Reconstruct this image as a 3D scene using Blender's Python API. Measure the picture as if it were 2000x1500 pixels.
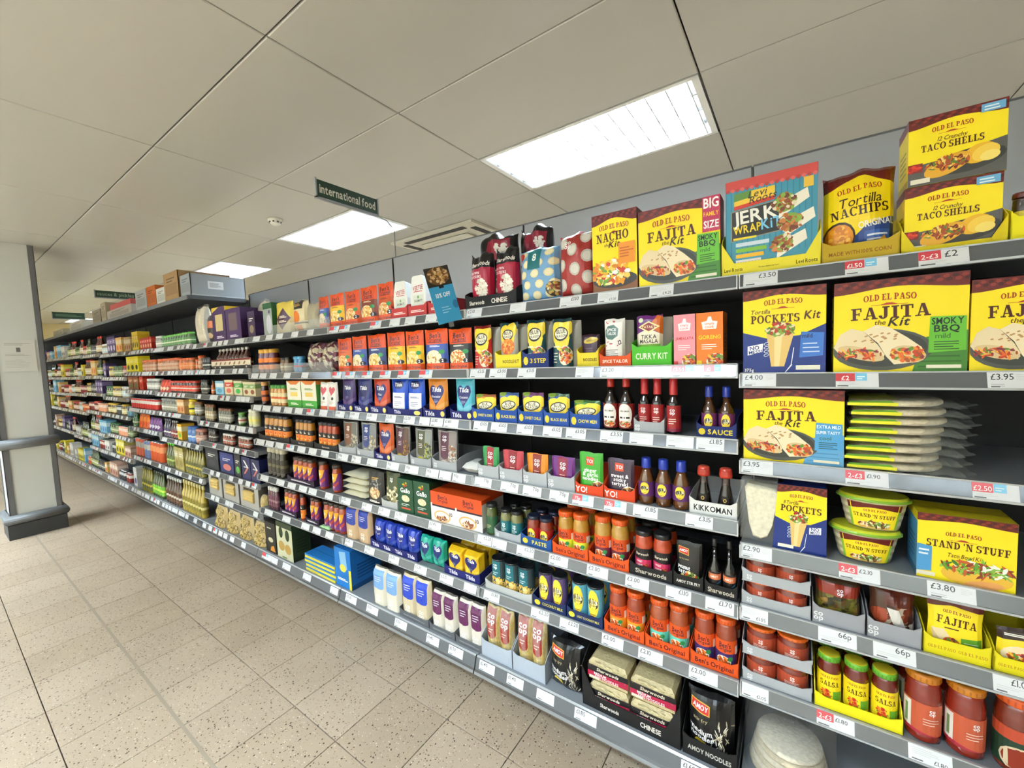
import bpy, bmesh, math, random
from mathutils import Vector, Matrix
for o in list(bpy.data.objects): bpy.data.objects.remove(o)
scene = bpy.context.scene
COL = scene.collection
R = math.radians
rnd = random.Random(7)

# ------------------------------------------------------------------ camera
CAM = Vector((0.0, -1.323, 1.45))
def cam_axes(yaw, pitch, roll):
    cy, sy, cp, sp, cr, sr = math.cos(yaw), math.sin(yaw), math.cos(pitch), math.sin(pitch), math.cos(roll), math.sin(roll)
    fwd = Vector((sy*cp, cy*cp, sp)); right = Vector((cy, -sy, 0)); up = right.cross(fwd)
    return fwd, cr*right + sr*up, -sr*right + cr*up
fwd, rgt, upv = cam_axes(R(-34.61), R(-3.89), R(-2.28))
cd = bpy.data.cameras.new('camera'); cam = bpy.data.objects.new('camera', cd); COL.objects.link(cam)
cd.sensor_fit = 'HORIZONTAL'; cd.sensor_width = 36.0; cd.lens = 801.6/2000*36.0; cd.clip_start = 0.02; cd.clip_end = 100
cam.matrix_world = Matrix(((rgt.x, upv.x, -fwd.x, CAM.x), (rgt.y, upv.y, -fwd.y, CAM.y), (rgt.z, upv.z, -fwd.z, CAM.z), (0, 0, 0, 1)))
scene.camera = cam
# ------------------------------------------------------------------ world, exposure
w = bpy.data.worlds.new('world'); scene.world = w; w.use_nodes = True
w.node_tree.nodes['Background'].inputs[0].default_value = (0.9, 0.95, 1.0, 1); w.node_tree.nodes['Background'].inputs[1].default_value = 0.15
LAMP_POWER = 150.0      # watts of each recessed ceiling fitting
vs = scene.view_settings
vs.view_transform = 'Standard'; vs.look = 'None'; vs.gamma = 1.0; vs.exposure = 0.62; vs.use_curve_mapping = False
try: scene.cycles.max_bounces = 6; scene.cycles.diffuse_bounces = 4; scene.cycles.glossy_bounces = 3; scene.cycles.transparent_max_bounces = 14; scene.cycles.adaptive_threshold = .03; scene.cycles.caustics_reflective = False; scene.cycles.caustics_refractive = False
except Exception: pass

# ------------------------------------------------------------------ materials
MAT = {}
def lin(h):
    if not isinstance(h, str): return tuple(h) + ((1.0,) if len(h) == 3 else ())
    r = []
    for i in (0, 2, 4):
        c = int(h[i:i+2], 16)/255
        r.append(c/12.92 if c <= .04045 else ((c+.055)/1.055)**2.4)
    return (*r, 1.0)
def mat(name, rough=.5, metal=0., spec=.5, coat=0., alpha=1., noise=0., nscale=60., color=None, bump=0., bscale=200., emit=0., trans=0.):
    m = bpy.data.materials.new(name); m.use_nodes = True; nt = m.node_tree; b = nt.nodes['Principled BSDF']
    b.inputs['Roughness'].default_value = rough; b.inputs['Metallic'].default_value = metal
    b.inputs['Specular IOR Level'].default_value = spec; b.inputs['Coat Weight'].default_value = coat; b.inputs['Coat Roughness'].default_value = .08
    b.inputs['Alpha'].default_value = alpha; b.inputs['Transmission Weight'].default_value = trans
    if color is None:
        a = nt.nodes.new('ShaderNodeVertexColor'); a.layer_name = 'Col'; src = a.outputs['Color']
    else:
        a = nt.nodes.new('ShaderNodeRGB'); a.outputs[0].default_value = lin(color); src = a.outputs[0]
    if noise or bump:
        tc = nt.nodes.new('ShaderNodeTexCoord'); n = nt.nodes.new('ShaderNodeTexNoise'); n.inputs['Scale'].default_value = nscale; n.inputs['Detail'].default_value = 4
        nt.links.new(tc.outputs['Object'], n.inputs['Vector'])
    if noise:
        mx = nt.nodes.new('ShaderNodeMix'); mx.data_type = 'RGBA'; mx.blend_type = 'MULTIPLY'; mx.inputs['Factor'].default_value = noise
        cr = nt.nodes.new('ShaderNodeValToRGB'); cr.color_ramp.elements[0].color = (.3, .3, .3, 1); cr.color_ramp.elements[1].color = (1.25, 1.25, 1.25, 1)
        nt.links.new(n.outputs['Fac'], cr.inputs[0]); nt.links.new(src, mx.inputs['A']); nt.links.new(cr.outputs[0], mx.inputs['B']); src = mx.outputs['Result']
    if bump:
        n2 = nt.nodes.new('ShaderNodeTexNoise'); n2.inputs['Scale'].default_value = bscale; nt.links.new(tc.outputs['Object'], n2.inputs['Vector'])
        bp = nt.nodes.new('ShaderNodeBump'); bp.inputs['Strength'].default_value = bump; bp.inputs['Distance'].default_value = .004
        nt.links.new(n2.outputs['Fac'], bp.inputs['Height']); nt.links.new(bp.outputs[0], b.inputs['Normal'])
    nt.links.new(src, b.inputs['Base Color'])
    if emit: nt.links.new(src, b.inputs['Emission Color']); b.inputs['Emission Strength'].default_value = emit
    MAT[name] = m; return m
mat('printed_card', .42, spec=.4, noise=.06, nscale=25)
mat('tray_card', .6, spec=.3, noise=.12, nscale=40)
mat('printed_film', .3, spec=.4, coat=.1, noise=.05, nscale=30, bump=.25, bscale=38)
mat('sauce_glass', .1, spec=.6, coat=.5, noise=.45, nscale=55)
mat('bottle_glass', .05, spec=.7, coat=.6, noise=.1, nscale=30)
mat('plastic_lid', .3, spec=.5)
mat('paper_label', .38, spec=.4)
mat('clear_film', .12, spec=.7, alpha=.2, bump=.5, bscale=45)
mat('hazy_film', .14, spec=.7, coat=.3, alpha=.6, bump=.6, bscale=40)
mat('clear_plastic', .08, spec=.6, alpha=.16)
mat('tin_metal', .25, metal=.9)
mat('dry_food', .55, noise=.55, nscale=110, bump=.6, bscale=120)
mat('shelf_paint', .38, spec=.5, noise=.05, nscale=20)
mat('rail_plastic', .16, spec=.7, coat=.6)
mat('panel_paint', .3, spec=.6, metal=.5, noise=.04, nscale=8)
mat('ticket_paper', .25, spec=.5, coat=.15)
mat('matt_paint', .6, spec=.3, noise=.06, nscale=6)
mat('rubber', .5, spec=.4, noise=.1, nscale=30)
mat('white_metal', .35, spec=.5)
mat('louvre_metal', .15, metal=.85)

# ------------------------------------------------------------------ mesh builder
class MB:
    def __init__(s, m='printed_card'): s.v = []; s.f = []; s.c = []; s.m = []; s.mat = m; s.sm = set()
    def face(s, idx, col, m=None, smooth=False):
        if smooth: s.sm.add(len(s.f))
        s.f.append(tuple(idx)); s.c.append(col if not isinstance(col, str) else lin(col)); s.m.append(m or s.mat)
    def pts(s, P): n = len(s.v); s.v += [tuple(p) for p in P]; return list(range(n, n+len(P)))
    def poly(s, P, col, m=None): s.face(s.pts(P), col, m)
    def box(s, x0, x1, y0, y1, z0, z1, col, m=None, front=None, top=None, side=None):
        i = s.pts([(x0,y0,z0),(x1,y0,z0),(x1,y1,z0),(x0,y1,z0),(x0,y0,z1),(x1,y0,z1),(x1,y1,z1),(x0,y1,z1)])
        col = lin(col) if isinstance(col, str) else col
        for q, c in (((0,3,2,1), col), ((4,5,6,7), top or col), ((0,1,5,4), front or col), ((2,3,7,6), col), ((1,2,6,5), side or col), ((3,0,4,7), side or col)):
            s.face([i[k] for k in q], c, m)
    def bevbox(s, x0, x1, y0, y1, z0, z1, b, col, m=None):
        # box with chamfered upright and horizontal edges
        P = []
        for z, k in ((z0, b), (z0+b, 0), (z1-b, 0), (z1, b)):
            P.append(s.pts([(x0+k+b*(k==0)*0, y0+k, z), (x1-k, y0+k, z), (x1-k, y1-k, z), (x0+k, y1-k, z)]))
        for a, c in zip(P, P[1:]):
            for k in range(4): s.face((a[k], a[(k+1) % 4], c[(k+1) % 4], c[k]), col, m)
        s.face(P[0][::-1], col, m); s.face(P[-1], col, m)
    def lathe(s, prof, n=18, cx=0, cy=0, smooth=True, caps=True):
        # prof rows: (radius, z, colour, material) ; colour/material apply to the band up to the next row
        rings = []
        for r, z, *_ in prof:
            rings.append(s.pts([(cx+r*math.cos(2*math.pi*k/n), cy+r*math.sin(2*math.pi*k/n), z) for k in range(n)]))
        for j in range(len(prof)-1):
            c = prof[j][2] if len(prof[j]) > 2 else 'FFFFFF'; mm = prof[j][3] if len(prof[j]) > 3 else None
            c = lin(c) if isinstance(c, str) else c
            for k in range(n): s.face((rings[j][k], rings[j][(k+1) % n], rings[j+1][(k+1) % n], rings[j+1][k]), c, mm, smooth)
        if caps:
            s.face(rings[0][::-1], prof[0][2], prof[0][3] if len(prof[0]) > 3 else None)
            s.face(rings[-1], prof[-2][2], prof[-2][3] if len(prof[-2]) > 3 else None)
    def tube(s, P, r, col, n=6, m=None, caps=True):
        P = [Vector(p) for p in P]; rings = []; ref = Vector((0, 0, 1))
        for i, p in enumerate(P):
            t = (P[min(i+1, len(P)-1)] - P[max(i-1, 0)]).normalized()
            a = t.cross(ref if abs(t.z) < .9 else Vector((1, 0, 0))).normalized(); b = t.cross(a)
            rings.append(s.pts([p + r*(math.cos(2*math.pi*k/n)*a + math.sin(2*math.pi*k/n)*b) for k in range(n)]))
        for A, B in zip(rings, rings[1:]):
            for k in range(n): s.face((A[k], A[(k+1) % n], B[(k+1) % n], B[k]), col, m, True)
        if caps: s.face(rings[0][::-1], col, m); s.face(rings[-1], col, m)
    def grid(s, fn, nu, nv, col, m=None, smooth=True, flip=False, tri=False):
        I = [s.pts([fn(i/nu, j/nv) for i in range(nu+1)]) for j in range(nv+1)]
        for j in range(nv):
            for i in range(nu):
                q = (I[j][i], I[j][i+1], I[j+1][i+1], I[j+1][i])
                c = col((i+.5)/nu, (j+.5)/nv) if callable(col) else col
                if tri: s.face(q[:3], c, m, smooth); s.face((q[0], q[2], q[3]), c, m, smooth); continue
                s.face(q[::-1] if flip else q, c, m, smooth)
    def mesh(s, name):
        me = bpy.data.meshes.new(name); me.from_pydata(s.v, [], s.f)
        names = sorted(set(s.m)); ix = {n: k for k, n in enumerate(names)}
        for n in names: me.materials.append(MAT[n])
        me.polygons.foreach_set('material_index', [ix[n] for n in s.m])
        me.polygons.foreach_set('use_smooth', [k in s.sm for k in range(len(s.f))])
        ca = me.color_attributes.new('Col', 'FLOAT_COLOR', 'CORNER'); buf = []
        for p, c in zip(s.f, s.c): buf += list(c)*len(p)
        ca.data.foreach_set('color', buf); me.update(); return me

# ------------------------------------------------------------------ lettering
GLY = {}
def load_glyphs():
    chars = 'ABCDEFGHIJKLMNOPQRSTUVWXYZabcdefghijklmnopqrstuvwxyz0123456789\u00a3%&!.,-\'/'
    tmp = []
    for bold in (0, 1):
        for ch in chars:
            cu = bpy.data.curves.new('glyph', 'FONT'); cu.body = ch; cu.resolution_u = 2; cu.offset = .022 if bold else .004
            o = bpy.data.objects.new('glyph', cu); COL.objects.link(o); tmp.append((ch, bold, o, cu))
    dg = bpy.context.evaluated_depsgraph_get(); H = 0.72
    for ch, bold, o, cu in tmp:
        me = o.evaluated_get(dg).to_mesh(); V = [(v.co.x, v.co.y) for v in me.vertices]
        T = []
        me.calc_loop_triangles()
        for t in me.loop_triangles: T.append([V[i] for i in t.vertices])
        if ch == 'H' and not bold: H = max(p[1] for p in V)
        x0 = min(p[0] for p in V); x1 = max(p[0] for p in V)
        GLY[(ch, bold)] = ([[(p[0]-x0, p[1]) for p in t] for t in T], x1-x0)
        o.evaluated_get(dg).to_mesh_clear()
    for k, (T, wd) in list(GLY.items()): GLY[k] = ([[(x/H, y/H) for x, y in t] for t in T], wd/H)
    for _, _, o, cu in tmp: bpy.data.objects.remove(o); bpy.data.curves.remove(cu)
load_glyphs()
def _slab():
    T, t = .24, .1
    def q(x0, y0, x1, y1): return [[(x0, y0), (x1, y0), (x1, y1)], [(x0, y0), (x1, y1), (x0, y1)]]
    def dg(x0, y0, x1, y1, w_): return [[(x0-w_/2, y0), (x0+w_/2, y0), (x1+w_/2, y1)], [(x0-w_/2, y0), (x1+w_/2, y1), (x1-w_/2, y1)]]
    def arc(cx, cy, rx, ry, a0, a1, tx=T, ty=t, n=12):
        o = []
        for k in range(n):
            a, b = R(a0+(a1-a0)*k/n), R(a0+(a1-a0)*(k+1)/n)
            A, B = (cx+rx*math.cos(a), cy+ry*math.sin(a)), (cx+rx*math.cos(b), cy+ry*math.sin(b))
            C, D = (cx+(rx-tx)*math.cos(b), cy+(ry-ty)*math.sin(b)), (cx+(rx-tx)*math.cos(a), cy+(ry-ty)*math.sin(a))
            o += [[A, B, C], [A, C, D]]
        return o
    def st(x): return q(x-T/2, 0, x+T/2, 1)
    def sf(x, y, w_=.46): return q(x-w_/2, y, x+w_/2, y+t)
    bot, top = 0, 1-t
    G = {}
    G['A'] = (dg(.2, 0, .45, 1, .1) + dg(.78, 0, .5, 1, T) + q(.25, .27, .7, .36) + sf(.2, 0, .38) + sf(.78, 0, .42), 1.0)
    G['B'] = (st(.25) + sf(.2, 0, .36) + sf(.2, top, .36) + arc(.4, .76, .34, .24, -90, 90) + arc(.42, .27, .4, .27, -90, 90), .86)
    G['C'] = (arc(.48, .5, .46, .52, 40, 320) + q(.78, .68, .88, 1), .92)
    G['D'] = (st(.25) + sf(.2, 0, .36) + sf(.2, top, .36) + arc(.34, .5, .54, .5, -90, 90), .92)
    G['E'] = (st(.25) + q(.02, 0, .78, t) + q(.02, top, .76, 1) + q(.3, .45, .6, .55) + q(.68, 0, .78, .3) + q(.66, .72, .76, 1), .84)
    G['F'] = (st(.25) + sf(.25, 0, .5) + q(.02, top, .76, 1) + q(.3, .45, .6, .55) + q(.66, .68, .76, 1) + q(.55, .35, .63, .65), .82)
    G['H'] = (st(.25) + st(.8) + sf(.25, 0) + sf(.8, 0) + sf(.25, top) + sf(.8, top) + q(.25, .45, .8, .55), 1.06)
    G['I'] = (st(.27) + sf(.27, 0, .5) + sf(.27, top, .5), .56)
    G['J'] = (q(.36, .25, .36+T, 1) + sf(.5, top, .5) + arc(.3, .27, .3, .29, 180, 360), .78)
    G['K'] = (st(.25) + sf(.25, 0) + sf(.25, top) + dg(.36, .45, .78, .95, .12) + dg(.84, .05, .45, .55, T) + sf(.82, 0, .36) + sf(.76, top, .36), 1.02)
    G['L'] = (st(.25) + q(.02, 0, .76, t) + sf(.25, top) + q(.66, 0, .76, .34), .8)
    G['N'] = (dg(.2, 0, .2, 1, .1) + dg(.8, 0, .8, 1, .1) + dg(.78, 0, .26, 1, T) + sf(.2, 0, .36) + sf(.8, top, .36) + sf(.16, top, .3), 1.0)
    G['O'] = (arc(.48, .5, .48, .52, 0, 360, n=20), .98)
    G['P'] = (st(.25) + sf(.25, 0) + sf(.2, top, .36) + arc(.38, .7, .42, .3, -90, 90), .84)
    G['R'] = (st(.25) + sf(.25, 0) + sf(.2, top, .36) + arc(.38, .72, .4, .28, -90, 90) + dg(.82, .05, .5, .48, T) + sf(.84, 0, .34), 1.0)
    G['S'] = (arc(.36, .73, .34, .29, 30, 270) + arc(.38, .27, .36, .29, -150, 90) + q(.6, .7, .68, 1) + q(.02, 0, .1, .3), .76)
    G['T'] = (st(.42) + sf(.42, 0, .5) + q(.02, top, .82, 1) + q(.02, .66, .12, 1) + q(.72, .66, .82, 1), .86)
    G['U'] = (q(.12, .3, .12+T, 1) + q(.7, .3, .8, 1) + arc(.46, .32, .34, .34, 180, 360) + sf(.24, top, .42) + sf(.75, top, .36), .98)
    G["'"] = (q(.05, .68, .2, 1), .26)
    G['2'] = (arc(.36, .7, .34, .32, -20, 180) + dg(.12, .08, .58, .6, .16) + q(.02, 0, .72, .14), .78)
    G['1'] = (st(.3) + sf(.3, 0, .5) + q(.08, .8, .3, .9), .56)
    G['8'] = (arc(.36, .75, .32, .26, 0, 360) + arc(.36, .26, .36, .28, 0, 360), .76)
    for k, v in G.items(): GLY[(k, 2)] = v
_slab()
def text_tris(s, bold=1, gap=.1):
    x = 0; out = []
    for ch in s:
        if ch == ' ': x += .34; continue
        g = GLY.get((ch, bold)) or GLY.get((ch, 1))
        if not g: continue
        out += [[(a+x, b) for a, b in t] for t in g[0]]; x += g[1] + (gap if bold < 2 else .06)
    return out, max(x - gap, .01)

# ------------------------------------------------------------------ printing on any surface
EPS = 2e-5
def clip(P, ax, v, keep_less):
    o = []; n = len(P)
    for i in range(n):
        a, b = P[i], P[(i+1) % n]; ia = (a[ax] <= v) == keep_less or a[ax] == v; ib = (b[ax] <= v) == keep_less or b[ax] == v
        if ia: o.append(a)
        if ia != ib:
            t = (v-a[ax])/(b[ax]-a[ax]); o.append((a[0]+(b[0]-a[0])*t, a[1]+(b[1]-a[1])*t))
    return o
GREEK = {'NAPOLINA', 'LOYD', 'MAMAMIA', 'PLANT', 'POT', 'BREAD', 'STIR', 'NOODLE', 'PASTA', 'RICE', 'DIP', 'STEAM', 'Thai', 'Pure Basmati', 'co-op', 'category', 'PERi PERi', 'small print'}
class Pr:
    """prints coloured shapes on a surface; u, v run 0..1 over the w x h face"""
    def __init__(s, mb, w, h, surf=None, su=0, sv=0, m='printed_card', seed=1):
        s.mb, s.w, s.h, s.su, s.sv, s.m, s.k = mb, w, h, su, sv, m, 1; s.rn = random.Random(seed)
        s.surf = surf or (lambda u, v, n: (u*w - w/2, -n, v*h))
        s.clipu = (0, 1); s.clipv = (0, 1); s.diag = False
    def emit(s, P, col):
        # P convex, in 0..1 coordinates
        for ax, (a, b) in ((0, s.clipu), (1, s.clipv)):
            if P and min(p[ax] for p in P) < a: P = clip(P, ax, a, False)
            if P and max(p[ax] for p in P) > b: P = clip(P, ax, b, True)
        if len(P) < 3: return
        pieces = [P]
        for ax, n in ((0, s.su), (1, s.sv)):
            if not n: continue
            nxt = []
            for Q in pieces:
                lo, hi = min(p[ax] for p in Q), max(p[ax] for p in Q)
                for k in range(int(math.floor(lo*n)), int(math.ceil(hi*n))):
                    C = Q
                    if lo < k/n: C = clip(C, ax, k/n, False)
                    if C and hi > (k+1)/n: C = clip(C, ax, (k+1)/n, True)
                    if len(C) >= 3: nxt.append(C)
            pieces = nxt
        if s.diag:
            nxt = []
            for Q in pieces:
                cu = sum(q[0] for q in Q)/len(Q)*s.su; cv = sum(q[1] for q in Q)/len(Q)*s.sv; off = math.floor(cv) - math.floor(cu)
                f = [q[1]*s.sv - q[0]*s.su - off for q in Q]
                if max(f) <= 1e-9 or min(f) >= -1e-9: nxt.append(Q); continue
                for sg in (1, -1):
                    o = []
                    for i in range(len(Q)):
                        a, b, fa, fb = Q[i], Q[(i+1) % len(Q)], f[i]*sg, f[(i+1) % len(Q)]*sg
                        if fa >= 0: o.append(a)
                        if (fa > 0 > fb) or (fa < 0 < fb): t = fa/(fa-fb); o.append((a[0]+(b[0]-a[0])*t, a[1]+(b[1]-a[1])*t))
                    if len(o) >= 3: nxt.append(o)
            pieces = nxt
        n = s.k*EPS
        for Q in pieces: s.mb.poly([s.surf(u, v, n) for u, v in Q], col, s.m)
    def rect(s, u0, v0, u1, v1, col): s.k += 1; s.emit([(u0, v0), (u1, v0), (u1, v1), (u0, v1)], lin(col))
    def fan(s, c, P, col):
        s.k += 1; col = lin(col)
        for i in range(len(P)): s.emit([c, P[i], P[(i+1) % len(P)]], col)
    def poly(s, P, col): s.k += 1; s.emit(list(P), lin(col))
    def ell(s, cu, cv, ru, rv, col, rot=0, n=14, aspect=True):
        a = s.w/s.h; c, sn = math.cos(R(rot)), math.sin(R(rot)); P = []
        for k in range(n):
            x, y = ru*a*math.cos(2*math.pi*k/n), rv*math.sin(2*math.pi*k/n)
            P.append((cu + (x*c - y*sn)/a, cv + x*sn + y*c))
        s.k += 1; s.emit(P, lin(col))
    def heart(s, cu, cv, ru, rv, col):
        P = []
        for k in range(24):
            t = 2*math.pi*k/24
            P.append((cu + ru*math.sin(t)**3, cv + rv*(13*math.cos(t)-5*math.cos(2*t)-2*math.cos(3*t)-math.cos(4*t))/15))
        s.fan((cu, cv), P, col)
    def text(s, t, cu, cv, hh, col, maxw=1., bold=1, rot=0, shear=0, arch=0, left=False):
        a = s.w/s.h
        if t in GREEK:              # print too small to read: plain bars
            u0 = cu if left else cu-maxw*.45
            s.rect(u0, cv-hh*.35, u0+maxw*.9, cv-hh*.05, col); s.rect(u0, cv+hh*.1, u0+maxw*.7, cv+hh*.35, col); return
        T, wd = text_tris(t, bold)
        sc = hh; k = 1.0
        if wd*hh/a > maxw: k = maxw*a/(wd*hh)
        if k < .7: sc = hh*k/.7; k = .7          # squeeze a little, then shrink
        W = wd*sc*k; c, sn = math.cos(R(rot)), math.sin(R(rot)); s.k += 1; col = lin(col)
        for tr in T:
            P = []
            for x, y in tr:
                X = (x*k + shear*y*k)*sc - (0 if left else W/2); Y = (y-.5)*sc
                if arch: Y += arch*sc*(1-(2*X/W)**2)
                P.append((cu + (X*c - Y*sn)/a, cv + X*sn + Y*c))
            s.emit(P, col)
    def lines(s, u0, v0, u1, v1, n, col, frac=.45):
        dv = (v1-v0)/n
        for i in range(n): s.rect(u0, v0+i*dv, u0+(u1-u0)*s.rn.uniform(.6, 1), v0+(i+frac)*dv, col)
    def blobs(s, cu, cv, ru, rv, cols, n, sz=.1):
        n, sz = int(n*1.9), sz*.72
        for i in range(n):
            a, q = s.rn.uniform(0, 6.28), math.sqrt(s.rn.random())
            s.ell(cu+ru*q*math.cos(a), cv+rv*q*math.sin(a), sz*ru*s.rn.uniform(.6, 1.5), sz*rv*s.rn.uniform(.6, 1.5), s.rn.choice(cols), s.rn.uniform(0, 180), 6); s.k -= .6
    def wavy(s, v, amp, col, n=12, side='top', phase=0, bump=1):
        # a band from a wavy edge to the top (or bottom) of the face
        for i in range(n):
            f = lambda x: v + amp*(math.sin(math.pi*x)**2 if bump else math.sin(6.28*x+phase))
            a, b = i/n, (i+1)/n; e = 1 if side == 'top' else 0
            s.k += (i == 0); s.emit([(a, f(a)), (b, f(b)), (b, e), (a, e)], lin(col))

# ------------------------------------------------------------------ things, parts and copies
def link(name, data, parent=None, loc=None, rz=0):
    o = bpy.data.objects.new(name, data); COL.objects.link(o)
    if parent: o.parent = parent
    if loc: o.location = loc
    if rz: o.rotation_euler = (0, 0, rz)
    return o
def tag(o, label, cat, group=None, kind=None):
    if label: o['label'] = label
    if cat: o['category'] = cat
    if group: o['group'] = group
    if kind: o['kind'] = kind
    return o
def struct(name, data, label=None, loc=None, parent=None):
    o = link(name, data, parent, loc)
    if not parent: o['kind'] = 'structure'
    if label: o['label'] = label
    return o
PROTO = {}
def place(name, proto, label, cat, loc, rz=0, group=None, rx=0):
    """proto: list of (part name, mesh, [(sub-part name, mesh)]) ; one mesh -> the thing is that mesh, else an Empty with its parts"""
    if len(proto) == 1 and not (len(proto[0]) > 2 and proto[0][2]): root = link(name, proto[0][1])
    else:
        root = link(name, None); root.empty_display_size = .02
        for p in proto:
            c = link(p[0], p[1], root)
            for sp in (p[2] if len(p) > 2 else ()): link(sp[0], sp[1], c)
    root.location = loc; root.rotation_euler = (rx, 0, rz)
    return tag(root, label, cat, group)
# ------------------------------------------------------------------ artwork
YEL, ROOF, BROWN, CREAM = 'F8E01A', '64150D', '4A160E', 'E9D6AE'
def coop(p, cu, cv, s, col='FFFFFF'):
    a = p.w/p.h
    p.text('co', cu, cv+s*.5, s*1.02, col, 1, 1); p.text('op', cu, cv-s*.42, s*1.02, col, 1, 1)
def oep_head(p, roof=.86, amp=.07, logo=.085, lv=.79, tiles=True, lw=.46, lc=.5, logocol='A3261C', bg=YEL):
    p.rect(0, 0, 1, 1, bg); p.wavy(roof-amp, amp, ROOF)
    if tiles:
        n = 16
        for j in range(2):
            for i in range(n):
                p.ell((i+.5+.3*j)/n, .985-.055*j*(1-roof)/.14-.015, .026, .02, '84291B' if (i+j) % 2 else '470D07', 10, 6)
    p.text('OLD EL PASO', lc, lv, logo, logocol, lw, 2, arch=.16)
    p.poly([(lc-.07, lv-logo*.85), (lc+.07, lv-logo*.85), (lc+.02, lv-logo*.62), (lc-.02, lv-logo*.62)], 'B03020')
    p.rect(lc-.14, lv-logo*.9, lc+.14, lv-logo*.84, 'C8661E')
FILL = ['D8521C', 'C23A16', 'E88A2C', '5C8A2A', 'F0B840', '7E2A3E', '9C4A1E', 'E26A2A']
def wraps(p, cu=.42, cv=.3, s=1., plate='4B4E48'):
    a = p.w/p.h
    p.ell(cu+.02*s, cv-.06*s, .43*s, .25*s, plate, 0, 22); p.ell(cu+.02*s, cv-.05*s, .39*s, .215*s, '33352F', 0, 22)
    # left wrap: rounded cone, opening at the bottom
    def cone(P, tipc, op, fillc):
        p.fan(tipc, P, CREAM)
    L = [(-.40, -.02), (-.34, .14), (-.24, .21), (-.13, .17), (.0, .0), (.06, -.12), (.04, -.19), (-.06, -.17), (-.22, -.11), (-.36, -.08)]
    p.fan((cu-.16*s, cv+.02*s), [(cu+x*s, cv+y*s) for x, y in L], CREAM)
    p.ell(cu-.15*s, cv-.10*s, .22*s, .075*s, 'D9BE8E', -18, 16); p.blobs(cu-.16*s, cv-.11*s, .2*s, .06*s, FILL, 26, .26)
    L2 = [(-.13, .17), (-.02, .24), (.1, .2), (.24, .08), (.36, -.04), (.4, -.14), (.3, -.22), (.14, -.24), (.07, -.14), (.0, .02)]
    p.fan((cu+.12*s, cv+.02*s), [(cu+x*s, cv+y*s) for x, y in L2], 'F0E0BC')
    p.ell(cu+.25*s, cv-.12*s, .15*s, .1*s, 'D9BE8E', -14, 16); p.blobs(cu+.25*s, cv-.12*s, .13*s, .085*s, FILL, 24, .3)
    for i in range(9): p.ell(cu+p.rn.uniform(-.3, .0)*s, cv+p.rn.uniform(.03, .14)*s, .018*s, .01*s, 'B98A55', 20, 6)
    for i in range(9): p.ell(cu+p.rn.uniform(.0, .2)*s, cv+p.rn.uniform(.02, .14)*s, .018*s, .01*s, 'B98A55', 20, 6)
def d_fajita(p, panel='62B22F', ptext=('SMOKY', 'BBQ'), ptcol='10240C', big=False, mild='mild'):
    cx = .44 if not big else .42
    oep_head(p, lc=cx, lw=.4 if not big else .46, lv=.80, roof=.915, amp=.055)
    p.text('FAJITA', cx, .645, .13, BROWN, .6, 2, rot=1); p.text('the', cx-.07, .54, .05, BROWN, .2, 0, shear=.2); p.text('Kit', cx+.07, .54, .085, '24100A', .3, 1, shear=.25)
    p.poly([(.62, .0), (1, .0), (1, .42), (.7, .36)], '3E7A28' if panel[0] == '6' else '5EA2CF'); p.lines(.66, .05, .98, .26, 4, '2E5E20' if panel[0] == '6' else '4588B8', .3)
    wraps(p, .36, .3, .9)
    p.poly([(.73, .2), (.99, .22), (.985, .56), (.74, .57)], panel)
    p.text(ptext[0], .86, .52, .065, ptcol, .22); p.text(ptext[1], .855, .445, .065, ptcol, .22); p.text(mild, .83, .37, .05, '2C5A1C', .14, 0)
    p.lines(.77, .23, .96, .33, 4, '1E3C16', .35)
    if big:
        p.rect(.8, .58, 1, 1, 'B32A50'); p.text('BIG', .9, .92, .12, 'FFFFFF', .17); p.text('FAMILY', .9, .79, .09, 'F4C020', .17); p.text('SIZE', .9, .665, .11, 'FFFFFF', .17)
    p.rect(.72, .04, .96, .075, 'E8E4D0')
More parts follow.
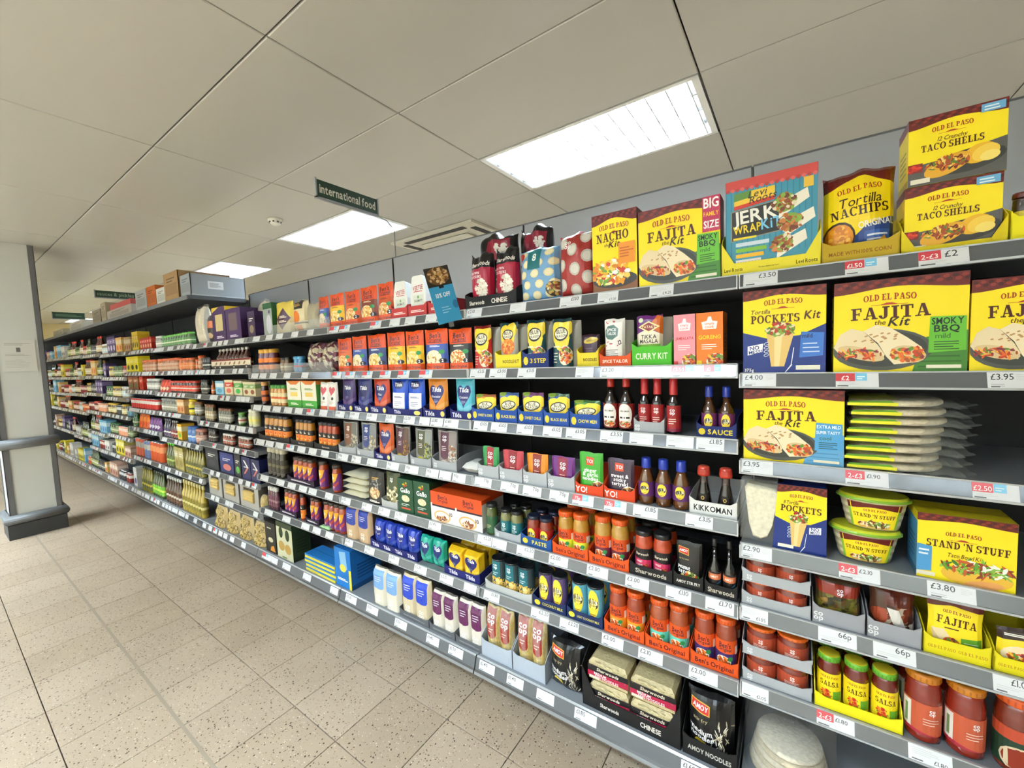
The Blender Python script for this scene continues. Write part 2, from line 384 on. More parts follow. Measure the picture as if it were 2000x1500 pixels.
def d_pockets(p, pack=False):
    oep_head(p, lv=.84, roof=.93, amp=.05)
    p.fan((.5, .2), [(0, 0), (1, 0), (1, .56), (.7, .44), (.3, .42), (0, .5)], '16307C')
    if pack: p.text('8 Tortilla', .3, .74, .05, BROWN, .3, 0, shear=.2)
    else: p.text('Tortilla', .22, .74, .05, BROWN, .25, 0, shear=.2)
    p.text('POCKETS', .4 if not pack else .5, .65, .095, BROWN, .6 if not pack else .8, 2)
    if not pack: p.text('Kit', .84, .67, .09, BROWN, .18, 1, shear=.2)
    p.poly([(.36, .08), (.52, .08), (.64, .48), (.3, .48)], 'E3BE72'); p.poly([(.4, .08), (.46, .08), (.5, .48), (.4, .48)], 'F0D596')
    p.ell(.47, .5, .17, .06, '5E8A2E', 0, 14); p.blobs(.47, .52, .17, .075, ['C83C22', '7EA63A', 'E8D8B0', '8A3A20', '4E7A22', 'B8301C'], 34, .26)
    for i in range(4): p.ell(.3, .22+.045*i, .035, .018, 'E8EEF6', 20, 8); p.ell(.302, .22+.045*i, .028, .012, '16307C', 20, 8)
    p.poly([(.6, .1), (.61, .1), (.64, .3), (.63, .3)], 'E8EEF6'); p.poly([(.52, .0), (.53, .0), (.62, .1), (.6, .1)], 'E8EEF6')
    p.poly([(.06, .22), (.25, .26), (.26, .36), (.06, .33)] if not pack else [(.68, .3), (.9, .32), (.9, .42), (.68, .4)], 'FFFFFF')
    p.text('NO', .15 if not pack else .79, .31 if not pack else .385, .045, '16307C', .15, 1, 6); p.text('MESS!', .16 if not pack else .79, .26 if not pack else .335, .04, '16307C', .17, 1, 6)
    if not pack:
        p.poly([(.7, .18), (.97, .2), (.98, .46), (.72, .48)], '3C74C8'); p.text('mild', .79, .43, .045, '12245E', .12); p.lines(.74, .24, .95, .38, 3, 'C8DCF4', .3)
        p.text('375g', .08, .04, .035, 'FFFFFF', .12)
    p.rect(.66 if not pack else .1, .04, .94 if not pack else .4, .09, 'ECE8D8')
def d_taco(p):
    oep_head(p, lv=.785, roof=.91, lc=.46, lw=.42)
    p.text('12 Crunchy', .46, .635, .06, BROWN, .3, 0, shear=.25); p.text('TACO SHELLS', .46, .535, .1, BROWN, .64, 2)
    p.fan((.5, .2), [(0, 0), (1, 0), (1, .48), (.7, .42), (.3, .32), (0, .3)], '55534E'); p.ell(.62, .24, .38, .16, '34332F', 6, 20)
    p.rect(0, .2, .16, .33, '7A2418'); p.blobs(.06, .27, .08, .05, ['C62A18', 'A01E12', 'E0452C'], 12, .5)
    p.ell(.74, .31, .17, .13, 'E8B22A', 24, 18); p.ell(.8, .3, .14, .11, 'F2CB4C', 24, 18); p.ell(.84, .25, .1, .07, 'F6DC74', 10, 14)
    p.ell(.42, .23, .26, .13, 'E3A92C', 22, 18); p.blobs(.42, .26, .22, .085, ['6E2A14', '8E3A18', 'F0D070', '4E2010', 'A04A1E', 'C85A22', '5A7A26'], 50, .22)
    p.rect(.03, .03, .24, .1, 'E6E0CC'); p.rect(.74, .86, .97, .97, '68A9D6'); p.lines(.77, .88, .95, .96, 2, 'E6F2FA')
def d_nacho(p):
    oep_head(p, lv=.82, roof=.93, lw=.66)
    p.text('NACHO', .46, .7, .11, BROWN, .72, 2, rot=2); p.text('the', .34, .6, .04, BROWN, .16, 0, shear=.2); p.text('Kit', .5, .6, .075, BROWN, .25, 1, shear=.25)
    p.rect(.0, .0, 1, .14, '7E4E28'); p.ell(.5, .15, .5, .1, '2E2A2C', 0, 18)
    p.blobs(.42, .25, .42, .16, ['F0B02A', 'F6CE62', 'E89A1E', 'FAE6A0', 'D8801A', 'FFFFFF', 'C8401E', '6E9A34'], 80, .2)
    p.rect(.6, .34, .96, .6, 'E8922A'); p.lines(.63, .42, .93, .56, 4, 'B85A14', .4)
def d_stand(p):
    oep_head(p, lv=.72, roof=.92, amp=.04, lc=.48, lw=.36, logo=.1)
    p.text("STAND 'N STUFF", .52, .56, .12, BROWN, .84, 2); p.text('Taco Bowl Kit', .5, .41, .08, '5A2A14', .36, 0, shear=.25)
    p.ell(.62, .14, .36, .16, 'E8B63C', 0, 18); p.blobs(.62, .26, .34, .09, ['5E9A2E', '86B844', '8A3A1E', 'F0F0E6', '3E7A22', 'C05A2A'], 44, .26)
    p.poly([(0, .1), (.16, .12), (.16, .5), (0, .52)], '4A96CC'); p.lines(.02, .36, .14, .48, 2, 'E6F2FA'); p.rect(.0, .04, .2, .1, 'E8E0C8')
    p.ell(.7, .04, .2, .06, 'E3A05C', 8, 12)
def d_jerk(p):
    p.rect(0, 0, 1, 1, '3F8FA8')
    for i in range(16): p.rect(i/16, .2, i/16+.012, .9, '2F7690')
    p.rect(0, .9, 1, 1, 'C2443C')
    for i in range(18): p.ell((i+.5)/18, .9, .024, .02, 'D8625A' if i % 2 else 'A83A34', 0, 8)
    p.poly([(.1, .73), (.56, .77), (.56, .87), (.1, .86)], 'E8C23A'); p.poly([(.1, .69), (.56, .73), (.56, .77), (.1, .73)], 'C8361E'); p.poly([(.1, .78), (.3, .8), (.3, .87), (.1, .86)], '5E8A3A')
    p.text("Levi", .36, .83, .07, '1E1A16', .25, 0, shear=.3, rot=5); p.text('Roots', .42, .775, .07, '1E1A16', .3, 0, shear=.3, rot=5)
    p.poly([(.06, .36), (.62, .4), (.62, .72), (.06, .68)], '8A8578'); p.poly([(.075, .37), (.61, .41), (.61, .71), (.075, .67)], '22211F')
    p.text('JERK', .34, .61, .13, 'F6F4EC', .5, 1, 3); p.text('WRAP', .25, .48, .1, 'F0D22C', .32, 1, 3); p.text('KiT', .52, .5, .1, '7CC4E8', .22, 1, 3); p.lines(.09, .375, .5, .41, 1, 'F0D22C', .6)
    for i, c in enumerate(('C9D8E4', '7CB53A', 'E8B428', 'E8E4E0')): p.rect(.12, .3-.06*i, .5-.03*i, .34-.06*i, c)
    p.text('REGAL REGGAE', .28, .12, .03, 'C22A2A', .35)
    for c0, c1 in ((.62, .7), (.68, .5), (.6, .3)):
        p.fan((c0+.1, c1-.08), [(c0-.02, c1-.18), (c0+.3, c1-.02), (c0+.28, c1+.08), (c0, c1-.02)], 'F2ECDC'); p.ell(c0+.04, c1-.03, .12, .09, '7EA03C', 30, 12); p.blobs(c0+.04, c1-.03, .12, .085, ['8A4A22', 'A85E2C', '6E3416', '86A83C', 'E6DCC0', 'C87A3A'], 26, .3)
    p.rect(.86, .78, .96, .88, 'E2B840')
def d_plain(p, bg, bands=(), txts=()):
    p.rect(0, 0, 1, 1, bg)
    for b in bands: p.rect(*b)
    for t in txts: p.text(*t)
def d_simplycook(p, bg, title, tcol='C22A30', logo='FFFFFF'):
    p.rect(0, 0, 1, 1, bg); p.fan((.5, .75), [(.25, .68), (.75, .68), (.8, .82), (.6, .84), (.56, .92), (.46, .92), (.4, .84), (.2, .82)], logo); p.text('simply', .5, .79, .045, bg, .4); p.text('cook', .5, .73, .05, bg, .4)
    p.text(title, .5, .53, .07, tcol, .84); p.lines(.2, .3, .8, .42, 3, logo, .3); p.ell(.75, .06, .38, .16, 'F4EEE0', 0, 14); p.blobs(.75, .07, .34, .13, FILL, 30, .3); p.rect(0, 0, .2, .08, tcol)
def d_ben(p, mid='F0B91E', rice='E9C24A', tcol=None, top='DB4E16'):
    p.rect(0, 0, 1, 1, top); p.rect(0, .12, 1, .62, mid); p.text("Ben's", .5, .84, .12, '3A1028', .66); p.text('Original', .5, .73, .085, '3A1028', .7)
    p.rect(.18, .655, .82, .675, '5A1830'); p.text('RICE', .5, .575, .05, tcol or '7A1E10', .5); p.ell(.45, .28, .36, .2, 'F6E6C0', 0, 16); p.blobs(.45, .28, .32, .17, [rice, rice, 'F2DC9A', 'B8842A'], 34, .2)
    p.ell(.8, .43, .12, .055, '2E8A4A', 0, 12); p.ell(.84, .22, .13, .06, '1E1A2E', 0, 12); p.text('2', .84, .22, .07, 'FFFFFF', .12); p.rect(0, 0, 1, .16, top); p.text("Ben's Original", .5, .08, .06, '3A1028', .8)
def d_tilda(p, bg, sub='', tc='F0EEF8', heart='1B1F63', base='1B1F63'):
    p.rect(0, 0, 1, 1, bg); p.heart(.5, .58, .37, .3, heart); p.text('Tilda', .5, .7, .11, 'FFFFFF', .52, 1, 0, .15)
    if sub: p.text(sub, .5, .52, .06, tc, .46, 0)
    p.lines(.38, .36, .62, .45, 3, 'A8B0D8', .3); p.poly([(.5, .25), (.98, .4), (.98, .3), (.56, .12)], _lt(bg, .2)); p.poly([(.5, .25), (.02, .4), (.02, .3), (.44, .12)], _lt(bg, .2))
    p.rect(0, 0, 1, .05, base)
def _lt(h, k):
    v = [int(h[i:i+2], 16) for i in (0, 2, 4)]
    return ''.join('%02X' % max(0, min(255, int(c+(255-c)*k if k > 0 else c*(1+k)))) for c in v)
def d_tilda_white(p):
    p.rect(0, 0, 1, 1, '1C50C4'); p.ell(.5, .84, .3, .13, '1B1F63', 0, 16); p.text('Tilda', .5, .84, .1, 'FFFFFF', .5); p.rect(.12, .08, .88, .6, 'F4F4F6'); p.text('Pure Basmati', .5, .48, .055, '2A3A8A', .6, 0); p.lines(.25, .24, .75, .38, 3, '7A84B4', .3)
def curvy(p, cu, cv, s):
    for x, y, r in ((-.12, .02, .2), (.14, .08, .18), (.02, -.06, .22)): p.ell(cu+x*s, cv+y*s, r*s*1.2, r*s*.8, 'F2D540', 0, 12)
    p.ell(cu, cv, .24*s, .1*s, '22201E', 8, 14); p.ell(cu, cv+.005, .21*s, .075*s, 'F4ECD0', 8, 14); p.text('BLUE', cu, cv+.035*s, .055*s, '2A2420', .3*s, 1, 6); p.text('DRAGON', cu, cv-.03*s, .055*s, '2A2420', .36*s, 1, 6)
    p.ell(cu-.06*s, cv-.15*s, .09*s, .03*s, 'F2D540', 0, 8)
def d_dragon(p, bg, food=True, low=None):
    p.rect(0, 0, 1, 1, bg); curvy(p, .5, .68, 1.5); p.rect(.0, .93, 1, 1, _lt(bg, -.3))
    if food: p.ell(.72, .24, .3, .2, 'EADFC4', 0, 14); p.blobs(.72, .24, .27, .17, FILL, 30, .25)
    p.text('NOODLE', .3, .42, .05, 'F4ECD0', .5); p.lines(.08, .1, .4, .34, 4, 'E8E0D0', .25)
def d_dragon_s(p, bg, low):
    p.rect(0, 0, 1, 1, bg); curvy(p, .5, .56, 1.6); p.rect(0, .9, 1, 1, low); p.ell(.2, .95, .2, .1, '6E8A2A', 0, 8)
def d_spice(p):
    p.rect(0, 0, 1, 1, 'F1EDE8'); p.fan((.38, .7), [(.08, .62), (.2, .56), (.45, .54), (.7, .62), (.72, .78), (.5, .86), (.2, .84), (.05, .74)], '4E6E66'); p.text('SPICE', .38, .755, .06, 'FFFFFF', .5); p.text('TAILOR', .38, .675, .06, 'FFFFFF', .5)
    for i in range(12): p.ell(p.rn.uniform(.1, .95), p.rn.choice([.5, .46, .9, .93, .42]), .05, .012, 'B83048', p.rn.uniform(0, 180), 8)
    p.lines(.12, .2, .75, .36, 4, '6A6460', .3); p.ell(.8, .48, .07, .05, '2A2622', 0, 10); p.ell(.8, .48, .04, .03, 'F1EDE8', 0, 10)
def d_tikka(p):
    p.rect(0, 0, 1, 1, 'EDE4CC'); p.poly([(0, .62), (.5, .72), (1, .6), (1, 1), (0, 1)], '6A2A74'); p.poly([(.45, .76), (1, .6), (1, .96), (.8, 1)], 'C8641E'); p.poly([(.5, .64), (.92, .76), (.5, .88), (.08, .76)], 'F2E2A0'); p.poly([(.5, .67), (.82, .76), (.5, .85), (.18, .76)], '8A1E2A'); p.text("PATAK'S", .5, .76, .05, 'F2E2A0', .5)
    p.text('TiKKA', .5, .56, .075, '2E1E18', .6); p.text('MASALA', .5, .47, .075, '2E1E18', .7); p.rect(.1, .36, .92, .41, '7CB93C'); p.rect(.1, .29, .92, .345, 'A8485A'); p.ell(.18, .9, .1, .05, 'D8E8C0', 0, 10)
def d_coop(p, bg, panel, food, fcol=None, panelw=(.2, .62), label='1'):
    p.rect(0, 0, 1, 1, bg); p.blobs(.72, .3, .3, .28, food, 40, .18); p.rect(panelw[0], .34, panelw[1], .92, panel); p.ell((panelw[0]+panelw[1])/2, .34, (panelw[1]-panelw[0])/2, .1, panel, 0, 14)
    coop(p, (panelw[0]+panelw[1])/2, .78, .085); p.lines(panelw[0]+.07, .46, panelw[1]-.07, .6, 3, 'E8DCD8', .3); p.ell(.4, .12, .25, .1, fcol or food[0], 0, 12)
    for r_ in ((0, 0, .05, 1), (.95, 0, 1, 1), (0, .96, 1, 1), (0, 0, 1, .03)): p.rect(*r_, '2A2A2C')
    for r_ in ((.05, .03, .065, .96), (.935, .03, .95, .96), (.05, .945, .95, .96)): p.rect(*r_, 'C4C4C2')
def d_coop_sachet(p, bg, panel='9C2230'):
    p.rect(0, 0, 1, 1, bg); p.poly([(.3, .98), (.72, .98), (.7, .1), (.62, 0), (.42, 0), (.32, .1)], panel); coop(p, .51, .72, .13); p.lines(.38, .28, .64, .48, 3, 'F0D8C8', .3)
    for i in range(7): p.poly([(0, i*.16-.1), (1, i*.16+.1), (1, i*.16+.14), (0, i*.16-.06)], _lt(bg, .14)) if i in () else None
def d_yo(p, bg, l=('ginger', '& garlic', 'noodles')):
    p.rect(0, 0, 1, 1, bg); p.rect(.3, .68, .62, .88, 'D8481E'); p.text('YO!', .46, .78, .09, 'FFFFFF', .26)
    for i, t in enumerate(l): p.text(t, .48, .56-.1*i, .085, 'FFFFFF', .75)
    p.ell(.8, .12, .28, .2, 'EDE6D8', 0, 14); p.blobs(.8, .12, .24, .16, ['C89A3A', '5A2A16', '8A4A1E', '6E9A3A'], 24, .3)
def d_amoy(p, t=('stir fry', 'medium', 'noodles'), noodles=True):
    p.rect(0, 0, 1, 1, '151414'); p.poly([(.08, .72), (.5, .68), (.5, .84), (.08, .88)], 'D8A83A'); p.poly([(.1, .735), (.48, .695), (.48, .825), (.1, .865)], 'C22A26'); p.text('AMOY', .29, .78, .07, 'FFFFFF', .34, 1, -4)
    p.text(t[0], .3, .6, .05, 'B8A880', .4, 0); p.text(t[1], .3, .42, .09, 'FFFFFF', .5, 1, -6); p.text(t[2], .32, .32, .09, 'FFFFFF', .5, 1, -6); p.poly([(.14, .2), (.45, .16), (.4, .24), (.2, .26)], 'E8C83A')
    if noodles:
        for i in range(40):
            u, v = .72+p.rn.gauss(0, .09), p.rn.uniform(.1, .66); a = p.rn.uniform(-40, 40)
            p.ell(u, v, .012, .055, p.rn.choice(['E6DFCB', 'D2C8AC', 'F2EEDF', 'B8AC8C']), a, 6)
    else: p.blobs(.55, .18, .34, .14, ['E8B83A', 'C84A1E', '5A8A2A', 'E8D8A0', '8A4A1E'], 40, .25)
def d_gallo(p):
    p.rect(0, 0, 1, 1, '17472C'); p.blobs(.5, .84, .14, .07, ['C8281E', 'E8B828', '3E7A2A'], 14, .4); p.text('Gallo', .5, .66, .13, 'FFFFFF', .72); p.ell(.5, .42, .26, .1, 'EAD9AE', 0, 14); p.blobs(.5, .42, .22, .08, ['D9BE84', 'F2E6C6'], 16, .3); p.lines(.22, .2, .8, .29, 2, 'DDE6DC', .4); p.rect(.2, .1, .8, .15, 'C8503A')
def d_bens_box(p):
    p.rect(0, 0, 1, 1, 'EFEBE4'); p.rect(0, .56, 1, 1, 'D94C16'); p.rect(0, .5, 1, .56, '2E1226')
    for c in (.25, .75):
        p.text("Ben's", c, .84, .13, '3A1028', .2); p.text('Original', c, .72, .09, '3A1028', .22); p.ell(c-.02, .2, .17, .2, 'E8B074', 0, 16); p.ell(c-.02, .2, .14, .15, 'F4EBDA', 0, 14); p.blobs(c-.02, .14, .1, .08, ['6E3A1E', '8A4A24', 'C88A4A'], 12, .4); p.text('10', c+.16, .32, .12, '2E1226', .12); p.rect(c-.25, .4, c-.22, .6, 'F2F0EC')
def d_egg(p):   # clear bag of pasta nests with a red panel
    p.rect(.15, .45, .85, .97, '9E2A22'); p.ell(.5, .45, .35, .08, '9E2A22', 0, 12); coop(p, .5, .78, .11); p.lines(.3, .5, .7, .6, 2, 'F0D8C8', .3)
def d_rice_bag(p, panel, base='E4DCCB'):
    p.rect(.1, .5, .9, .95, panel); p.ell(.5, .5, .4, .07, panel, 0, 12); p.lines(.25, .64, .75, .82, 3, 'E8E8F2', .3); coop(p, .45, .2, .11, 'FBF8F0')
def d_crackers(p):
    p.rect(0, 0, 1, 1, '171416'); p.rect(0, .12, 1, .7, 'A8203C'); p.text('Sharwoods', .5, .78, .09, 'F2EEE8', .8, 1, 0, .2); p.text('PRAWN', .3, .62, .06, 'F4E8E8', .4); p.text('CRACKERS', .32, .55, .05, 'F4E8E8', .5); p.blobs(.58, .34, .24, .15, ['EDE8DE', 'F8F4EC', 'DDD5C6'], 40, .28)
def d_pitta(p):
    p.rect(0, 0, 1, 1, '6FA0CC'); 
    for i in range(5):
        for j in range(3): p.ell(.15+.33*j+.1*(i % 2), .12+.19*i, .11, .075, 'E6D8A8', 10, 10); p.ell(.15+.33*j+.1*(i % 2), .12+.19*i, .08, .05, 'F0E6C0', 10, 10)
    p.rect(.28, .58, .62, 1, '1E6E78'); p.text('8', .45, .8, .13, 'FFFFFF', .2); p.ell(.9, .2, .18, .14, '3A2E22', 0, 12); p.blobs(.9, .2, .15, .11, ['C8A04A', '8A3A22', '6E8A3A', 'EDE2C0'], 18, .35); p.ell(.05, .86, .14, .1, 'B83A2A', 0, 10)
def d_naan(p):
    p.rect(0, 0, 1, 1, '9E2E2A')
    for u, v in ((.1, .2), (.1, .5), (.5, .1), (.52, .42), (.86, .28), (.85, .6), (.8, .9), (.45, .72), (.14, .86)): p.ell(u, v, .15, .1, 'BEBBB2', 0, 12); p.ell(u, v, .11, .07, 'D6D3CA', 0, 10)
    p.rect(.3, .5, .62, 1, '8E2622') if False else None; coop(p, .3, .82, .075)
def d_nachips(p):
    p.rect(0, 0, 1, 1, 'F2D414'); p.wavy(.8, .1, ROOF, phase=1); p.text('OLD EL PASO', .5, .76, .075, 'A3261C', .62, 2, 4, arch=.1); p.text('Tortilla', .5, .63, .1, '2E120A', .6, 0, 4, .2); p.text('NACHIPS', .5, .52, .095, '35140C', .8, 2, 4)
    p.fan((.7, .2), [(.2, 0), (1, 0), (1, .44), (.6, .36), (.35, .2)], '1D3F86'); p.text('ORIGINAL', .74, .38, .065, 'F4F0E4', .5, 1, 6); p.rect(.58, .18, .95, .3, '2F58A4'); p.lines(.62, .2, .92, .29, 2, 'D8E4F4', .4)
    p.ell(.22, .26, .24, .17, '2A2018', 0, 16); p.ell(.22, .26, .21, .145, 'D9881E', 0, 16); p.blobs(.22, .26, .17, .11, ['E8A030', 'C87618', 'F0B848'], 14, .3); p.poly([(.64, .1), (.98, .06), (.86, .24)], 'E3A63A')
def d_fajita_mix(p):
    p.rect(0, 0, 1, 1, 'F6DC20'); p.wavy(.82, .06, '5A1410'); p.text('OLD EL PASO', .52, .76, .07, '8A2418', .5, 2, -3, arch=.12); p.text('FAJITA', .52, .6, .14, BROWN, .74, 2, -3); p.lines(.3, .46, .7, .5, 1, BROWN, .5)
    p.poly([(.06, .42), (.3, .44), (.5, .2), (.3, .16)], CREAM); p.poly([(.06, .42), (.3, .16), (.1, .24)], 'D9BE8E'); p.ell(.44, .22, .16, .09, 'C86A2A', -20, 12); p.blobs(.44, .22, .14, .08, FILL, 22, .3); p.poly([(.6, .34), (.98, .36), (.98, .1), (.62, .12)], '5E9A2E'); p.lines(.66, .18, .94, .3, 3, 'DCECC4', .3)
def d_perilous(p):
    p.rect(0, 0, 1, 1, 'F0D428'); p.wavy(.7, .05, '2A1612'); p.text('PERi PERi', .4, .84, .08, 'F4F0E4', .6); p.ell(.4, .4, .34, .2, CREAM, 20, 14); p.blobs(.45, .3, .26, .14, FILL, 24, .3); p.text('P', .8, .55, .12, BROWN, .2, 2)
def d_sharwoods_noodles(p):
    p.rect(0, .28, 1, .76, '1A1718'); p.text('Sharwoods', .5, .64, .13, 'E8DCC4', .62, 1, 0, .2); p.poly([(.0, .24), (1, .3), (1, .54), (.0, .48)], 'B01F42'); p.text('MEDIUM', .32, .44, .1, 'F4E8E8', .4); p.text('EGG NOODLES', .48, .33, .1, 'F4E8E8', .6); p.rect(.04, .2, .3, .3, 'E6DCCB')
def d_pita_red(p): d_naan(p)
def d_lasagne(p):
    p.rect(0, 0, 1, 1, '1E6FC0'); p.rect(0, 0, 1, .16, 'F0D040'); p.lines(.2, .5, .8, .7, 2, 'F4F0E0', .4)
# ---- labels that wrap round jars, tins and bottles
def l_ben(p, mid='F0B91E'):
    p.rect(0, 0, 1, 1, 'D9521A'); p.text("Ben's", .5, .82, .17, '3A1028', .3); p.text('Original', .5, .67, .12, '3A1028', .34); p.rect(.12, .06, .88, .52, mid); p.ell(.46, .2, .2, .22, 'F2E8D6', 0, 14); p.blobs(.46, .2, .16, .17, ['D8641E', 'B8421A', 'E89A3A', '8A5A22'], 18, .35); p.ell(.64, .34, .07, .09, '2E8A4A', 0, 10); p.rect(0, 0, 1, .05, 'D9521A'); p.rect(.78, .5, .98, .8, 'E8E4DC')
def l_tint(p, bg, accent='FFFFFF', t='', coopl=False, art=None):
    p.rect(0, 0, 1, 1, bg)
    if coopl: coop(p, .5, .74, .16)
    if t: p.text(t, .5, .72, .2, accent, .42)
    p.lines(.36, .3, .64, .55, 3, accent, .3)
    if art: p.ell(.55, .14, .16, .16, 'EDE4D0', 0, 12); p.blobs(.55, .14, .13, .13, art, 14, .4)
def l_dragon(p, bg):
    p.rect(0, 0, 1, 1, bg); p.ell(.5, .56, .17, .42, 'F2D540', 0, 14); p.ell(.5, .56, .16, .17, '22201E', 8, 14); p.ell(.5, .56, .14, .13, 'F4ECD0', 8, 12); p.text('BLUE', .5, .61, .09, '2A2420', .18); p.text('DRAGON', .5, .51, .08, '2A2420', .2); p.lines(.42, .18, .58, .28, 2, '8A3A1E', .4)
def l_sharwood(p):
    p.rect(0, 0, 1, 1, '1A1718'); p.text('Sharwoods', .5, .76, .16, 'E8DCC4', .4, 1, 0, .2); p.poly([(.2, .06), (.8, .02), (.8, .5), (.2, .56)], 'C22A58'); p.text('SWEET', .42, .42, .13, 'F8F0E8', .2); p.text('& SOUR', .42, .26, .13, 'F8F0E8', .22); p.blobs(.62, .2, .08, .14, FILL, 12, .4); p.rect(.2, 0, .8, .06, '4A86C0')
def l_salsa(p):
    p.rect(0, 0, 1, 1, 'F2D81E'); p.text('OLD EL PASO', .5, .86, .11, 'A3261C', .42, 2, arch=.1); p.text('SALSA', .5, .64, .2, BROWN, .46, 2); p.blobs(.42, .24, .12, .18, ['D8401E', 'E88A2C', 'C22A16', '6E9A2E'], 22, .35); p.rect(.58, .1, .82, .4, '6AA832')
def l_loyd(p):   # sauce jar: golden triangle over purple
    p.rect(0, 0, 1, 1, '6A2A6E'); p.fan((.5, .7), [(.2, 1), (.8, 1), (.66, .6), (.5, .44), (.34, .6)], 'F0A828'); p.poly([(.36, .95), (.58, .75), (.36, .56)], 'FBE6C0'); p.poly([(.2, .5), (.5, .3), (.8, .55), (.8, .4), (.5, .14), (.2, .36)], 'B83A28'); p.lines(.38, .1, .6, .3, 3, 'F0E0EC', .3)
def l_black(p): p.rect(0, 0, 1, 1, 'E8802A'); p.rect(0, .62, 1, 1, '211A18'); p.text('small print', .5, .8, .2, 'EDE4D0', .3); p.blobs(.5, .3, .14, .2, ['F0B030', 'C84A1E', 'F6D070'], 10, .4)

# ------------------------------------------------------------------ product builders: local front at y = 0, base at z = 0, centred on x
def carton(w, h, d, design, side='F8DB12', top=None, args=(), kw={}, seed=1, band=None, mat_='printed_card'):
    mb = MB(mat_); mb.box(-w/2, w/2, 0, d, 0, h, side, top=lin(top or side))
    p = Pr(mb, w, h, seed=seed, m=mat_); design(p, *args, **kw)
    e = .0004
    for sx in (-1, 1):      # side panels: colour band and small print
        x = sx*(w/2+e)
        for z0, z1, c in (band or ((.0, .12, _lt(side, -.25)), (.86, 1, top or side))): mb.poly([(x, .0, z0*h), (x, d, z0*h), (x, d, z1*h), (x, .0, z1*h)] if sx > 0 else [(x, d, z0*h), (x, 0, z0*h), (x, 0, z1*h), (x, d, z1*h)], c)
        for k in range(5): mb.poly([(x*1.001, d*.2, h*(.25+.08*k)), (x*1.001, d*.8, h*(.25+.08*k)), (x*1.001, d*.8, h*(.275+.08*k)), (x*1.001, d*.2, h*(.275+.08*k))][::sx], _lt(side, -.4))
    mb.poly([(-w/2, d*.48, h+e), (w/2, d*.48, h+e), (w/2, d*.5, h+e), (-w/2, d*.5, h+e)], _lt(top or side, -.5))
    return [('carton', mb.mesh('carton'))]
def pouch_surf(w, h, d, mode='stand', taper=0., wob=.0, seed=0, topw=None):
    ph = seed*1.7 + w*40 + h*23; tw_ = topw if topw is not None else (.018 if mode == 'stand' else .03 if mode == 'pillow' else .012)
    def zz(u, v): return v*h - h*tw_*v**5*(1+math.sin(8*u+ph)*.7+.3*math.sin(19*u+ph)) + (h*tw_*.5*(1-v)**6*abs(math.sin(5*u+ph)) if mode == 'pillow' else 0)
    def half(u, v):
        s = 2*u-1
        if mode == 'stand': t = .06+.94*(1-v)**.55 if v < .93 else .05
        elif mode == 'pillow': t = max(.03, math.sin(math.pi*min(max(v, .0), 1.))**.45)
        elif mode == 'brick': t = 1. if v < .86 else 1-.75*((v-.86)/.14)**1.3
        else: t = 1.
        e = (1-abs(s)**(2.6 if mode != 'brick' else 7))**.5
        b = d/2*t*max(e, .0)
        b += wob*d*(math.sin(9*u+ph)*math.sin(7*v+2*ph)+.6*math.sin(17*u+5*v+ph))*e*min(1, 8*v*(1-v)+.15)
        wv = 1 - taper*v - (.045*math.sin(math.pi*v)+.015*math.sin(9*v+ph) if mode == 'pillow' else .028*math.sin(math.pi*min(1, v*1.1))**2 if mode == 'stand' else .015*math.sin(8*v+ph))
        return s*w/2*wv, b
    def surf(u, v, n): x, b = half(u, v); return (x, d/2-b-n, zz(u, v))
    def back(u, v, n=0): x, b = half(u, v); return (x, d/2+b, zz(u, v))
    return surf, back
def pouch(w, h, d, design, bg='888888', mode='stand', taper=0., wob=.02, args=(), kw={}, seed=1, m='printed_film', body_m=None, su=10, sv=12, clear=None, seal=None, topw=None):
    mb = MB(m); surf, back = pouch_surf(w, h, d, mode, taper, wob, seed, topw)
    if wob >= .03 and su > 6: su, sv = 14, 18
    mb.grid(lambda a, b: surf(a, b, 0), su, sv, lin(bg), body_m or m, tri=True); mb.grid(lambda a, b: back(a, b), su, sv, lin(bg), body_m or m, flip=True)
    G = [[surf(i/su, j/sv, 0) for i in range(su+1)] for j in range(sv+1)]
    def psurf(u, v, n):          # follow the facets of the bag itself
        i = min(su-1, max(0, int(u*su+1e-9))); j = min(sv-1, max(0, int(v*sv+1e-9))); a, b = u*su-i, v*sv-j
        c00, c10, c11, c01 = G[j][i], G[j][i+1], G[j+1][i+1], G[j+1][i]
        q = [c00[k] + a*(c10[k]-c00[k]) + b*(c11[k]-c10[k]) if a >= b else c00[k] + b*(c01[k]-c00[k]) + a*(c11[k]-c01[k]) for k in range(3)]
        return (q[0], q[1]-n-.0001, q[2])
    p = Pr(mb, w, h, psurf, su, sv, m, seed); p.diag = True
    if design: design(p, *args, **kw)
    if seal:                       # crimped strip along the top edge
        for k in range(12): p.rect(k/12, .95, (k+.5)/12, .995, _lt(seal, .2))
    return [('pouch', mb.mesh('pouch'))]
def cyl_label(r, h, z0, span, design, cy, args=(), kw={}, seed=1, n=14):
    mb = MB('paper_label'); W = r*span
    def surf(u, v, k):
        a = -math.pi/2 + (u-.5)*span; q = r+.0006+k
        return (q*math.cos(a), cy+q*math.sin(a), z0+v*h)
    mb.grid(lambda a, b: surf(a, b, 0), n, 1, lin('E8E4DC'), 'paper_label')
    p = Pr(mb, W, h, surf, n, 0, 'paper_label', seed); design(p, *args, **kw); return mb.mesh('label')
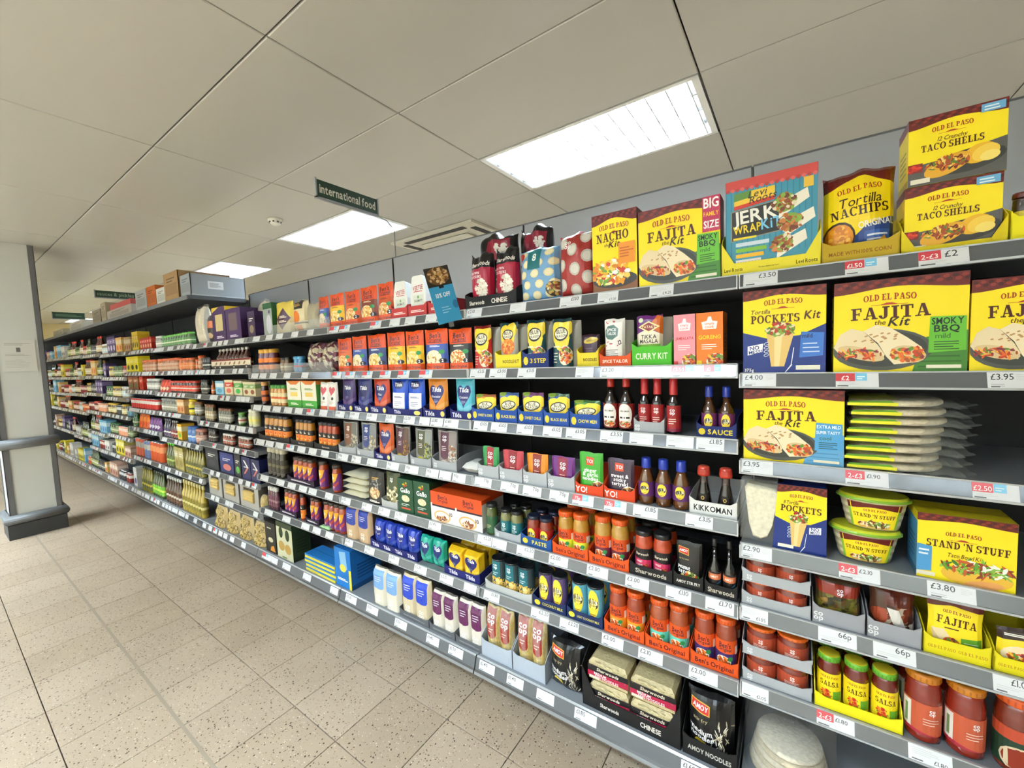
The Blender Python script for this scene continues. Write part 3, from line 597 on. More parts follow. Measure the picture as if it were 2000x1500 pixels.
def jar(r, h, lid, content, design, args=(), kw={}, lv=(.08, .6), neck=.88, seed=1, span=3.6, lidtop=None, glass='sauce_glass', shoulder=.7):
    b = MB(glass); c = lin(content); cd_ = lin(_lt(content, -.25))
    b.lathe([(r*.9, 0, cd_), (r*.985, .004, c), (r, .012, c), (r, h*shoulder, c), (r*.97, h*(shoulder+.05), c), (r*neck, h*(shoulder+.13), c), (r*neck, h*.89, c)], 18, 0, r)
    l = MB('plastic_lid'); lr = r*neck*1.06
    l.lathe([(lr, h*.885, lid), (lr*1.02, h*.895, lid), (lr*1.02, h*.965, lid), (lr*.96, h*.995, lidtop or lid), (lr*.8, h, lidtop or lid), (.001, h, lidtop or lid)], 20, 0, r)
    for k in range(20):
        a = 2*math.pi*k/20
        l.poly([(lr*1.025*math.cos(a+t), r+lr*1.025*math.sin(a+t), z*h) for t, z in ((-.05, .9), (.05, .9), (.05, .96), (-.05, .96))], _lt(lid, -.18) if isinstance(lid, str) else lid)
    lab = cyl_label(r, h*(lv[1]-lv[0]), h*lv[0], span, design, r, args, kw, seed)
    return [('jar_glass', b.mesh('jar_glass')), ('lid', l.mesh('lid')), ('label', lab)]
def bottle(r, h, glass, cap, design, args=(), kw={}, lv=(.06, .5), prof=None, seed=1, capf=.86, neck=.34, span=3.4, m='bottle_glass'):
    b = MB(m); c = lin(glass)
    P = prof or [(.9, 0), (1, .015), (1, .52), (.94, .57), (.6, .66), (neck, .76), (neck*.95, capf)]
    b.lathe([(r*q, h*z, c) for q, z in P], 16, 0, r)
    l = MB('plastic_lid'); nr = r*P[-1][0]*1.15
    l.lathe([(nr, h*capf, cap), (nr*1.04, h*(capf+.01), cap), (nr, h*.985, cap), (nr*.8, h, cap), (.001, h, cap)], 14, 0, r)
    lab = cyl_label(r, h*(lv[1]-lv[0]), h*lv[0], span, design, r, args, kw, seed)
    return [('bottle_glass', b.mesh('bottle_glass')), ('cap', l.mesh('cap')), ('label', lab)]
def tin(r, h, lid, design, args=(), kw={}, seed=1):
    b = MB('tin_metal'); c = lin('B8B8B8')
    b.lathe([(r*.94, 0, c), (r, .004, c), (r*.985, .007, c), (r*.985, h-.007, c), (r*1.01, h-.004, c), (r*1.01, h, c), (r*.95, h, c)], 18, 0, r, caps=False)
    t = MB('plastic_lid'); t.lathe([(r*1.02, h-.006, lid), (r*1.02, h+.001, lid), (r*.93, h+.0015, lid), (r*.92, h-.003, lid), (.001, h-.003, lid)], 18, 0, r)
    return [('can', b.mesh('can')), ('lid', t.mesh('lid')), ('label', cyl_label(r, h*.92, h*.04, 4.2, design, r, args, kw, seed))]
def tray(w, d, hf, hs, col, txt='', tcol='FFFFFF', m='tray_card', notch=True, t=.002, logo=None, slab=False, th=.4, inner=None, nh=.012, tw=.42):
    """shelf-ready display tray: floor, back, two sides falling to a low front lip"""
    mb = MB(m); ci = lin(inner or _lt(col, -.12)); co = lin(col)
    mb.box(-w/2, w/2, 0, d, 0, t, co); mb.box(-w/2, w/2, d-t, d, t, hs, ci); mb.box(-w/2, w/2, 0, t, t, hf, co)
    for sx in (-1, 1):
        x0, x1 = sorted((sx*w/2, sx*(w/2-t)))
        P = [(0, t), (d, t), (d, hs), (d*.3, hs), (d*.12, (hf+nh+hs)/2), (0, hf+(nh if notch else 0))]
        A = mb.pts([(x0, y, z) for y, z in P]); B = mb.pts([(x1, y, z) for y, z in P])
        mb.face(A[::-1], co); mb.face(B, co)
        for k in range(len(P)): mb.face((A[k], A[(k+1) % 6], B[(k+1) % 6], B[k]), co)
    if notch:
        for sx in (-1, 1): mb.poly([(sx*w/2, -.0002, hf), (sx*w*.36, -.0002, hf), (sx*w/2, -.0002, hf+nh)][::-sx], co); mb.poly([(sx*w/2, t, hf), (sx*w*.36, t, hf), (sx*w/2, t, hf+nh)][::sx], ci)
    p = Pr(mb, w, hf, m=m)
    if txt:
        for i, (s, u) in enumerate(txt if isinstance(txt, (list, tuple)) else [(txt, .6 if logo == 'oval' else .5)]): p.text(s, u, .5, th, tcol, (.62 if logo == 'oval' else .8) if not isinstance(txt, (list, tuple)) else tw, 2 if slab else 1)
    if logo == 'coop': coop(p, .12, .5, .3, 'E4E6E8')
    if logo == 'oval': p.ell(.14, .5, .09, .3, 'E0C83A', 0, 10)
    if logo == 'dot': p.ell(.86, .5, .09, .36, 'E8D878', 0, 12)
    return [('tray', mb.mesh('tray'))]
# ------------------------------------------------------------------ the room
CEIL = 2.62
X0, X1, Y0, Y1 = -14.2, 4.6, -5.4, 6.2
# floor: speckled 300 mm tiles, each its own piece near the camera
def floor_material():
    m = bpy.data.materials.new('speckled_tile'); m.use_nodes = True; nt = m.node_tree; b = nt.nodes['Principled BSDF']; MAT['speckled_tile'] = m
    N = nt.nodes.new; L = nt.links.new
    g = N('ShaderNodeNewGeometry'); oi = N('ShaderNodeObjectInfo')
    base = N('ShaderNodeMix'); base.data_type = 'RGBA'; base.inputs['A'].default_value = lin('AD9B86'); base.inputs['B'].default_value = lin('A6937D'); L(oi.outputs['Random'], base.inputs['Factor'])
    n1 = N('ShaderNodeTexNoise'); n1.inputs['Scale'].default_value = 2.2; n1.inputs['Detail'].default_value = 6; L(g.outputs['Position'], n1.inputs['Vector'])
    st = N('ShaderNodeMix'); st.data_type = 'RGBA'; st.blend_type = 'MULTIPLY'; st.inputs['Factor'].default_value = .22
    r1 = N('ShaderNodeValToRGB'); r1.color_ramp.elements[0].position = .3; r1.color_ramp.elements[0].color = (.45, .43, .4, 1); r1.color_ramp.elements[1].position = .62; r1.color_ramp.elements[1].color = (1.05, 1.05, 1.05, 1)
    L(n1.outputs['Fac'], r1.inputs[0]); L(base.outputs['Result'], st.inputs['A']); L(r1.outputs[0], st.inputs['B'])
    src = st.outputs['Result']
    for sc, thr, col, seed in ((95, .32, '3E2A20', 0), (160, .28, '6A4A36', 3.3), (110, .25, 'CCBEAC', 9.1), (220, .27, 'A08E7A', 5.7)):
        mp = N('ShaderNodeMapping'); mp.inputs['Location'].default_value = (seed, seed*.7, 0); mp.inputs['Scale'].default_value = (1, 1, 0.001)
        v = N('ShaderNodeTexVoronoi'); v.inputs['Scale'].default_value = sc; v.inputs['Randomness'].default_value = 1
        L(g.outputs['Position'], mp.inputs['Vector']); 
        nz = N('ShaderNodeTexNoise'); nz.inputs['Scale'].default_value = sc*1.3; L(g.outputs['Position'], nz.inputs['Vector'])
        ad = N('ShaderNodeVectorMath'); ad.operation = 'MULTIPLY_ADD'; ad.inputs[1].default_value = (.006, .006, 0); L(nz.outputs['Color'], ad.inputs[0]); L(mp.outputs[0], ad.inputs[2]); L(ad.outputs[0], v.inputs['Vector'])
        # random size per speck
        sx = N('ShaderNodeSeparateColor'); L(v.outputs['Color'], sx.inputs[0])
        mm = N('ShaderNodeMath'); mm.operation = 'MULTIPLY'; mm.inputs[1].default_value = thr*1.6; L(sx.outputs[0], mm.inputs[0])
        sb = N('ShaderNodeMath'); sb.operation = 'SUBTRACT'; sb.inputs[1].default_value = thr*.55; L(mm.outputs[0], sb.inputs[0])
        lt = N('ShaderNodeMath'); lt.operation = 'LESS_THAN'; L(v.outputs['Distance'], lt.inputs[0]); L(sb.outputs[0], lt.inputs[1])
        mx = N('ShaderNodeMix'); mx.data_type = 'RGBA'; L(lt.outputs[0], mx.inputs['Factor']); L(src, mx.inputs['A']); mx.inputs['B'].default_value = lin(col); src = mx.outputs['Result']
    L(src, b.inputs['Base Color']); b.inputs['Roughness'].default_value = .42; b.inputs['Specular IOR Level'].default_value = .4
floor_material()
mb = MB('matt_paint'); mb.box(X0, X1, Y0, Y1, -.1, -.012, '8E7A68'); floor = struct('floor', mb.mesh('floor'), 'beige speckled tiled supermarket floor')
def tile_mesh(name, sx, sy, gap, t, col, m, bev):
    b = MB(m); b.bevbox(-sx/2+gap/2, sx/2-gap/2, -sy/2+gap/2, sy/2-gap/2, -t, 0, bev, lin(col), m); return b.mesh(name)
FT = .3; tm = tile_mesh('floor_tile', FT, FT, .0034, .012, 'C8B49C', 'speckled_tile', .0008)
cells = []
for i in range(-47, 16):
    for j in range(-16, 20):
        cx, cy = -1.747+FT*(i+.5), -.818+FT*(j+.5)
        if X0 < cx < X1 and Y0 < cy < Y1: cells.append((math.hypot(cx+.9, (cy+1.0)*1.4) + (50 if cy > .05 or cx > .25 else 0), cx, cy))
cells.sort(); far = MB('speckled_tile')
for k, (d_, cx, cy) in enumerate(cells):
    if k < 296: link('floor_tile', tm, floor, (cx, cy, 0))
    else: far.box(cx-FT/2+.001, cx+FT/2-.001, cy-FT/2+.001, cy+FT/2-.001, -.012, 0, 'C8B49C')
o = link('far_floor_tiles', far.mesh('far_floor_tiles'), floor); o['kind'] = 'stuff'
# expansion joint that runs up the aisle
mb = MB('rubber'); mb.box(-9.5, 1.0, -.824, -.812, -.004, .0007, '948674'); struct('joint_strip', mb.mesh('joint_strip'), parent=floor)

# ceiling: metal lay-in panels
TX, TY = 1.216, .594; CX0, CY0 = -.342, -.520
def is_light(i, j): return ((i % 2 == 0) and (j in (2, 7))) or (j == -3 and i % 4 == 0) or (j in (-6, -8) and i < 7)  # dense rows far behind the camera are unseen, added to brighten shelf fronts
mat('ceiling_panel', .27, spec=.45, noise=.05, nscale=1.5, bump=.05, bscale=3.0)
ceil_me = tile_mesh('ceiling_panel', TX, TY, .006, .012, 'BEBCB4', 'ceiling_panel', .003)
mb = MB('matt_paint'); mb.box(X0, X1, Y0, Y1, CEIL+.14, CEIL+.2, '6E6A60'); ceiling = struct('ceiling', mb.mesh('ceiling'), 'off-white metal panel suspended ceiling')
def panel_at(i, j): return CX0 - TX*(i+.5), CY0 + TY*(j+.5)
ncp = 0; rest = MB('ceiling_panel')
for i in range(-4, 12):
    for j in range(-8, 11):
        cx, cy = panel_at(i, j)
        if is_light(i, j) or not (X0-.5 < cx < X1+.5): continue
        if -3 <= j <= 9 and i >= -2: link('ceiling_panel', ceil_me, ceiling, (cx, cy, CEIL+.012))
        else: rest.box(cx-TX/2+.003, cx+TX/2-.003, cy-TY/2+.003, cy+TY/2-.003, CEIL, CEIL+.012, 'BEBCB4')
o = link('far_ceiling_panels', rest.mesh('far_ceiling_panels'), ceiling); o['kind'] = 'stuff'
# walls
def wall(name, x0, x1, y0, y1, z0=0, z1=CEIL+.1, col='CFC3A2', parent=None):
    b = MB('matt_paint'); b.box(x0, x1, y0, y1, z0, z1, col); return struct(name, b.mesh(name), None if parent else 'plain painted shop wall', parent=parent)
mbw = MB('matt_paint')
for y0, y1, z0, z1 in ((Y0, -4.6, 0, CEIL+.1), (-4.6, -1.9, 0, .5), (-4.6, -1.9, 2.3, CEIL+.1), (-1.9, Y1, 0, CEIL+.1)): mbw.box(X0-.12, X0, y0, y1, z0, z1, 'D8C48E')
o = struct('wall_end', mbw.mesh('wall_end'), 'cream end wall of the shop with a window')
wall('wall_rear', X0, X1, Y1, Y1+.12, col='D2CBB8'); wall('wall_front', X0, X1, Y0-.12, Y0, col='D2CBB8'); wall('wall_right', X1, X1+.12, Y0, Y1, col='D2CBB8')
w1 = MB('white_metal')
for a in ((-4.6, -4.54, .5, 2.3), (-1.96, -1.9, .5, 2.3), (-4.54, -1.96, .5, .56), (-4.54, -1.96, 2.24, 2.3), (-3.28, -3.22, .56, 2.24)): w1.box(X0-.1, X0-.02, a[0], a[1], a[2], a[3], 'C8C8C6')
win = struct('window_1', w1.mesh('window_frame'), 'shop window in the end wall')
gp = MB('clear_plastic'); gp.box(X0-.07, X0-.06, -4.54, -1.96, .56, 2.24, 'DDE8F0'); struct('pane', gp.mesh('pane'), parent=win)

# recessed lamps with parabolic louvres
def lamp_protos():
    hx, hy = TX/2-.006, TY/2-.006; H = .075
    f = MB('white_metal'); c = 'F2F2EE'
    f.box(-hx, hx, -hy, -hy+.022, CEIL-.001, CEIL+.014, c); f.box(-hx, hx, hy-.022, hy, CEIL-.001, CEIL+.014, c); f.box(-hx, -hx+.03, -hy, hy, CEIL-.001, CEIL+.014, c); f.box(hx-.03, hx, -hy, hy, CEIL-.001, CEIL+.014, c)
    h = MB('white_metal'); h.box(-hx, hx, -hy, hy, CEIL+.105, CEIL+.11, c); h.box(-hx, hx, -hy, -hy+.004, CEIL, CEIL+.11, c); h.box(-hx, hx, hy-.004, hy, CEIL, CEIL+.11, c); h.box(-hx, -hx+.004, -hy, hy, CEIL, CEIL+.11, c); h.box(hx-.004, hx, -hy, hy, CEIL, CEIL+.11, c)
    l = MB('louvre_metal')
    for k in range(13):
        x = -hx+.05+(2*hx-.1)*k/12
        l.poly([(x-.012, -hy+.02, CEIL+.055), (x-.001, -hy+.02, CEIL+.004), (x-.001, hy-.02, CEIL+.004), (x-.012, hy-.02, CEIL+.055)], 'D6D8DC'); l.poly([(x+.012, -hy+.02, CEIL+.055), (x+.001, -hy+.02, CEIL+.004), (x+.001, hy-.02, CEIL+.004), (x+.012, hy-.02, CEIL+.055)], 'D6D8DC')
    for y in (-hy/2, 0, hy/2): l.poly([(-hx+.03, y-.012, CEIL+.055), (-hx+.03, y-.001, CEIL+.003), (hx-.03, y-.001, CEIL+.003), (hx-.03, y-.012, CEIL+.055)], 'D6D8DC'); l.poly([(-hx+.03, y+.012, CEIL+.055), (-hx+.03, y+.001, CEIL+.003), (hx-.03, y+.001, CEIL+.003), (hx-.03, y+.012, CEIL+.055)], 'D6D8DC')
    for k in range(13): x = -hx+.05+(2*hx-.1)*k/12; l.box(x-.003, x+.003, -hy+.02, hy-.02, CEIL+.001, CEIL+.004, 'C8CACC', 'white_metal')
    for y in (-hy/2, 0, hy/2): l.box(-hx+.03, hx-.03, y-.004, y+.004, CEIL+.0005, CEIL+.003, 'C8CACC', 'white_metal')
    return f.mesh('lamp_frame'), h.mesh('lamp_housing'), l.mesh('louvre')
LF, LH, LL = lamp_protos()
ORD = ['nearest', 'second', 'third', 'fourth', 'fifth', 'sixth', 'seventh', 'eighth']
def tube_mesh():
    b = MB('lamp_tube')
    for y in (-.21, -.07, .07, .21): b.tube([(-.56, y, CEIL+.088), (.56, y, CEIL+.088)], .012, 'FFFFFF', 8)
    return b.mesh('fluorescent_tube')
mat('lamp_tube', .4, color='FFFFFF', emit=9.0)
TUBE = tube_mesh()
ld = bpy.data.lights.new('lamp_light', 'AREA'); ld.shape = 'RECTANGLE'; ld.size = TX-.08; ld.size_y = TY-.08; ld.energy = LAMP_POWER; ld.color = (.71, .87, 1.0)
def ceiling_lamp(i, j, label):
    cx, cy = panel_at(i, j)
    t = link('ceiling_lamp', None, loc=(cx, cy, 0)); tag(t, label, 'lamp', 'recessed ceiling lamps')
    link('frame', LF, t); link('housing', LH, t); link('louvre', LL, t); link('fluorescent_tube', TUBE, t)
    lo = bpy.data.objects.new('lamp_light', ld); COL.objects.link(lo); lo.parent = t; lo.location = (0, 0, CEIL+.065)
for j in (-8, -6, -3, 2, 7):
    for i in range(-2, 12):
        k = i//2
        if not is_light(i, j): continue
        if j == 2 and k >= 0: lab = ['bright louvred ceiling lamp above the taco and nacho boxes', 'bright louvred ceiling lamp behind the international food sign', 'bright louvred ceiling lamp above the grey box on the canopy', 'small fourth louvred ceiling lamp further down the aisle', 'distant fifth louvred ceiling lamp near the far hanging sign', 'most distant louvred ceiling lamp over the shelves'][min(k, 5)]
        else: lab = 'louvred ceiling lamp over the %s %s' % ('shopper side of the aisle,' if j == -3 else 'far side behind the shopper,' if j == -6 else 'farthest side behind the shopper,' if j == -8 else 'next aisle,' if j == 7 else 'right end of the shelves,', ['right end', 'next to right end', 'third along', 'fourth along', 'fifth along', 'sixth along', 'seventh along', 'eighth along', 'ninth along', 'tenth along', 'eleventh along', 'twelfth along', 'thirteenth along', 'far end'][i+2])
        ceiling_lamp(i, j, lab)
# smoke detector and air-conditioning cassette
mb = MB('plastic_lid'); c = lin('E4E0D6'); mb.lathe([(.055, CEIL, c), (.055, CEIL-.012, c), (.042, CEIL-.016, c), (.04, CEIL-.034, c), (.028, CEIL-.045, c), (.001, CEIL-.047, c)][::-1], 20)
b2 = MB('rubber'); 
for k in range(8): a = k*math.pi/4; b2.box(.039*math.cos(a)-.006, .039*math.cos(a)+.006, .039*math.sin(a)-.006, .039*math.sin(a)+.006, CEIL-.032, CEIL-.022, '4A4844')
place('smoke_detector', [('body', mb.mesh('body')), ('sensor_slots', b2.mesh('sensor_slots'))], 'round white smoke detector on the ceiling beside the hanging sign', 'smoke detector', (-3.44, .41, 0))
mb = MB('white_metal'); ax, ay = .52, .42
mb.box(-ax, ax, -ay, ay, CEIL-.022, CEIL-.002, 'DAD5C4')
g = MB('rubber'); g.box(-ax+.14, ax-.14, -ay+.05, -ay+.11, CEIL-.026, CEIL-.021, '24221F'); g.box(-ax+.14, ax-.14, ay-.11, ay-.05, CEIL-.026, CEIL-.021, '24221F'); g.box(-ax+.05, -ax+.11, -ay+.12, ay-.12, CEIL-.026, CEIL-.021, '24221F'); g.box(ax-.11, ax-.05, -ay+.12, ay-.12, CEIL-.026, CEIL-.021, '24221F')
g2 = MB('white_metal'); g2.bevbox(-.3, .3, -.22, .22, CEIL-.045, CEIL-.021, .012, 'E0DBCB')
place('air_conditioner', [('casing', mb.mesh('casing')), ('air_slots', g.mesh('air_slots')), ('grille', g2.mesh('grille'))], 'white air conditioning cassette in the ceiling behind the shelves', 'air conditioner', (-2.78, 1.86, 0))

# hanging category signs on a bent rod
def sign(x, y0, y1, z0, z1, txt, label, rod=True, tcol='E6E4D2', zr=2.112):
    t = link('hanging_sign', None, loc=(x, 0, 0)); tag(t, label, 'sign', 'aisle category signs')
    b = MB('printed_card'); b.box(-.004, .004, y0, y1, z0, z1, '24402E')
    p = Pr(b, y1-y0, z1-z0, surf=lambda u, v, n: (.0045+n, y0+u*(y1-y0), z0+v*(z1-z0))); p.text(txt, .5, .52, .5 if len(txt) > 14 else .46, tcol, .92)
    link('board', b.mesh('board'), t)
    f = MB('shelf_paint')
    for a in ((y0-.008, y0, z0-.008, z1+.006), (y1, y1+.006, z0-.008, z1+.006), (y0-.008, y1+.006, z0-.01, z0)): f.box(-.009, .009, a[0], a[1], a[2], a[3], '9A9EA0')
    link('frame', f.mesh('frame'), t)
    if rod:
        r = MB('shelf_paint'); r.tube([(0, y0, z0-.006), (0, y1+.02, z0-.008), (0, y1+.07, z0-.018), (0, y1+.11, z0-.05), (0, y1+.125, z0-.07), (0, y1+.125, max(z0-.26, zr))], .0035, '8A8C8E', 8); link('rod', r.mesh('rod'), t)
sign(-2.13, -.02, .372, 2.352, 2.444, 'international food', 'green hanging sign lettered international food on a bent rod')
sign(-6.13, -.17, .153, 2.254, 2.325, 'sauces & pickles', 'small dark green hanging sign above the red carton on the canopy', tcol='8FA48C', zr=2.13)
sign(-9.13, -.09, .248, 2.285, 2.38, 'category', 'most distant dark green hanging sign beyond the pillar', tcol='5E7A60', zr=2.07)

# pillar with bumpers
def pillar():
    px0, px1, py0, py1 = -6.02, -5.7, -.945, -.625
    t = link('pillar', None, loc=(0, 0, 0)); tag(t, 'white boxed pillar with grey corner strips and bumper rails', 'pillar')
    b = MB('matt_paint'); b.box(px0+.006, px1-.006, py0+.006, py1-.006, 0, CEIL, 'CDCFCB'); link('casing', b.mesh('casing'), t)
    for x in (px0, px1):
        for y in (py0, py1):
            c = MB('shelf_paint'); sx = -1 if x == px1 else 1; sy = -1 if y == py1 else 1
            c.box(min(x, x+sx*.038), max(x, x+sx*.038), min(y, y+sy*.004), max(y, y+sy*.004), .1, CEIL, '67686A'); c.box(min(x, x+sx*.004), max(x, x+sx*.004), min(y, y+sy*.038), max(y, y+sy*.038), .1, CEIL, '67686A'); link('corner_strip', c.mesh('corner_strip'), t)
    def ring(name, z0, z1, out, col):
        r = MB('rubber'); n = 8
        for k in range(n):
            a0, a1 = math.pi*k/n-math.pi/2, math.pi*(k+1)/n-math.pi/2; zc, hz = (z0+z1)/2, (z1-z0)/2
            e0, e1 = .004+out*math.cos(a0), .004+out*math.cos(a1); za, zb = zc+hz*math.sin(a0), zc+hz*math.sin(a1)
            A = r.pts([(px0-e0, py0-e0, za), (px1+e0, py0-e0, za), (px1+e0, py1+e0, za), (px0-e0, py1+e0, za)]); B = r.pts([(px0-e1, py0-e1, zb), (px1+e1, py0-e1, zb), (px1+e1, py1+e1, zb), (px0-e1, py1+e1, zb)])
            for q in range(4): r.face((A[q], A[(q+1) % 4], B[(q+1) % 4], B[q]), lin(col), None, True)
        link(name, r.mesh(name), t)
    ring('bumper_rail', .8, .89, .024, '707274'); ring('foot_bumper', .13, .215, .035, '6A6C6D')
    k = MB('rubber'); k.box(px0-.02, px1+.02, py0-.02, py1+.02, 0, .13, '3A3B3C'); link('plinth', k.mesh('plinth'), t)
    n = MB('ticket_paper'); n.box(px1+.0005, px1+.002, -.885, -.682, 1.49, 1.765, 'D4D4CE')
    p = Pr(n, .203, .275, surf=lambda u, v, q: (px1+.0022+q, -.885+u*.203, 1.49+v*.275)); p.lines(.12, .84, .9, .93, 2, 'A2A29C', .4); p.rect(.44, .62, .56, .76, '6E6E6A'); p.lines(.12, .5, .88, .58, 2, 'A8A8A2', .35); p.lines(.1, .12, .9, .4, 6, 'BDBDB8', .3)
    place('notice', [('notice', n.mesh('notice'))], 'printed paper notice in a sleeve stuck on the pillar', 'notice', (0, 0, 0))
pillar()

# ------------------------------------------------------------------ shelving
DEPTH = .47; PANEL_TOP = 2.105
BX = -.130
BAYS = 'ABCDEFGHIJKL'
BAYN = ['rightmost bay', 'second bay from right', 'third bay from right', 'fourth bay from right', 'fifth bay from right', 'sixth bay from right', 'seventh bay from right', 'eighth bay from right', 'ninth bay from right', 'tenth bay from right', 'eleventh bay from right', 'farthest bay']
def bay_x(b): k = BAYS.index(b); return BX + 1.0*(1-k) - 1.0, BX + 1.0*(1-k)
ROWS = {'A': [1.653, 1.377, 1.131, .883, .696, .459], 'B': [1.653, 1.404, 1.185, .944, .692, .450], 'E': [1.653, 1.440, 1.238, 1.017, .846, .612, .398],
        'F': [1.66, 1.44, 1.24, 1.05, .80, .505], 'G': [1.665, 1.44, 1.25, 1.05, .84, .512], 'H': [1.67, 1.39, 1.15, .94, .69, .445], 'I': [1.69, 1.41, 1.185, .94, .66, .44], 'J': [1.70, 1.40, 1.16, .90, .52], 'K': [1.71, 1.40, 1.15, .90, .55]}
ROWS['L'] = ROWS['K']
ROWS['C'] = ROWS['D'] = ROWS['B']
BASE_TOP = .158
def shelf_z(b, r): return (ROWS[b]+[BASE_TOP])[r-1] - (.004 if r <= len(ROWS[b]) else 0)
RAILC, LIPC = '565A5F', 'A4A7AA'
def shelf_meshes():
    s = MB('shelf_paint'); s.box(-.497, .497, .006, DEPTH, -.030, -.004, '7E8286'); s.box(-.497, .497, .004, .010, -.042, -.004, '55585B')
    for x in (-.485, .485): s.poly([(x, .26, -.03), (x, DEPTH, -.03), (x, DEPTH, -.09)], '4E5154')
    r = MB('rail_plastic'); A = r.pts([(-.497, .004, -.003), (.497, .004, -.003), (.497, -.007, -.038), (-.497, -.007, -.038)]); r.face((A[0], A[3], A[2], A[1]), lin(RAILC)); r.box(-.497, .497, .004, .006, -.038, -.003, RAILC)
    r.box(-.497, .497, .001, .008, -.0035, .0, LIPC); r.box(-.497, .497, -.0105, .005, -.042, -.037, LIPC); r.box(-.4985, -.4955, -.011, .012, -.042, -.0032, 'C4C6C8'); r.box(.4955, .4985, -.011, .012, -.042, -.0032, 'C4C6C8')
    return s.mesh('shelf'), r.mesh('price_rail')
SM, RM = shelf_meshes()
def base_meshes():
    s = MB('shelf_paint'); s.box(-.497, .497, -.03, DEPTH, BASE_TOP-.012, BASE_TOP, '8A8E92'); s.box(-.497, .497, .03, DEPTH, 0, BASE_TOP-.012, '1E1F20')
    r = MB('rail_plastic'); w_ = .497
    P = [(-.030, .158), (-.036, .163), (-.042, .158), (-.056, .112), (-.062, .106), (-.066, .096), (-.060, .086), (-.045, .082), (-.03, .082)]
    C = [LIPC, LIPC, RAILC, '3C3E40', '74777A', '74777A', '4A4C4E', '4A4C4E']
    A = r.pts([(-w_, y, z) for y, z in P]); B = r.pts([(w_, y, z) for y, z in P])
    for k in range(len(P)-1): r.face((A[k], B[k], B[k+1], A[k+1]), lin(C[k]))
    r.face(A, lin(RAILC)); r.face(B[::-1], lin(RAILC))
    return s.mesh('base_deck'), r.mesh('base_rail')
BM, BR = base_meshes()
def panel_mesh(): 
    b = MB('panel_paint'); b.box(-.495, .495, DEPTH+.002, DEPTH+.03, 1.66, PANEL_TOP, '9EA0A5'); b.box(-.497, .497, DEPTH, DEPTH+.034, PANEL_TOP, PANEL_TOP+.006, '5C5E62'); return b.mesh('top_panel')
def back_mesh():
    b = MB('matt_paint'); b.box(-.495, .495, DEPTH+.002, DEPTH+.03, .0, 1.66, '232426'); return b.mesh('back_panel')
def upright_mesh():
    b = MB('shelf_paint'); b.box(-.0022, .0022, DEPTH-.004, DEPTH+.06, 0, PANEL_TOP-.002, '303234')
    return b.mesh('upright')
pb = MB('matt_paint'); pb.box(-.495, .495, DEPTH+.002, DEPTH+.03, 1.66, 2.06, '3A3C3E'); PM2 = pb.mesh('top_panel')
eb = MB('shelf_paint'); eb.box(-.506, -.501, .0, DEPTH+.04, 0, 2.05, '5A5C5F'); EM = eb.mesh('end_panel')
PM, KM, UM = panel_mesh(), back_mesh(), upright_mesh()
cb = MB('shelf_paint'); cb.box(-.4985, .4985, .0, DEPTH-.006, -.028, -.001, '4A4C4F'); cb.box(-.4985, .4985, .0, DEPTH-.006, -.001, 0, '8E9194'); cb.box(-.4985, .4985, -.004, .006, -.034, .0, '6C6F72')  # body below the pale top is coloured darker to imitate shade under the canopy
CANM = cb.mesh('canopy_shelf')
SHELF = {}
for b in BAYS:
    x0, x1 = bay_x(b); xc = (x0+x1)/2; k = BAYS.index(b)
    t = link('shelving_bay', None, loc=(xc, 0, 0)); tag(t, 'grey metal shelving bay with price rails, ' + BAYN[k], 'shelving', 'supermarket shelving bays')
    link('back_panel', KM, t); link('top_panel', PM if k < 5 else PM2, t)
    link('upright', UM, t, (-.5, 0, 0))
    if b == 'L': link('end_panel', EM, t)
    if b == 'A': link('upright', UM, t, (.5, 0, 0))
    for r, z in enumerate(ROWS[b]):
        s = link('shelf', SM, t, (0, 0, z)); link('price_rail', RM, s); SHELF[(b, r+1)] = s
    s = link('base_deck', BM, t); link('base_rail', BR, s); SHELF[(b, len(ROWS[b])+1)] = s
    if k >= 5: link('canopy_shelf', CANM, t, (0, 0, 2.06))
# ------------------------------------------------------------------ special products
def wrap_bag(w, h, d, big=False):
    f = MB('dry_food'); c = lin('E6D9BC')
    f.lathe([(w*.40, .003, c), (w*.42, h*.3, c), (w*.42, h*.62, c), (w*.40, h*.78, c), (.001, h*.8, c)], 22, -w*.02 if not big else 0, w*.43)
    b = MB('clear_film'); cf = lin('DDE2DC')
    def top(u, v): x = (u-.5)*w; y = v*w*.86; e = min(1, 6*min(u, 1-u), 6*min(v, 1-v)); return (x, y, h*(.18+.8*e**.5)+.003*math.sin(25*u+9*v))
    def bot(u, v): x = (u-.5)*w; y = v*w*.86; e = min(1, 6*min(u, 1-u), 6*min(v, 1-v)); return (x, y, h*(.18-.18*e**.5))
    b.grid(top, 14, 10, cf); b.grid(bot, 14, 10, cf, flip=True)
    # loose sealed end of the bag on the right
    b.grid(lambda u, v: (w/2-.01+u*w*.12, v*w*.86, h*.3+.007*abs(math.sin(9*v+u))*u), 3, 10, cf)
    g = MB('printed_film')
    g.poly([(-w/2+.002, .0, h*.22), (-w*.05, -.001, h*.22), (-w*.05, -.001, h*.62), (-w/2+.002, .0, h*.55)], 'E4E01E'); g.poly([(-w/2+.004, -.0012, h*.55), (-w*.08, -.0015, h*.62), (-w*.1, .004, h*.8), (-w/2+.006, .004, h*.72)], '7DBB3C')
    g.poly([(-w/2+.01, .01, h+.0012), (-w*.05, .01, h+.0012), (-w*.05, w*.7, h+.0012), (-w/2+.01, w*.7, h+.0012)], 'B6C03A')
    return [('wraps', f.mesh('wraps')), ('bag', b.mesh('bag')), ('printed_band', g.mesh('printed_band'))]
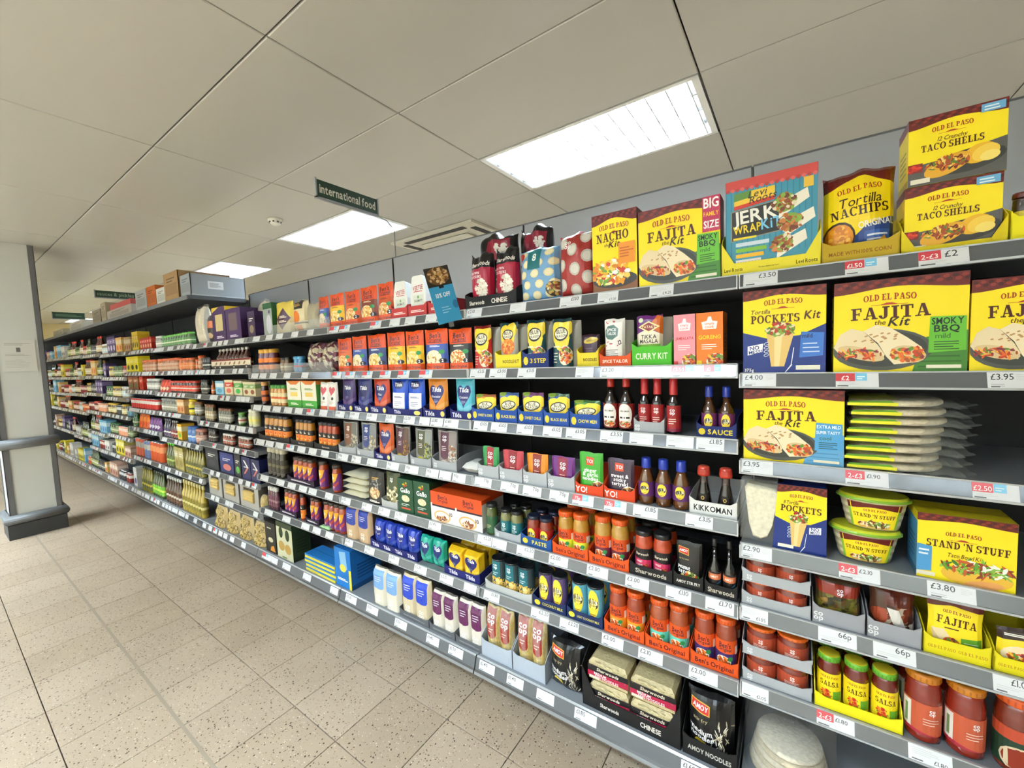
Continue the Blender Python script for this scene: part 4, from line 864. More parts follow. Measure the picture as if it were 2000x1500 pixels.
def big_wrap_bag(w, h):
    f = MB('dry_food')
    for k in range(6): c = lin('EDE3CC' if k % 2 else 'DCCFB2'); f.lathe([(w*.44-.004*k, .012+.017*k, c), (w*.46-.004*k, .02+.017*k, c), (w*.44-.004*k, .027+.017*k, c), (.001, .028+.017*k, c)], 24, 0, w*.47)
    b = MB('clear_film'); s, bk = pouch_surf(w*1.08, h*.8, w*.9, 'stand', .1, .03, 3); b.grid(lambda u, v: s(u, v, 0), 10, 10, lin('7E7E7C')); b.grid(lambda u, v: bk(u, v), 10, 10, lin('7E7E7C'), flip=True)
    return [('wraps', f.mesh('wraps')), ('bag', b.mesh('bag'))]
def tub(w, h):
    hb = h*.86; b = MB('dry_food'); c = lin('D9CDAA')
    def oval(mb, rows, m=None, n=24, sx=.5, sy=.33, caps=True):
        R_ = []
        for k, z, col in rows: R_.append(mb.pts([(w*sx*k*math.cos(2*math.pi*q/n), w*.34+w*sy*k*math.sin(2*math.pi*q/n), z) for q in range(n)]))
        for (A, B, r_) in zip(R_, R_[1:], rows):
            for q in range(n): mb.face((A[q], A[(q+1) % n], B[(q+1) % n], B[q]), lin(r_[2]), m, True)
        mb.face(R_[0][::-1], lin(rows[0][2])); mb.face(R_[-1], lin(rows[-1][2]))
    rows = [(.66, 0, 'CFC39E')]
    for k in range(8): rows += [(.7+.026*k+.012*(k % 2), hb*(k+.5)/8, 'E2D8B6' if k % 2 else 'BFB189')]
    rows.append((.93, hb, 'CFC39E')); oval(b, rows)
    l = MB('printed_film'); oval(l, [(1.0, hb, '86B83A'), (1.0, hb+.004, '86B83A'), (.95, hb+.006, 'D8DE3A'), (.9, h, 'C9CE30')])
    s = MB('paper_label')
    def surf(u, v, n_): a = -math.pi/2+(u-.5)*1.7; k = .74+.2*v; q = 1+n_/w*2+.012; return (w*.5*k*q*math.cos(a), w*.34+w*.33*k*q*math.sin(a), hb*(.06+.88*v))
    s.grid(lambda u, v: surf(u, v, 0), 10, 2, lin('F2D81E')); p = Pr(s, w*.62, hb*.88, surf, 10, 2, 'paper_label')
    p.rect(0, 0, 1, 1, '8CB93C'); p.rect(.06, 0, .94, 1, 'F4DC20'); p.wavy(.74, .12, ROOF); p.clipu = (.06, .94); p.text('OLD EL PASO', .5, .72, .13, 'A3261C', .4, 2, arch=.1); p.text("STAND 'N STUFF", .5, .5, .16, BROWN, .8, 2); p.ell(.5, .1, .34, .18, 'E2B25A', 0, 14); p.blobs(.5, .16, .3, .12, ['5E8A2E', '4A3A1E', '86A844', '8A3A1E', 'EDE6D0'], 26, .3)
    return [('tub', b.mesh('tub')), ('lid', l.mesh('lid')), ('label', s.mesh('label'))]
def pocket_pack(w, h):
    b = MB('clear_plastic'); b.bevbox(-w/2, w*.06, .006, .05, 0, h, .008, lin('E6EAEA')); 
    f = MB('dry_food'); P = [(-.44, .88), (-.40, .94), (-.06, .9), (-.02, .84), (-.1, .3), (-.16, .12), (-.24, .07), (-.34, .1), (-.39, .3)]
    A = f.pts([(x*w, .004, z*h) for x, z in P]); B = f.pts([(x*w*.94-.012*w, -.004, (z-.5)*h*.9+.5*h) for x, z in P]); n = len(P); C = f.pts([(x*w, .045, z*h) for x, z in P])
    for k in range(n): f.face((A[k], A[(k+1) % n], B[(k+1) % n], B[k]), lin('E9E2C8'), None, True); f.face((C[k], C[(k+1) % n], A[(k+1) % n], A[k]), lin('D8CDA8'))
    f.face(B, lin('EEE7CE'))
    c = MB('printed_card'); cw = w*.6; x0 = -w*.1; mbp = [(x0, 0), (w/2, 0), (w/2, h), (x0+.06*w, h)]
    A = c.pts([(x, -.006, z) for x, z in mbp]); B = c.pts([(x, .05, z) for x, z in mbp]); c.face(A, lin(YEL)); c.face(B[::-1], lin(YEL))
    for k in range(4): c.face((A[k], B[k], B[(k+1) % 4], A[(k+1) % 4]), lin('16307C'))
    p = Pr(c, cw, h, surf=lambda u, v, n_: (x0+.06*w*v+u*(w/2-x0-.06*w*v), -.0062-n_, v*h)); d_pockets(p, True)
    return [('blister', b.mesh('blister')), ('tortilla_pockets', f.mesh('tortilla_pockets')), ('sleeve', c.mesh('sleeve'))]
def veetee(w, h):
    b = MB('printed_film'); P = [(-.5, 0), (.5, 0), (.5, .55), (.36, .96), (.3, 1), (-.3, 1), (-.36, .96), (-.5, .55)]
    A = b.pts([(x*w, .0, z*h) for x, z in P]); B = b.pts([(x*w*.85, .05, z*h*.95) for x, z in P]); n = 8
    b.face(A, lin('E9EAE8')); b.face(B[::-1], lin('DADCDA'))
    for k in range(n): b.face((A[k], B[k], B[(k+1) % n], A[(k+1) % n]), lin('DFE1DF'))
    p = Pr(b, w, h, m='printed_film'); p.text('VEETEE', .5, .7, .11, 'A8282C', .66, 1, 4); p.rect(.22, .6, .78, .62, 'B8484A'); p.rect(.14, .3, .86, .52, 'D6DDD4'); p.text('BASMATI', .5, .38, .06, '2A3A2A', .5); p.ell(.5, .47, .06, .04, '5E9A3A', 0, 8)
    return [('tub', b.mesh('tub'))]
def kikkoman(w, h):
    b = MB('bottle_glass'); r = w/2; c = lin('17100E'); cg = lin('3A2A24')
    b.lathe([(r*.95, 0, c), (r, .01, c), (r*.98, h*.2, c), (r*.72, h*.45, c), (r*.5, h*.62, cg), (r*.48, h*.76, cg), (r*.6, h*.8, cg)], 18, 0, r)
    l = MB('plastic_lid'); l.lathe([(r*.72, h*.79, 'C23A2A'), (r*.78, h*.84, 'C23A2A'), (r*.7, h*.97, 'D0503C'), (r*.5, h, 'D0503C'), (.001, h, 'D0503C')], 14, 0, r); l.box(-.008, .008, -r*.0+r*.2, r*.5, h*.86, h*.94, 'B03020')
    lab = cyl_label(r*.93, h*.28, h*.12, 1.7, lambda p: (p.rect(0, 0, 1, 1, '1B1412'), p.fan((.5, .72), [(.5+.13*math.cos(k*1.047), .72+.16*math.sin(k*1.047)) for k in range(6)], 'C8A84A'), p.fan((.5, .72), [(.5+.08*math.cos(k*1.047), .72+.1*math.sin(k*1.047)) for k in range(6)], '1B1412'), p.text('KIKKOMAN', .5, .36, .16, 'D8C48A', .8)), r)
    return [('bottle_glass', b.mesh('bottle_glass')), ('cap', l.mesh('cap')), ('label', lab)]
def flat_pack(w, h, d, top, edge, film='printed_film'):
    b = MB(film); n = 10
    b.grid(lambda u, v: ((u-.5)*w, v*d, h*(.5+.5*(1-abs(2*u-1)**4)**.5*(1-abs(2*v-1)**4)**.5)+.0015*math.sin(14*u+8*v)), n, 6, lin(top)); b.grid(lambda u, v: ((u-.5)*w, v*d, h*(.5-.5*(1-abs(2*u-1)**4)**.5*(1-abs(2*v-1)**4)**.5)), n, 6, lin(edge), flip=True)
    return b
def egg_noodle(w, h):
    f = MB('dry_food'); f.bevbox(-w/2+.004, w/2-.004, .004, .1, .0, h*.98, .012, lin('CBB98A')); 
    rr = random.Random(5)
    for k in range(26):
        x = rr.uniform(-w/2+.036, w/2-.036); z = rr.uniform(h*.45, h*.95); f.tube([(x+.02*q-.03, .004-.002*math.sin(q+k), z+.004*math.sin(2.1*q+k)-.0004*abs(x)*10) for q in range(4)], .0016, rr.choice(['D9C898', 'E3D5AA', 'B7A373']), 4)
    g = MB('printed_film'); p = Pr(g, w, h, surf=lambda u, v, n: ((u-.5)*w, .0015-n-.002*math.sin(math.pi*u), v*h), su=6); d_sharwoods_noodles(p)
    return [('noodles', f.mesh('noodles')), ('printed_band', g.mesh('printed_band'))]
def window_carton(w, h, d=.12):
    b = MB('tray_card'); c = 'A9A69F'
    b.box(-w/2, w/2, .004, d, 0, h, '3A3428'); b.box(-w/2, -w*.3, 0, d, 0, h, c); b.box(w*.3, w/2, 0, d, 0, h, c); b.box(-w*.3, w*.3, 0, .01, 0, h*.34, c); b.box(-w*.3, w*.3, 0, .004, h*.92, h, c)
    f = MB('dry_food')
    for k in range(3): f.tube([(-w*.27, -.002+.01, h*(.4+.13*k)), (0, -.004+.01, h*(.42+.13*k)), (w*.27, .01, h*(.39+.13*k))], .022, 'DDBE72', 8)
    return [('carton', b.mesh('carton')), ('pasta', f.mesh('pasta'))]
def nest_bag(w, h, d=.1, col='CFAE5C'):
    f = MB('dry_food'); rr = random.Random(int(w*1e4)); s0, b0 = pouch_surf(w*.9, h*.86, d*.86, 'stand', .1, .07, 2)
    f.grid(lambda u, v: s0(u, v, 0), 8, 8, lin(col)); f.grid(lambda u, v: b0(u, v), 8, 8, lin(col), flip=True)
    for k in range(34):
        u, v = rr.uniform(.12, .88), rr.uniform(.05, .82); r_ = rr.uniform(.012, .026)
        P = [s0(min(.95, max(.05, u+r_*math.cos(a*.8+k)/w)), min(.95, max(.02, v+r_*math.sin(a*.8+k)/h)), .002) for a in range(8)]; f.tube(P, .0035, rr.choice([col, _lt(col, .25), _lt(col, -.25), 'E4CC84']), 5)
    b = MB('clear_film'); s, bk = pouch_surf(w, h, d, 'stand', .12, .03, 5); b.grid(lambda u, v: s(u, v, 0), 8, 8, lin('E8E4D8')); b.grid(lambda u, v: bk(u, v), 8, 8, lin('E8E4D8'), flip=True)
    return [('pasta_nests', f.mesh('pasta_nests')), ('bag', b.mesh('bag'))]
def small_jar(r, h, lid, body, label, labt='E8E4DC', neck=.85, lidtop=None):
    """a small distant jar or pot: one turned mesh with lid, glass and wrapped label bands"""
    b = MB('sauce_glass'); n = 12
    b.lathe([(r*.92, 0, body), (r, .006, body), (r, h*.16, label, 'paper_label'), (r, h*.34, labt, 'paper_label'), (r, h*.44, label, 'paper_label'), (r, h*.62, body), (r*.97, h*.72, body), (r*neck, h*.8, body), (r*neck, h*.83, lid, 'plastic_lid'), (r*neck*1.06, h*.84, lid, 'plastic_lid'), (r*neck*1.06, h*.97, lidtop or lid, 'plastic_lid'), (r*neck*.9, h, lidtop or lid, 'plastic_lid'), (.001, h, lid, 'plastic_lid')], n, 0, r)
    return [('jar', b.mesh('jar'))]
def small_bottle(r, h, glass, cap, label, labt='E8E4DC'):
    b = MB('bottle_glass'); b.lathe([(r*.92, 0, glass), (r, .006, glass), (r, h*.12, label, 'paper_label'), (r, h*.26, labt, 'paper_label'), (r, h*.34, label, 'paper_label'), (r, h*.48, glass), (r*.95, h*.58, glass), (r*.5, h*.72, glass), (r*.36, h*.82, glass), (r*.36, h*.88, cap, 'plastic_lid'), (r*.42, h*.89, cap, 'plastic_lid'), (r*.4, h, cap, 'plastic_lid'), (.001, h, cap, 'plastic_lid')], 10, 0, r)
    return [('bottle', b.mesh('bottle'))]
def truck(w, h):
    b = MB('tray_card'); b.box(-w/2, w/2, 0, .004, .018, h, 'DDD3BC'); b.box(-w/2, w/2, .004, .008, .0, .018, '2A2624'); p = Pr(b, w, h); p.rect(0, .16, 1, .34, '2A2422'); p.rect(0, .82, 1, 1, '7A2A20')
    for c in (.1, .24, .6, .9): p.ell(c, .2, .035, .2, '1A1818', 0, 12); p.ell(c, .2, .018, .1, 'C8C4BC', 0, 10)
    for k in range(7): p.ell(.14+.12*k, .58, .03, .12, '8A5A3A', 30, 8)
    return b.mesh('tray')
def small_carton(w, h, d, col, band, spot, lid=None):
    b = MB('printed_card'); b.box(-w/2, w/2, 0, d, 0, h, col, top=lin(lid or col)); p = Pr(b, w, h); p.rect(0, .56, 1, .84, band); p.ell(.5, .32, .3, .16, spot, 0, 12); p.lines(.2, .62, .8, .78, 2, 'F0EEE6', .45); p.rect(0, 0, 1, .08, _lt(col, -.3))
    b.poly([(w/2+.0004, 0, .56*h), (w/2+.0004, d, .56*h), (w/2+.0004, d, .84*h), (w/2+.0004, 0, .84*h)], band)
    return [('carton', b.mesh('carton'))]

# ------------------------------------------------------------------ the range: kind -> (object name, category, builder(w, h), depth)
def K(name, cat, fn, d=.06, trayed=False): return (name, cat, fn, d)
def box_(design, side, d=.06, top=None, args=(), kw={}): return lambda w, h: carton(w, h, d, design, side, top, args, kw)
def bag_(design, bg, d=.05, mode='stand', args=(), kw={}, wob=.02, **k): return lambda w, h: pouch(w, h, d, design, bg, mode, args=args, kw=kw, wob=wob, **k)
def jar_(lid, content, design, args=(), kw={}, **k): return lambda w, h: jar(w/2, h, lid, content, design, args, kw, **k)
def bot_(glass, cap, design, args=(), kw={}, **k): return lambda w, h: bottle(w/2, h, glass, cap, design, args, kw, **k)
def tray_(col, txt='', tcol='FFFFFF', hs=.09, d=.26, **k): return lambda w, h: tray(w, d, h, max(h+.02, hs), col, txt, tcol, **k)
def film_bag(design, fill, d=.06, mode='pillow', food='dry_food', **kw): 
    def f(w, h):
        r = pouch(w, h, d, design, fill, mode, body_m=food, **kw); b = MB('clear_film'); s, bk = pouch_surf(w*1.04, h*1.06, d*1.12, mode, 0, .03, 4); b.grid(lambda u, v: s(u, v, .001), 8, 8, lin('E6E6E2'))
        return [('contents', r[0][1]), ('bag', b.mesh('bag'))]
    return f
def kit_(card, d=.06):
    """meal kit: a printed card front on the left of a clear inner pouch"""
    def f(w, h):
        c = card(w*.76, h)[0][1]; c.transform(Matrix.Translation((-w*.11, 0, 0)))
        b = MB('hazy_film'); s, bk = pouch_surf(w*.97, h*.97, d, 'stand', .04, .03, 3)
        b.grid(lambda u, v: (s(u, v, 0)[0], s(u, v, 0)[1]+.03, s(u, v, 0)[2]), 8, 8, lin('C9C6BA')); b.grid(lambda u, v: (bk(u, v)[0], bk(u, v)[1]+.03, bk(u, v)[2]), 8, 8, lin('B9B4A4'), flip=True)
        return [('card_front', c), ('inner_pouch', b.mesh('inner_pouch'))]
    return f
SOY = [(.95, 0), (1, .012), (1, .5), (.92, .56), (.45, .68), (.4, .8)]
SQ = [(.95, 0), (1, .015), (1, .46), (.86, .54), (.5, .64), (.44, .78)]
BD = [(.9, 0), (1, .03), (.96, .2), (1, .42), (.9, .55), (.6, .7), (.5, .78)]
ben = lambda m: dict(mid=m)
KIND = {
 'jerk_tray': K('display_tray', 'tray', tray_('E6D63A', [('Levi Roots', .13), ('Put some music in your food', .5), ('Levi Roots', .87)], '2A2A1A', hs=.13, d=.2, th=.3, nh=.06, tw=.2), .2),
 'jerk': K('jerk_wrap_kit_box', 'food box', box_(d_jerk, '4A93A8', .07, 'B83E38'), .07),
 'nachip_tray': K('display_tray', 'tray', tray_('B89A22', 'MADE WITH 100% CORN', '8A5A14', hs=.07, d=.24, th=.2), .24),
 'nachips': K('tortilla_chip_bag', 'bag', bag_(d_nachips, 'F2D414', .09, 'pillow', wob=.03), .09),
 'taco_tray': K('display_tray', 'tray', tray_('D9C41C', hs=.1, d=.24, nh=.045), .24),
 'taco': K('taco_shell_box', 'food box', box_(d_taco, 'E8CC18', .1, ROOF), .1),
 'salsa_tray': K('display_tray', 'tray', tray_('F0E21E', hs=.09, d=.28), .28),
 'dip_jar': K('dip_jar', 'jar', jar_('5A1A14', '2E1A12', l_tint, ('D8C43A', '5A2A14', 'DIP'), neck=.95), .05),
 'pockets_kit': K('tortilla_pockets_box', 'food box', box_(d_pockets, '1A2F70', .09, ROOF), .09),
 'fajita_smoky': K('fajita_kit_box', 'food box', box_(d_fajita, 'E8CC18', .08, ROOF), .08),
 'fajita_mild': K('fajita_kit_box', 'food box', box_(d_fajita, 'E8CC18', .08, ROOF, kw=dict(panel='4E9FD6', ptext=('EXTRA MILD', 'SUPER TASTY'), ptcol='F4FAFF', mild='cool')), .08),
 'fajita_big': K('fajita_kit_box', 'food box', box_(d_fajita, '8E3242', .07, ROOF, kw=dict(big=True)), .07),
 'wrap_stack': K('wrap_bag', 'bag of wraps', lambda w, h: wrap_bag(w, h, .2), .2),
 'pocket_pack': K('tortilla_pockets_pack', 'food pack', pocket_pack, .06),
 'tub_low': K('tortilla_tub', 'tub', tub, .11),
 'stand_kit': K('taco_bowl_kit_box', 'food box', box_(d_stand, '4E94C4', .1, 'D9C41C'), .1),
 'coop_tray_hi': K('display_tray', 'tray', tray_('A9ACB0', hs=.036, d=.2, logo='coop'), .2),
 'coop_dip': K('dip_jar', 'jar', jar_('EE6A1C', '7A2414', l_tint, ('B04A30', 'F2E6E0', ''), dict(coopl=True), neck=.94, lv=(.1, .66), shoulder=.72), .08),
 'bag_tray': K('display_tray', 'tray', tray_('9B9CA2', hs=.07, d=.2, logo='coop'), .2),
 'coop_bag': K('stuffed_leaves_bag', 'bag', bag_(lambda p: (p.blobs(.5, .4, .5, .35, ['4E4A1E', '6E6A2A', '2E2A16', '5A3A1E', '8A6A2E'], 50, .3), p.rect(0, .62, 1, .86, '8A2A1A'), coop(p, .55, .72, .07)), '3A2A1A', .07, 'pillow', wob=.04), .07),
 'coop_bag2': K('dried_chilli_bag', 'bag', bag_(lambda p: (p.blobs(.6, .35, .4, .35, ['6A2A16', '3A1A10', 'A89A8A', '8A4A2A', 'C8BEB0'], 46, .3), p.rect(.3, .66, .95, 1, '5A2418'), p.ell(.2, .42, .18, .16, '9A4228', 0, 14), p.poly([(.35, .6), (.6, .62), (.8, .2), (.5, .3)], 'D8D4CE')), '4A2E20', .07, 'pillow', wob=.04), .07),
 'mix_tray': K('display_tray', 'tray', tray_('E8D81E', [('OLD EL PASO', .28), ('OLD EL PASO', .74)], 'C08A1A', hs=.07, d=.2, slab=True, th=.3), .2),
 'fajita_mix': K('fajita_seasoning_sachet', 'sachet', bag_(d_fajita_mix, 'F6DC20', .02, 'pillow', wob=.02), .02),
 'peri_mix': K('seasoning_sachet', 'sachet', bag_(d_perilous, 'F0D428', .02, 'pillow', wob=.02), .02),
 'salsa': K('salsa_jar', 'jar', jar_('63A82E', '6E1E12', l_salsa, lidtop='D8C82E', neck=.9, lv=(.08, .66)), .06),
 'coop_big': K('salsa_jar', 'jar', jar_('C87A1E', '8A2414', lambda p: (p.rect(0, 0, 1, 1, 'C0583A'), p.wavy(.06, .05, 'A82A40', side='bottom', bump=0, n=16), coop(p, .6, .78, .1), p.lines(.46, .35, .74, .6, 3, 'F0DCD0', .25), p.rect(.1, .1, .28, .95, 'E6E2DA'), p.rect(.16, .2, .22, .8, '6A8A5A')), neck=.9, lv=(.12, .58)), .07),
 'coop_dark': K('sauce_jar', 'jar', jar_('DE5A1E', '7A2A16', lambda p: (p.rect(0, 0, 1, 1, '1E3A2A'), p.rect(0, .7, 1, 1, 'B8482E'), p.ell(.5, .25, .25, .28, '8A2A16', 0, 14), p.ell(.5, .25, .28, .32, 'D8C8A8', 0, 14), p.ell(.5, .25, .24, .27, '8A2A16', 0, 14)), neck=.9), .07),
 'wrap_big': K('wrap_bag', 'bag of wraps', big_wrap_bag, .2),
 'crk_tray': K('display_tray', 'tray', tray_('171517', [('Sharwoods', .24), ('CHINESE', .68)], 'E8E2D8', hs=.08, d=.14, th=.36, tw=.3), .14),
 'crackers': K('prawn_cracker_bag', 'bag', bag_(d_crackers, '171416', .07, 'pillow', wob=.05, topw=.06), .07),
 'crackers_top': K('prawn_cracker_bag', 'bag', bag_(lambda p: (p.rect(.3, .2, .9, .75, '8E1E36'), p.blobs(.7, .45, .16, .16, ['EDE8DE', 'DDD5C6'], 14, .4)), '131112', .1, 'pillow', wob=.09, topw=.16), .1),
 'pitta': K('pitta_bread_bag', 'bag', bag_(d_pitta, '6FA0CC', .08, 'pillow', wob=.03), .08),
 'naan': K('flatbread_bag', 'bag', bag_(d_naan, '9E2E2A', .08, 'pillow', wob=.03), .08),
 'nacho': K('nacho_kit_box', 'food box', box_(d_nacho, '7A2E22', .08, ROOF), .08),
 'dragon_red': K('noodle_kit_pouch', 'pouch', kit_(bag_(d_dragon, 'B8201C', .05, args=('B8201C',))), .1),
 'dragon_y_tray': K('display_tray', 'tray', tray_('E6CE34', 'NOODLE KIT', '2A2A1E', hs=.08, d=.2, logo='oval', th=.26), .2),
 'dragon_n_tray': K('display_tray', 'tray', tray_('E6CE34', 'NOODLES', '2A2A1E', hs=.08, d=.2, logo='oval', th=.26), .2),
 'dragon_teal': K('noodle_kit_pouch', 'pouch', kit_(bag_(lambda p: (p.rect(0, .84, 1, 1, '143C44'), curvy(p, .5, .72, 1.3), p.ell(.5, .46, .38, .18, 'D9661E', 0, 16), p.blobs(.5, .46, .34, .16, ['F0A030', 'E07A22', 'F4C060', 'C8501A'], 36, .24), p.text('NOODLE KIT', .5, .16, .06, '143C44', .8)), 'B9B4A4', .05)), .1),
 'dragon_b_tray': K('display_tray', 'tray', tray_('1B2E6C', '3 STEP', 'E6CE34', hs=.08, d=.2, logo='oval', th=.3), .2),
 'dragon_teal2': K('curry_kit_pouch', 'pouch', kit_(bag_(d_dragon, '1C4A52', .05, args=('1C4A52',))), .1),
 'dragon_purple': K('noodle_pouch', 'pouch', bag_(lambda p: (p.rect(0, 0, 1, 1, '3A2030'), p.ell(.55, .8, .4, .1, 'C8B040', 10, 12), p.lines(.3, .77, .7, .83, 2, '2A1620', .5), p.lines(.2, .3, .8, .6, 4, '6A4A5A')), '3A2030', .04), .04),
 'spice_tray': K('display_tray', 'tray', tray_('D8501E', 'SPICE TAILOR', 'F4E4D4', hs=.07, d=.2, th=.3), .2),
 'spice': K('curry_kit_pouch', 'pouch', kit_(bag_(d_spice, 'F1EDE8', .05)), .1),
 'curry_tray': K('display_tray', 'tray', tray_('4EB52E', 'CURRY KiT', 'F2F6E4', hs=.09, d=.2, th=.5), .2),
 'tikka': K('tikka_masala_pouch', 'pouch', kit_(bag_(d_tikka, 'EDE4CC', .05)), .1),
 'jambalaya': K('recipe_box', 'food box', box_(d_simplycook, 'E4949C', .09, args=('E8929E', 'JAMBALAYA')), .09),
 'goreng': K('recipe_box', 'food box', box_(d_simplycook, 'C86A1A', .09, args=('E8781A', 'GORENG', 'F2D22C')), .09),
 'nd_tray1': K('display_tray', 'tray', tray_('1F4A96', 'SWEET & SOUR', 'E6D23A', hs=.07, d=.2, logo='oval', th=.28), .2),
 'nd_tray2': K('display_tray', 'tray', tray_('1F4A96', 'BLACK BEAN', 'E6D23A', hs=.07, d=.2, logo='oval', th=.28), .2),
 'nd_tray3': K('display_tray', 'tray', tray_('1F4A96', 'SWEET CHILLI', 'E6D23A', hs=.07, d=.2, logo='oval', th=.28), .2),
 'nd_tray4': K('display_tray', 'tray', tray_('1F4A96', 'BLACK BEAN', 'E6D23A', hs=.07, d=.2, logo='oval', th=.28), .2),
 'nd_tray5': K('display_tray', 'tray', tray_('1F4A96', 'CHOW MEIN', 'E6D23A', hs=.07, d=.2, logo='oval', th=.28), .2),
 'nd_orange': K('noodle_sauce_pouch', 'sachet', bag_(d_dragon_s, 'D8801E', .035, args=('D8801E', '8A4A1E')), .035),
 'nd_blue': K('noodle_sauce_pouch', 'sachet', bag_(d_dragon_s, '3A62A8', .035, args=('3A62A8', '2A4A7A')), .035),
 'nd_purple': K('noodle_sauce_pouch', 'sachet', bag_(d_dragon_s, '5A2A5E', .035, args=('6A4A7E', '5A1E52')), .035),
 'nd_blue2': K('noodle_sauce_pouch', 'sachet', bag_(d_dragon_s, '2A4E92', .035, args=('2A4E92', '3A5A3A')), .035),
 'nd_green': K('noodle_sauce_pouch', 'sachet', bag_(d_dragon_s, '3A7A2A', .035, args=('3A7A2A', '2E5A1E')), .035),
 'teriyaki': K('teriyaki_bottle', 'bottle', bot_('1A100C', 'B02A22', lambda p: (p.rect(0, 0, 1, 1, '7A1A16'), p.ell(.5, .55, .3, .46, 'F2EEE6', 0, 18), p.text('KIKKOMAN', .5, .7, .1, '2A1A16', .36), p.rect(.3, .4, .7, .47, '2A1A16'), p.ell(.5, .18, .26, .14, 'D8C8B0', 0, 12), p.blobs(.5, .18, .22, .1, FILL, 14, .35)), prof=SOY, capf=.8, lv=(.05, .5)), .06),
 'coop_g_tray': K('display_tray', 'tray', tray_('A3A6AA', hs=.05, d=.22, logo='coop'), .22),
 'coop_soy': K('soy_sauce_bottle', 'bottle', bot_('160E0C', 'B4282C', lambda p: (p.rect(0, 0, 1, 1, '9A2426'), coop(p, .5, .78, .12), p.lines(.32, .3, .68, .55, 3, 'F0D8D0', .3), p.rect(0, 0, 1, .12, '7A1A3A')), prof=[(.92, 0), (1, .02), (1, .5), (.9, .57), (.55, .64), (.5, .68)], capf=.68, lv=(.05, .5)), .045),
 'sauce_tray': K('display_tray', 'tray', tray_('1B2A66', 'SAUCE', 'E6CE34', hs=.06, d=.22, logo='oval', th=.42), .22),
 'bd_sauce': K('sauce_bottle', 'bottle', bot_('4A2A14', '1E2E8A', l_dragon, ('6A2A5E',), prof=SQ, capf=.78, lv=(.1, .46)), .05),
 'white_wrap': K('paper_packet', 'packet', lambda w, h: [('packet', flat_pack(w, h, .12, 'E8E6E2', 'D8D6D2').mesh('packet'))], .12),
 'coop_s_tray': K('display_tray', 'tray', tray_('A9ACB0', hs=.07, d=.2, logo='coop'), .2),
 'cs_green': K('sauce_sachet', 'sachet', bag_(d_coop_sachet, '2E8A4A', .03, args=('2E8A4A',)), .03),
 'cs_red': K('sauce_sachet', 'sachet', bag_(d_coop_sachet, 'B83A46', .03, args=('B83A46', '8A1A28')), .03),
 'cs_orange': K('sauce_sachet', 'sachet', bag_(d_coop_sachet, 'E0861E', .03, args=('E0861E', '8A2A1E')), .03),
 'cs_purple': K('sauce_sachet', 'sachet', bag_(d_coop_sachet, '6A2478', .03, args=('6A2478', '8A1E3A')), .03),
 'yo_tray': K('display_tray', 'tray', tray_('D8441C', [('YO!', .22)], 'FFFFFF', hs=.07, d=.2, th=.6), .2),
 'yo_green': K('noodle_sauce_sachet', 'sachet', bag_(d_yo, '3FA32E', .03, args=('3FA32E',)), .03),
 'yo_purple': K('teriyaki_sachet', 'sachet', bag_(d_yo, '3A2A3C', .03, args=('3A2A3C', ('sweet &', 'sticky', 'teriyaki'))), .03),
 'bd_dress': K('stir_fry_bottle', 'bottle', bot_('643A18', '2438A0', l_dragon, ('5A2A66',), prof=BD, capf=.78, lv=(.18, .5)), .055),
 'kik_tray': K('display_tray', 'tray', tray_('E2E2E0', 'KIKKOMAN', '161616', hs=.06, d=.22, th=.42), .22),
 'kik': K('soy_dispenser', 'bottle', kikkoman, .06),
 'pesto1': K('curry_paste_jar', 'jar', jar_('1E1E1E', '4E5A2A', l_tint, ('2E5A3A', 'D8D49A', '')), .065),
 'pesto2': K('curry_paste_jar', 'jar', jar_('1A1A1A', '7A7A4A', l_tint, ('1E6A70', 'E6F0EE', ''), dict(coopl=True)), .065),
 'paste_tray': K('display_tray', 'tray', tray_('1B4A8A', 'PASTE', 'E6D23A', hs=.06, d=.25, logo='oval', th=.4), .25),
 'paste': K('curry_paste_jar', 'jar', jar_('1E2438', '8A2A16', l_dragon, ('A8201C',)), .065),
 'ben_tray': K('display_tray', 'tray', tray_('DB5218', "Ben's Original", '4A1420', hs=.06, d=.28, th=.42), .28),
 'ben_y': K('sauce_jar', 'jar', jar_('E0581A', 'B8862A', l_ben, kw=ben('DDE03A')), .07),
 'ben_p': K('sauce_jar', 'jar', jar_('E0581A', 'B98A34', l_ben, kw=ben('6A2438')), .07),
 'ben_o': K('sauce_jar', 'jar', jar_('E0581A', 'A03A16', l_ben, kw=ben('EE9A2A')), .075),
 'ben_t': K('sauce_jar', 'jar', jar_('E0581A', 'A84A20', l_ben, kw=ben('62C2AE')), .075),
 'ben_v': K('sauce_jar', 'jar', jar_('E0581A', '9A3A18', l_ben, kw=ben('3E2A66')), .08),
 'shar_tray': K('display_tray', 'tray', tray_('1A1819', 'Sharwoods', 'C8C0B0', hs=.06, d=.25, th=.4), .25),
 'shar_jar': K('sweet_and_sour_jar', 'jar', jar_('1A1819', 'B8401A', l_sharwood), .07),
 'amoy_tray': K('display_tray', 'tray', tray_('171616', 'AMOY STIR FRY', 'E8E4DC', hs=.07, d=.22, th=.24), .22),
 'amoy_tray2': K('display_tray', 'tray', tray_('1C1B1B', 'AMOY NOODLES', 'C8C4BC', hs=.1, d=.24, th=.24), .24),
 'amoy_satay': K('satay_sachet', 'sachet', bag_(d_amoy, '151414', .03, kw=dict(t=('stir fry sauce', 'peanut', 'satay'), noodles=False)), .03),
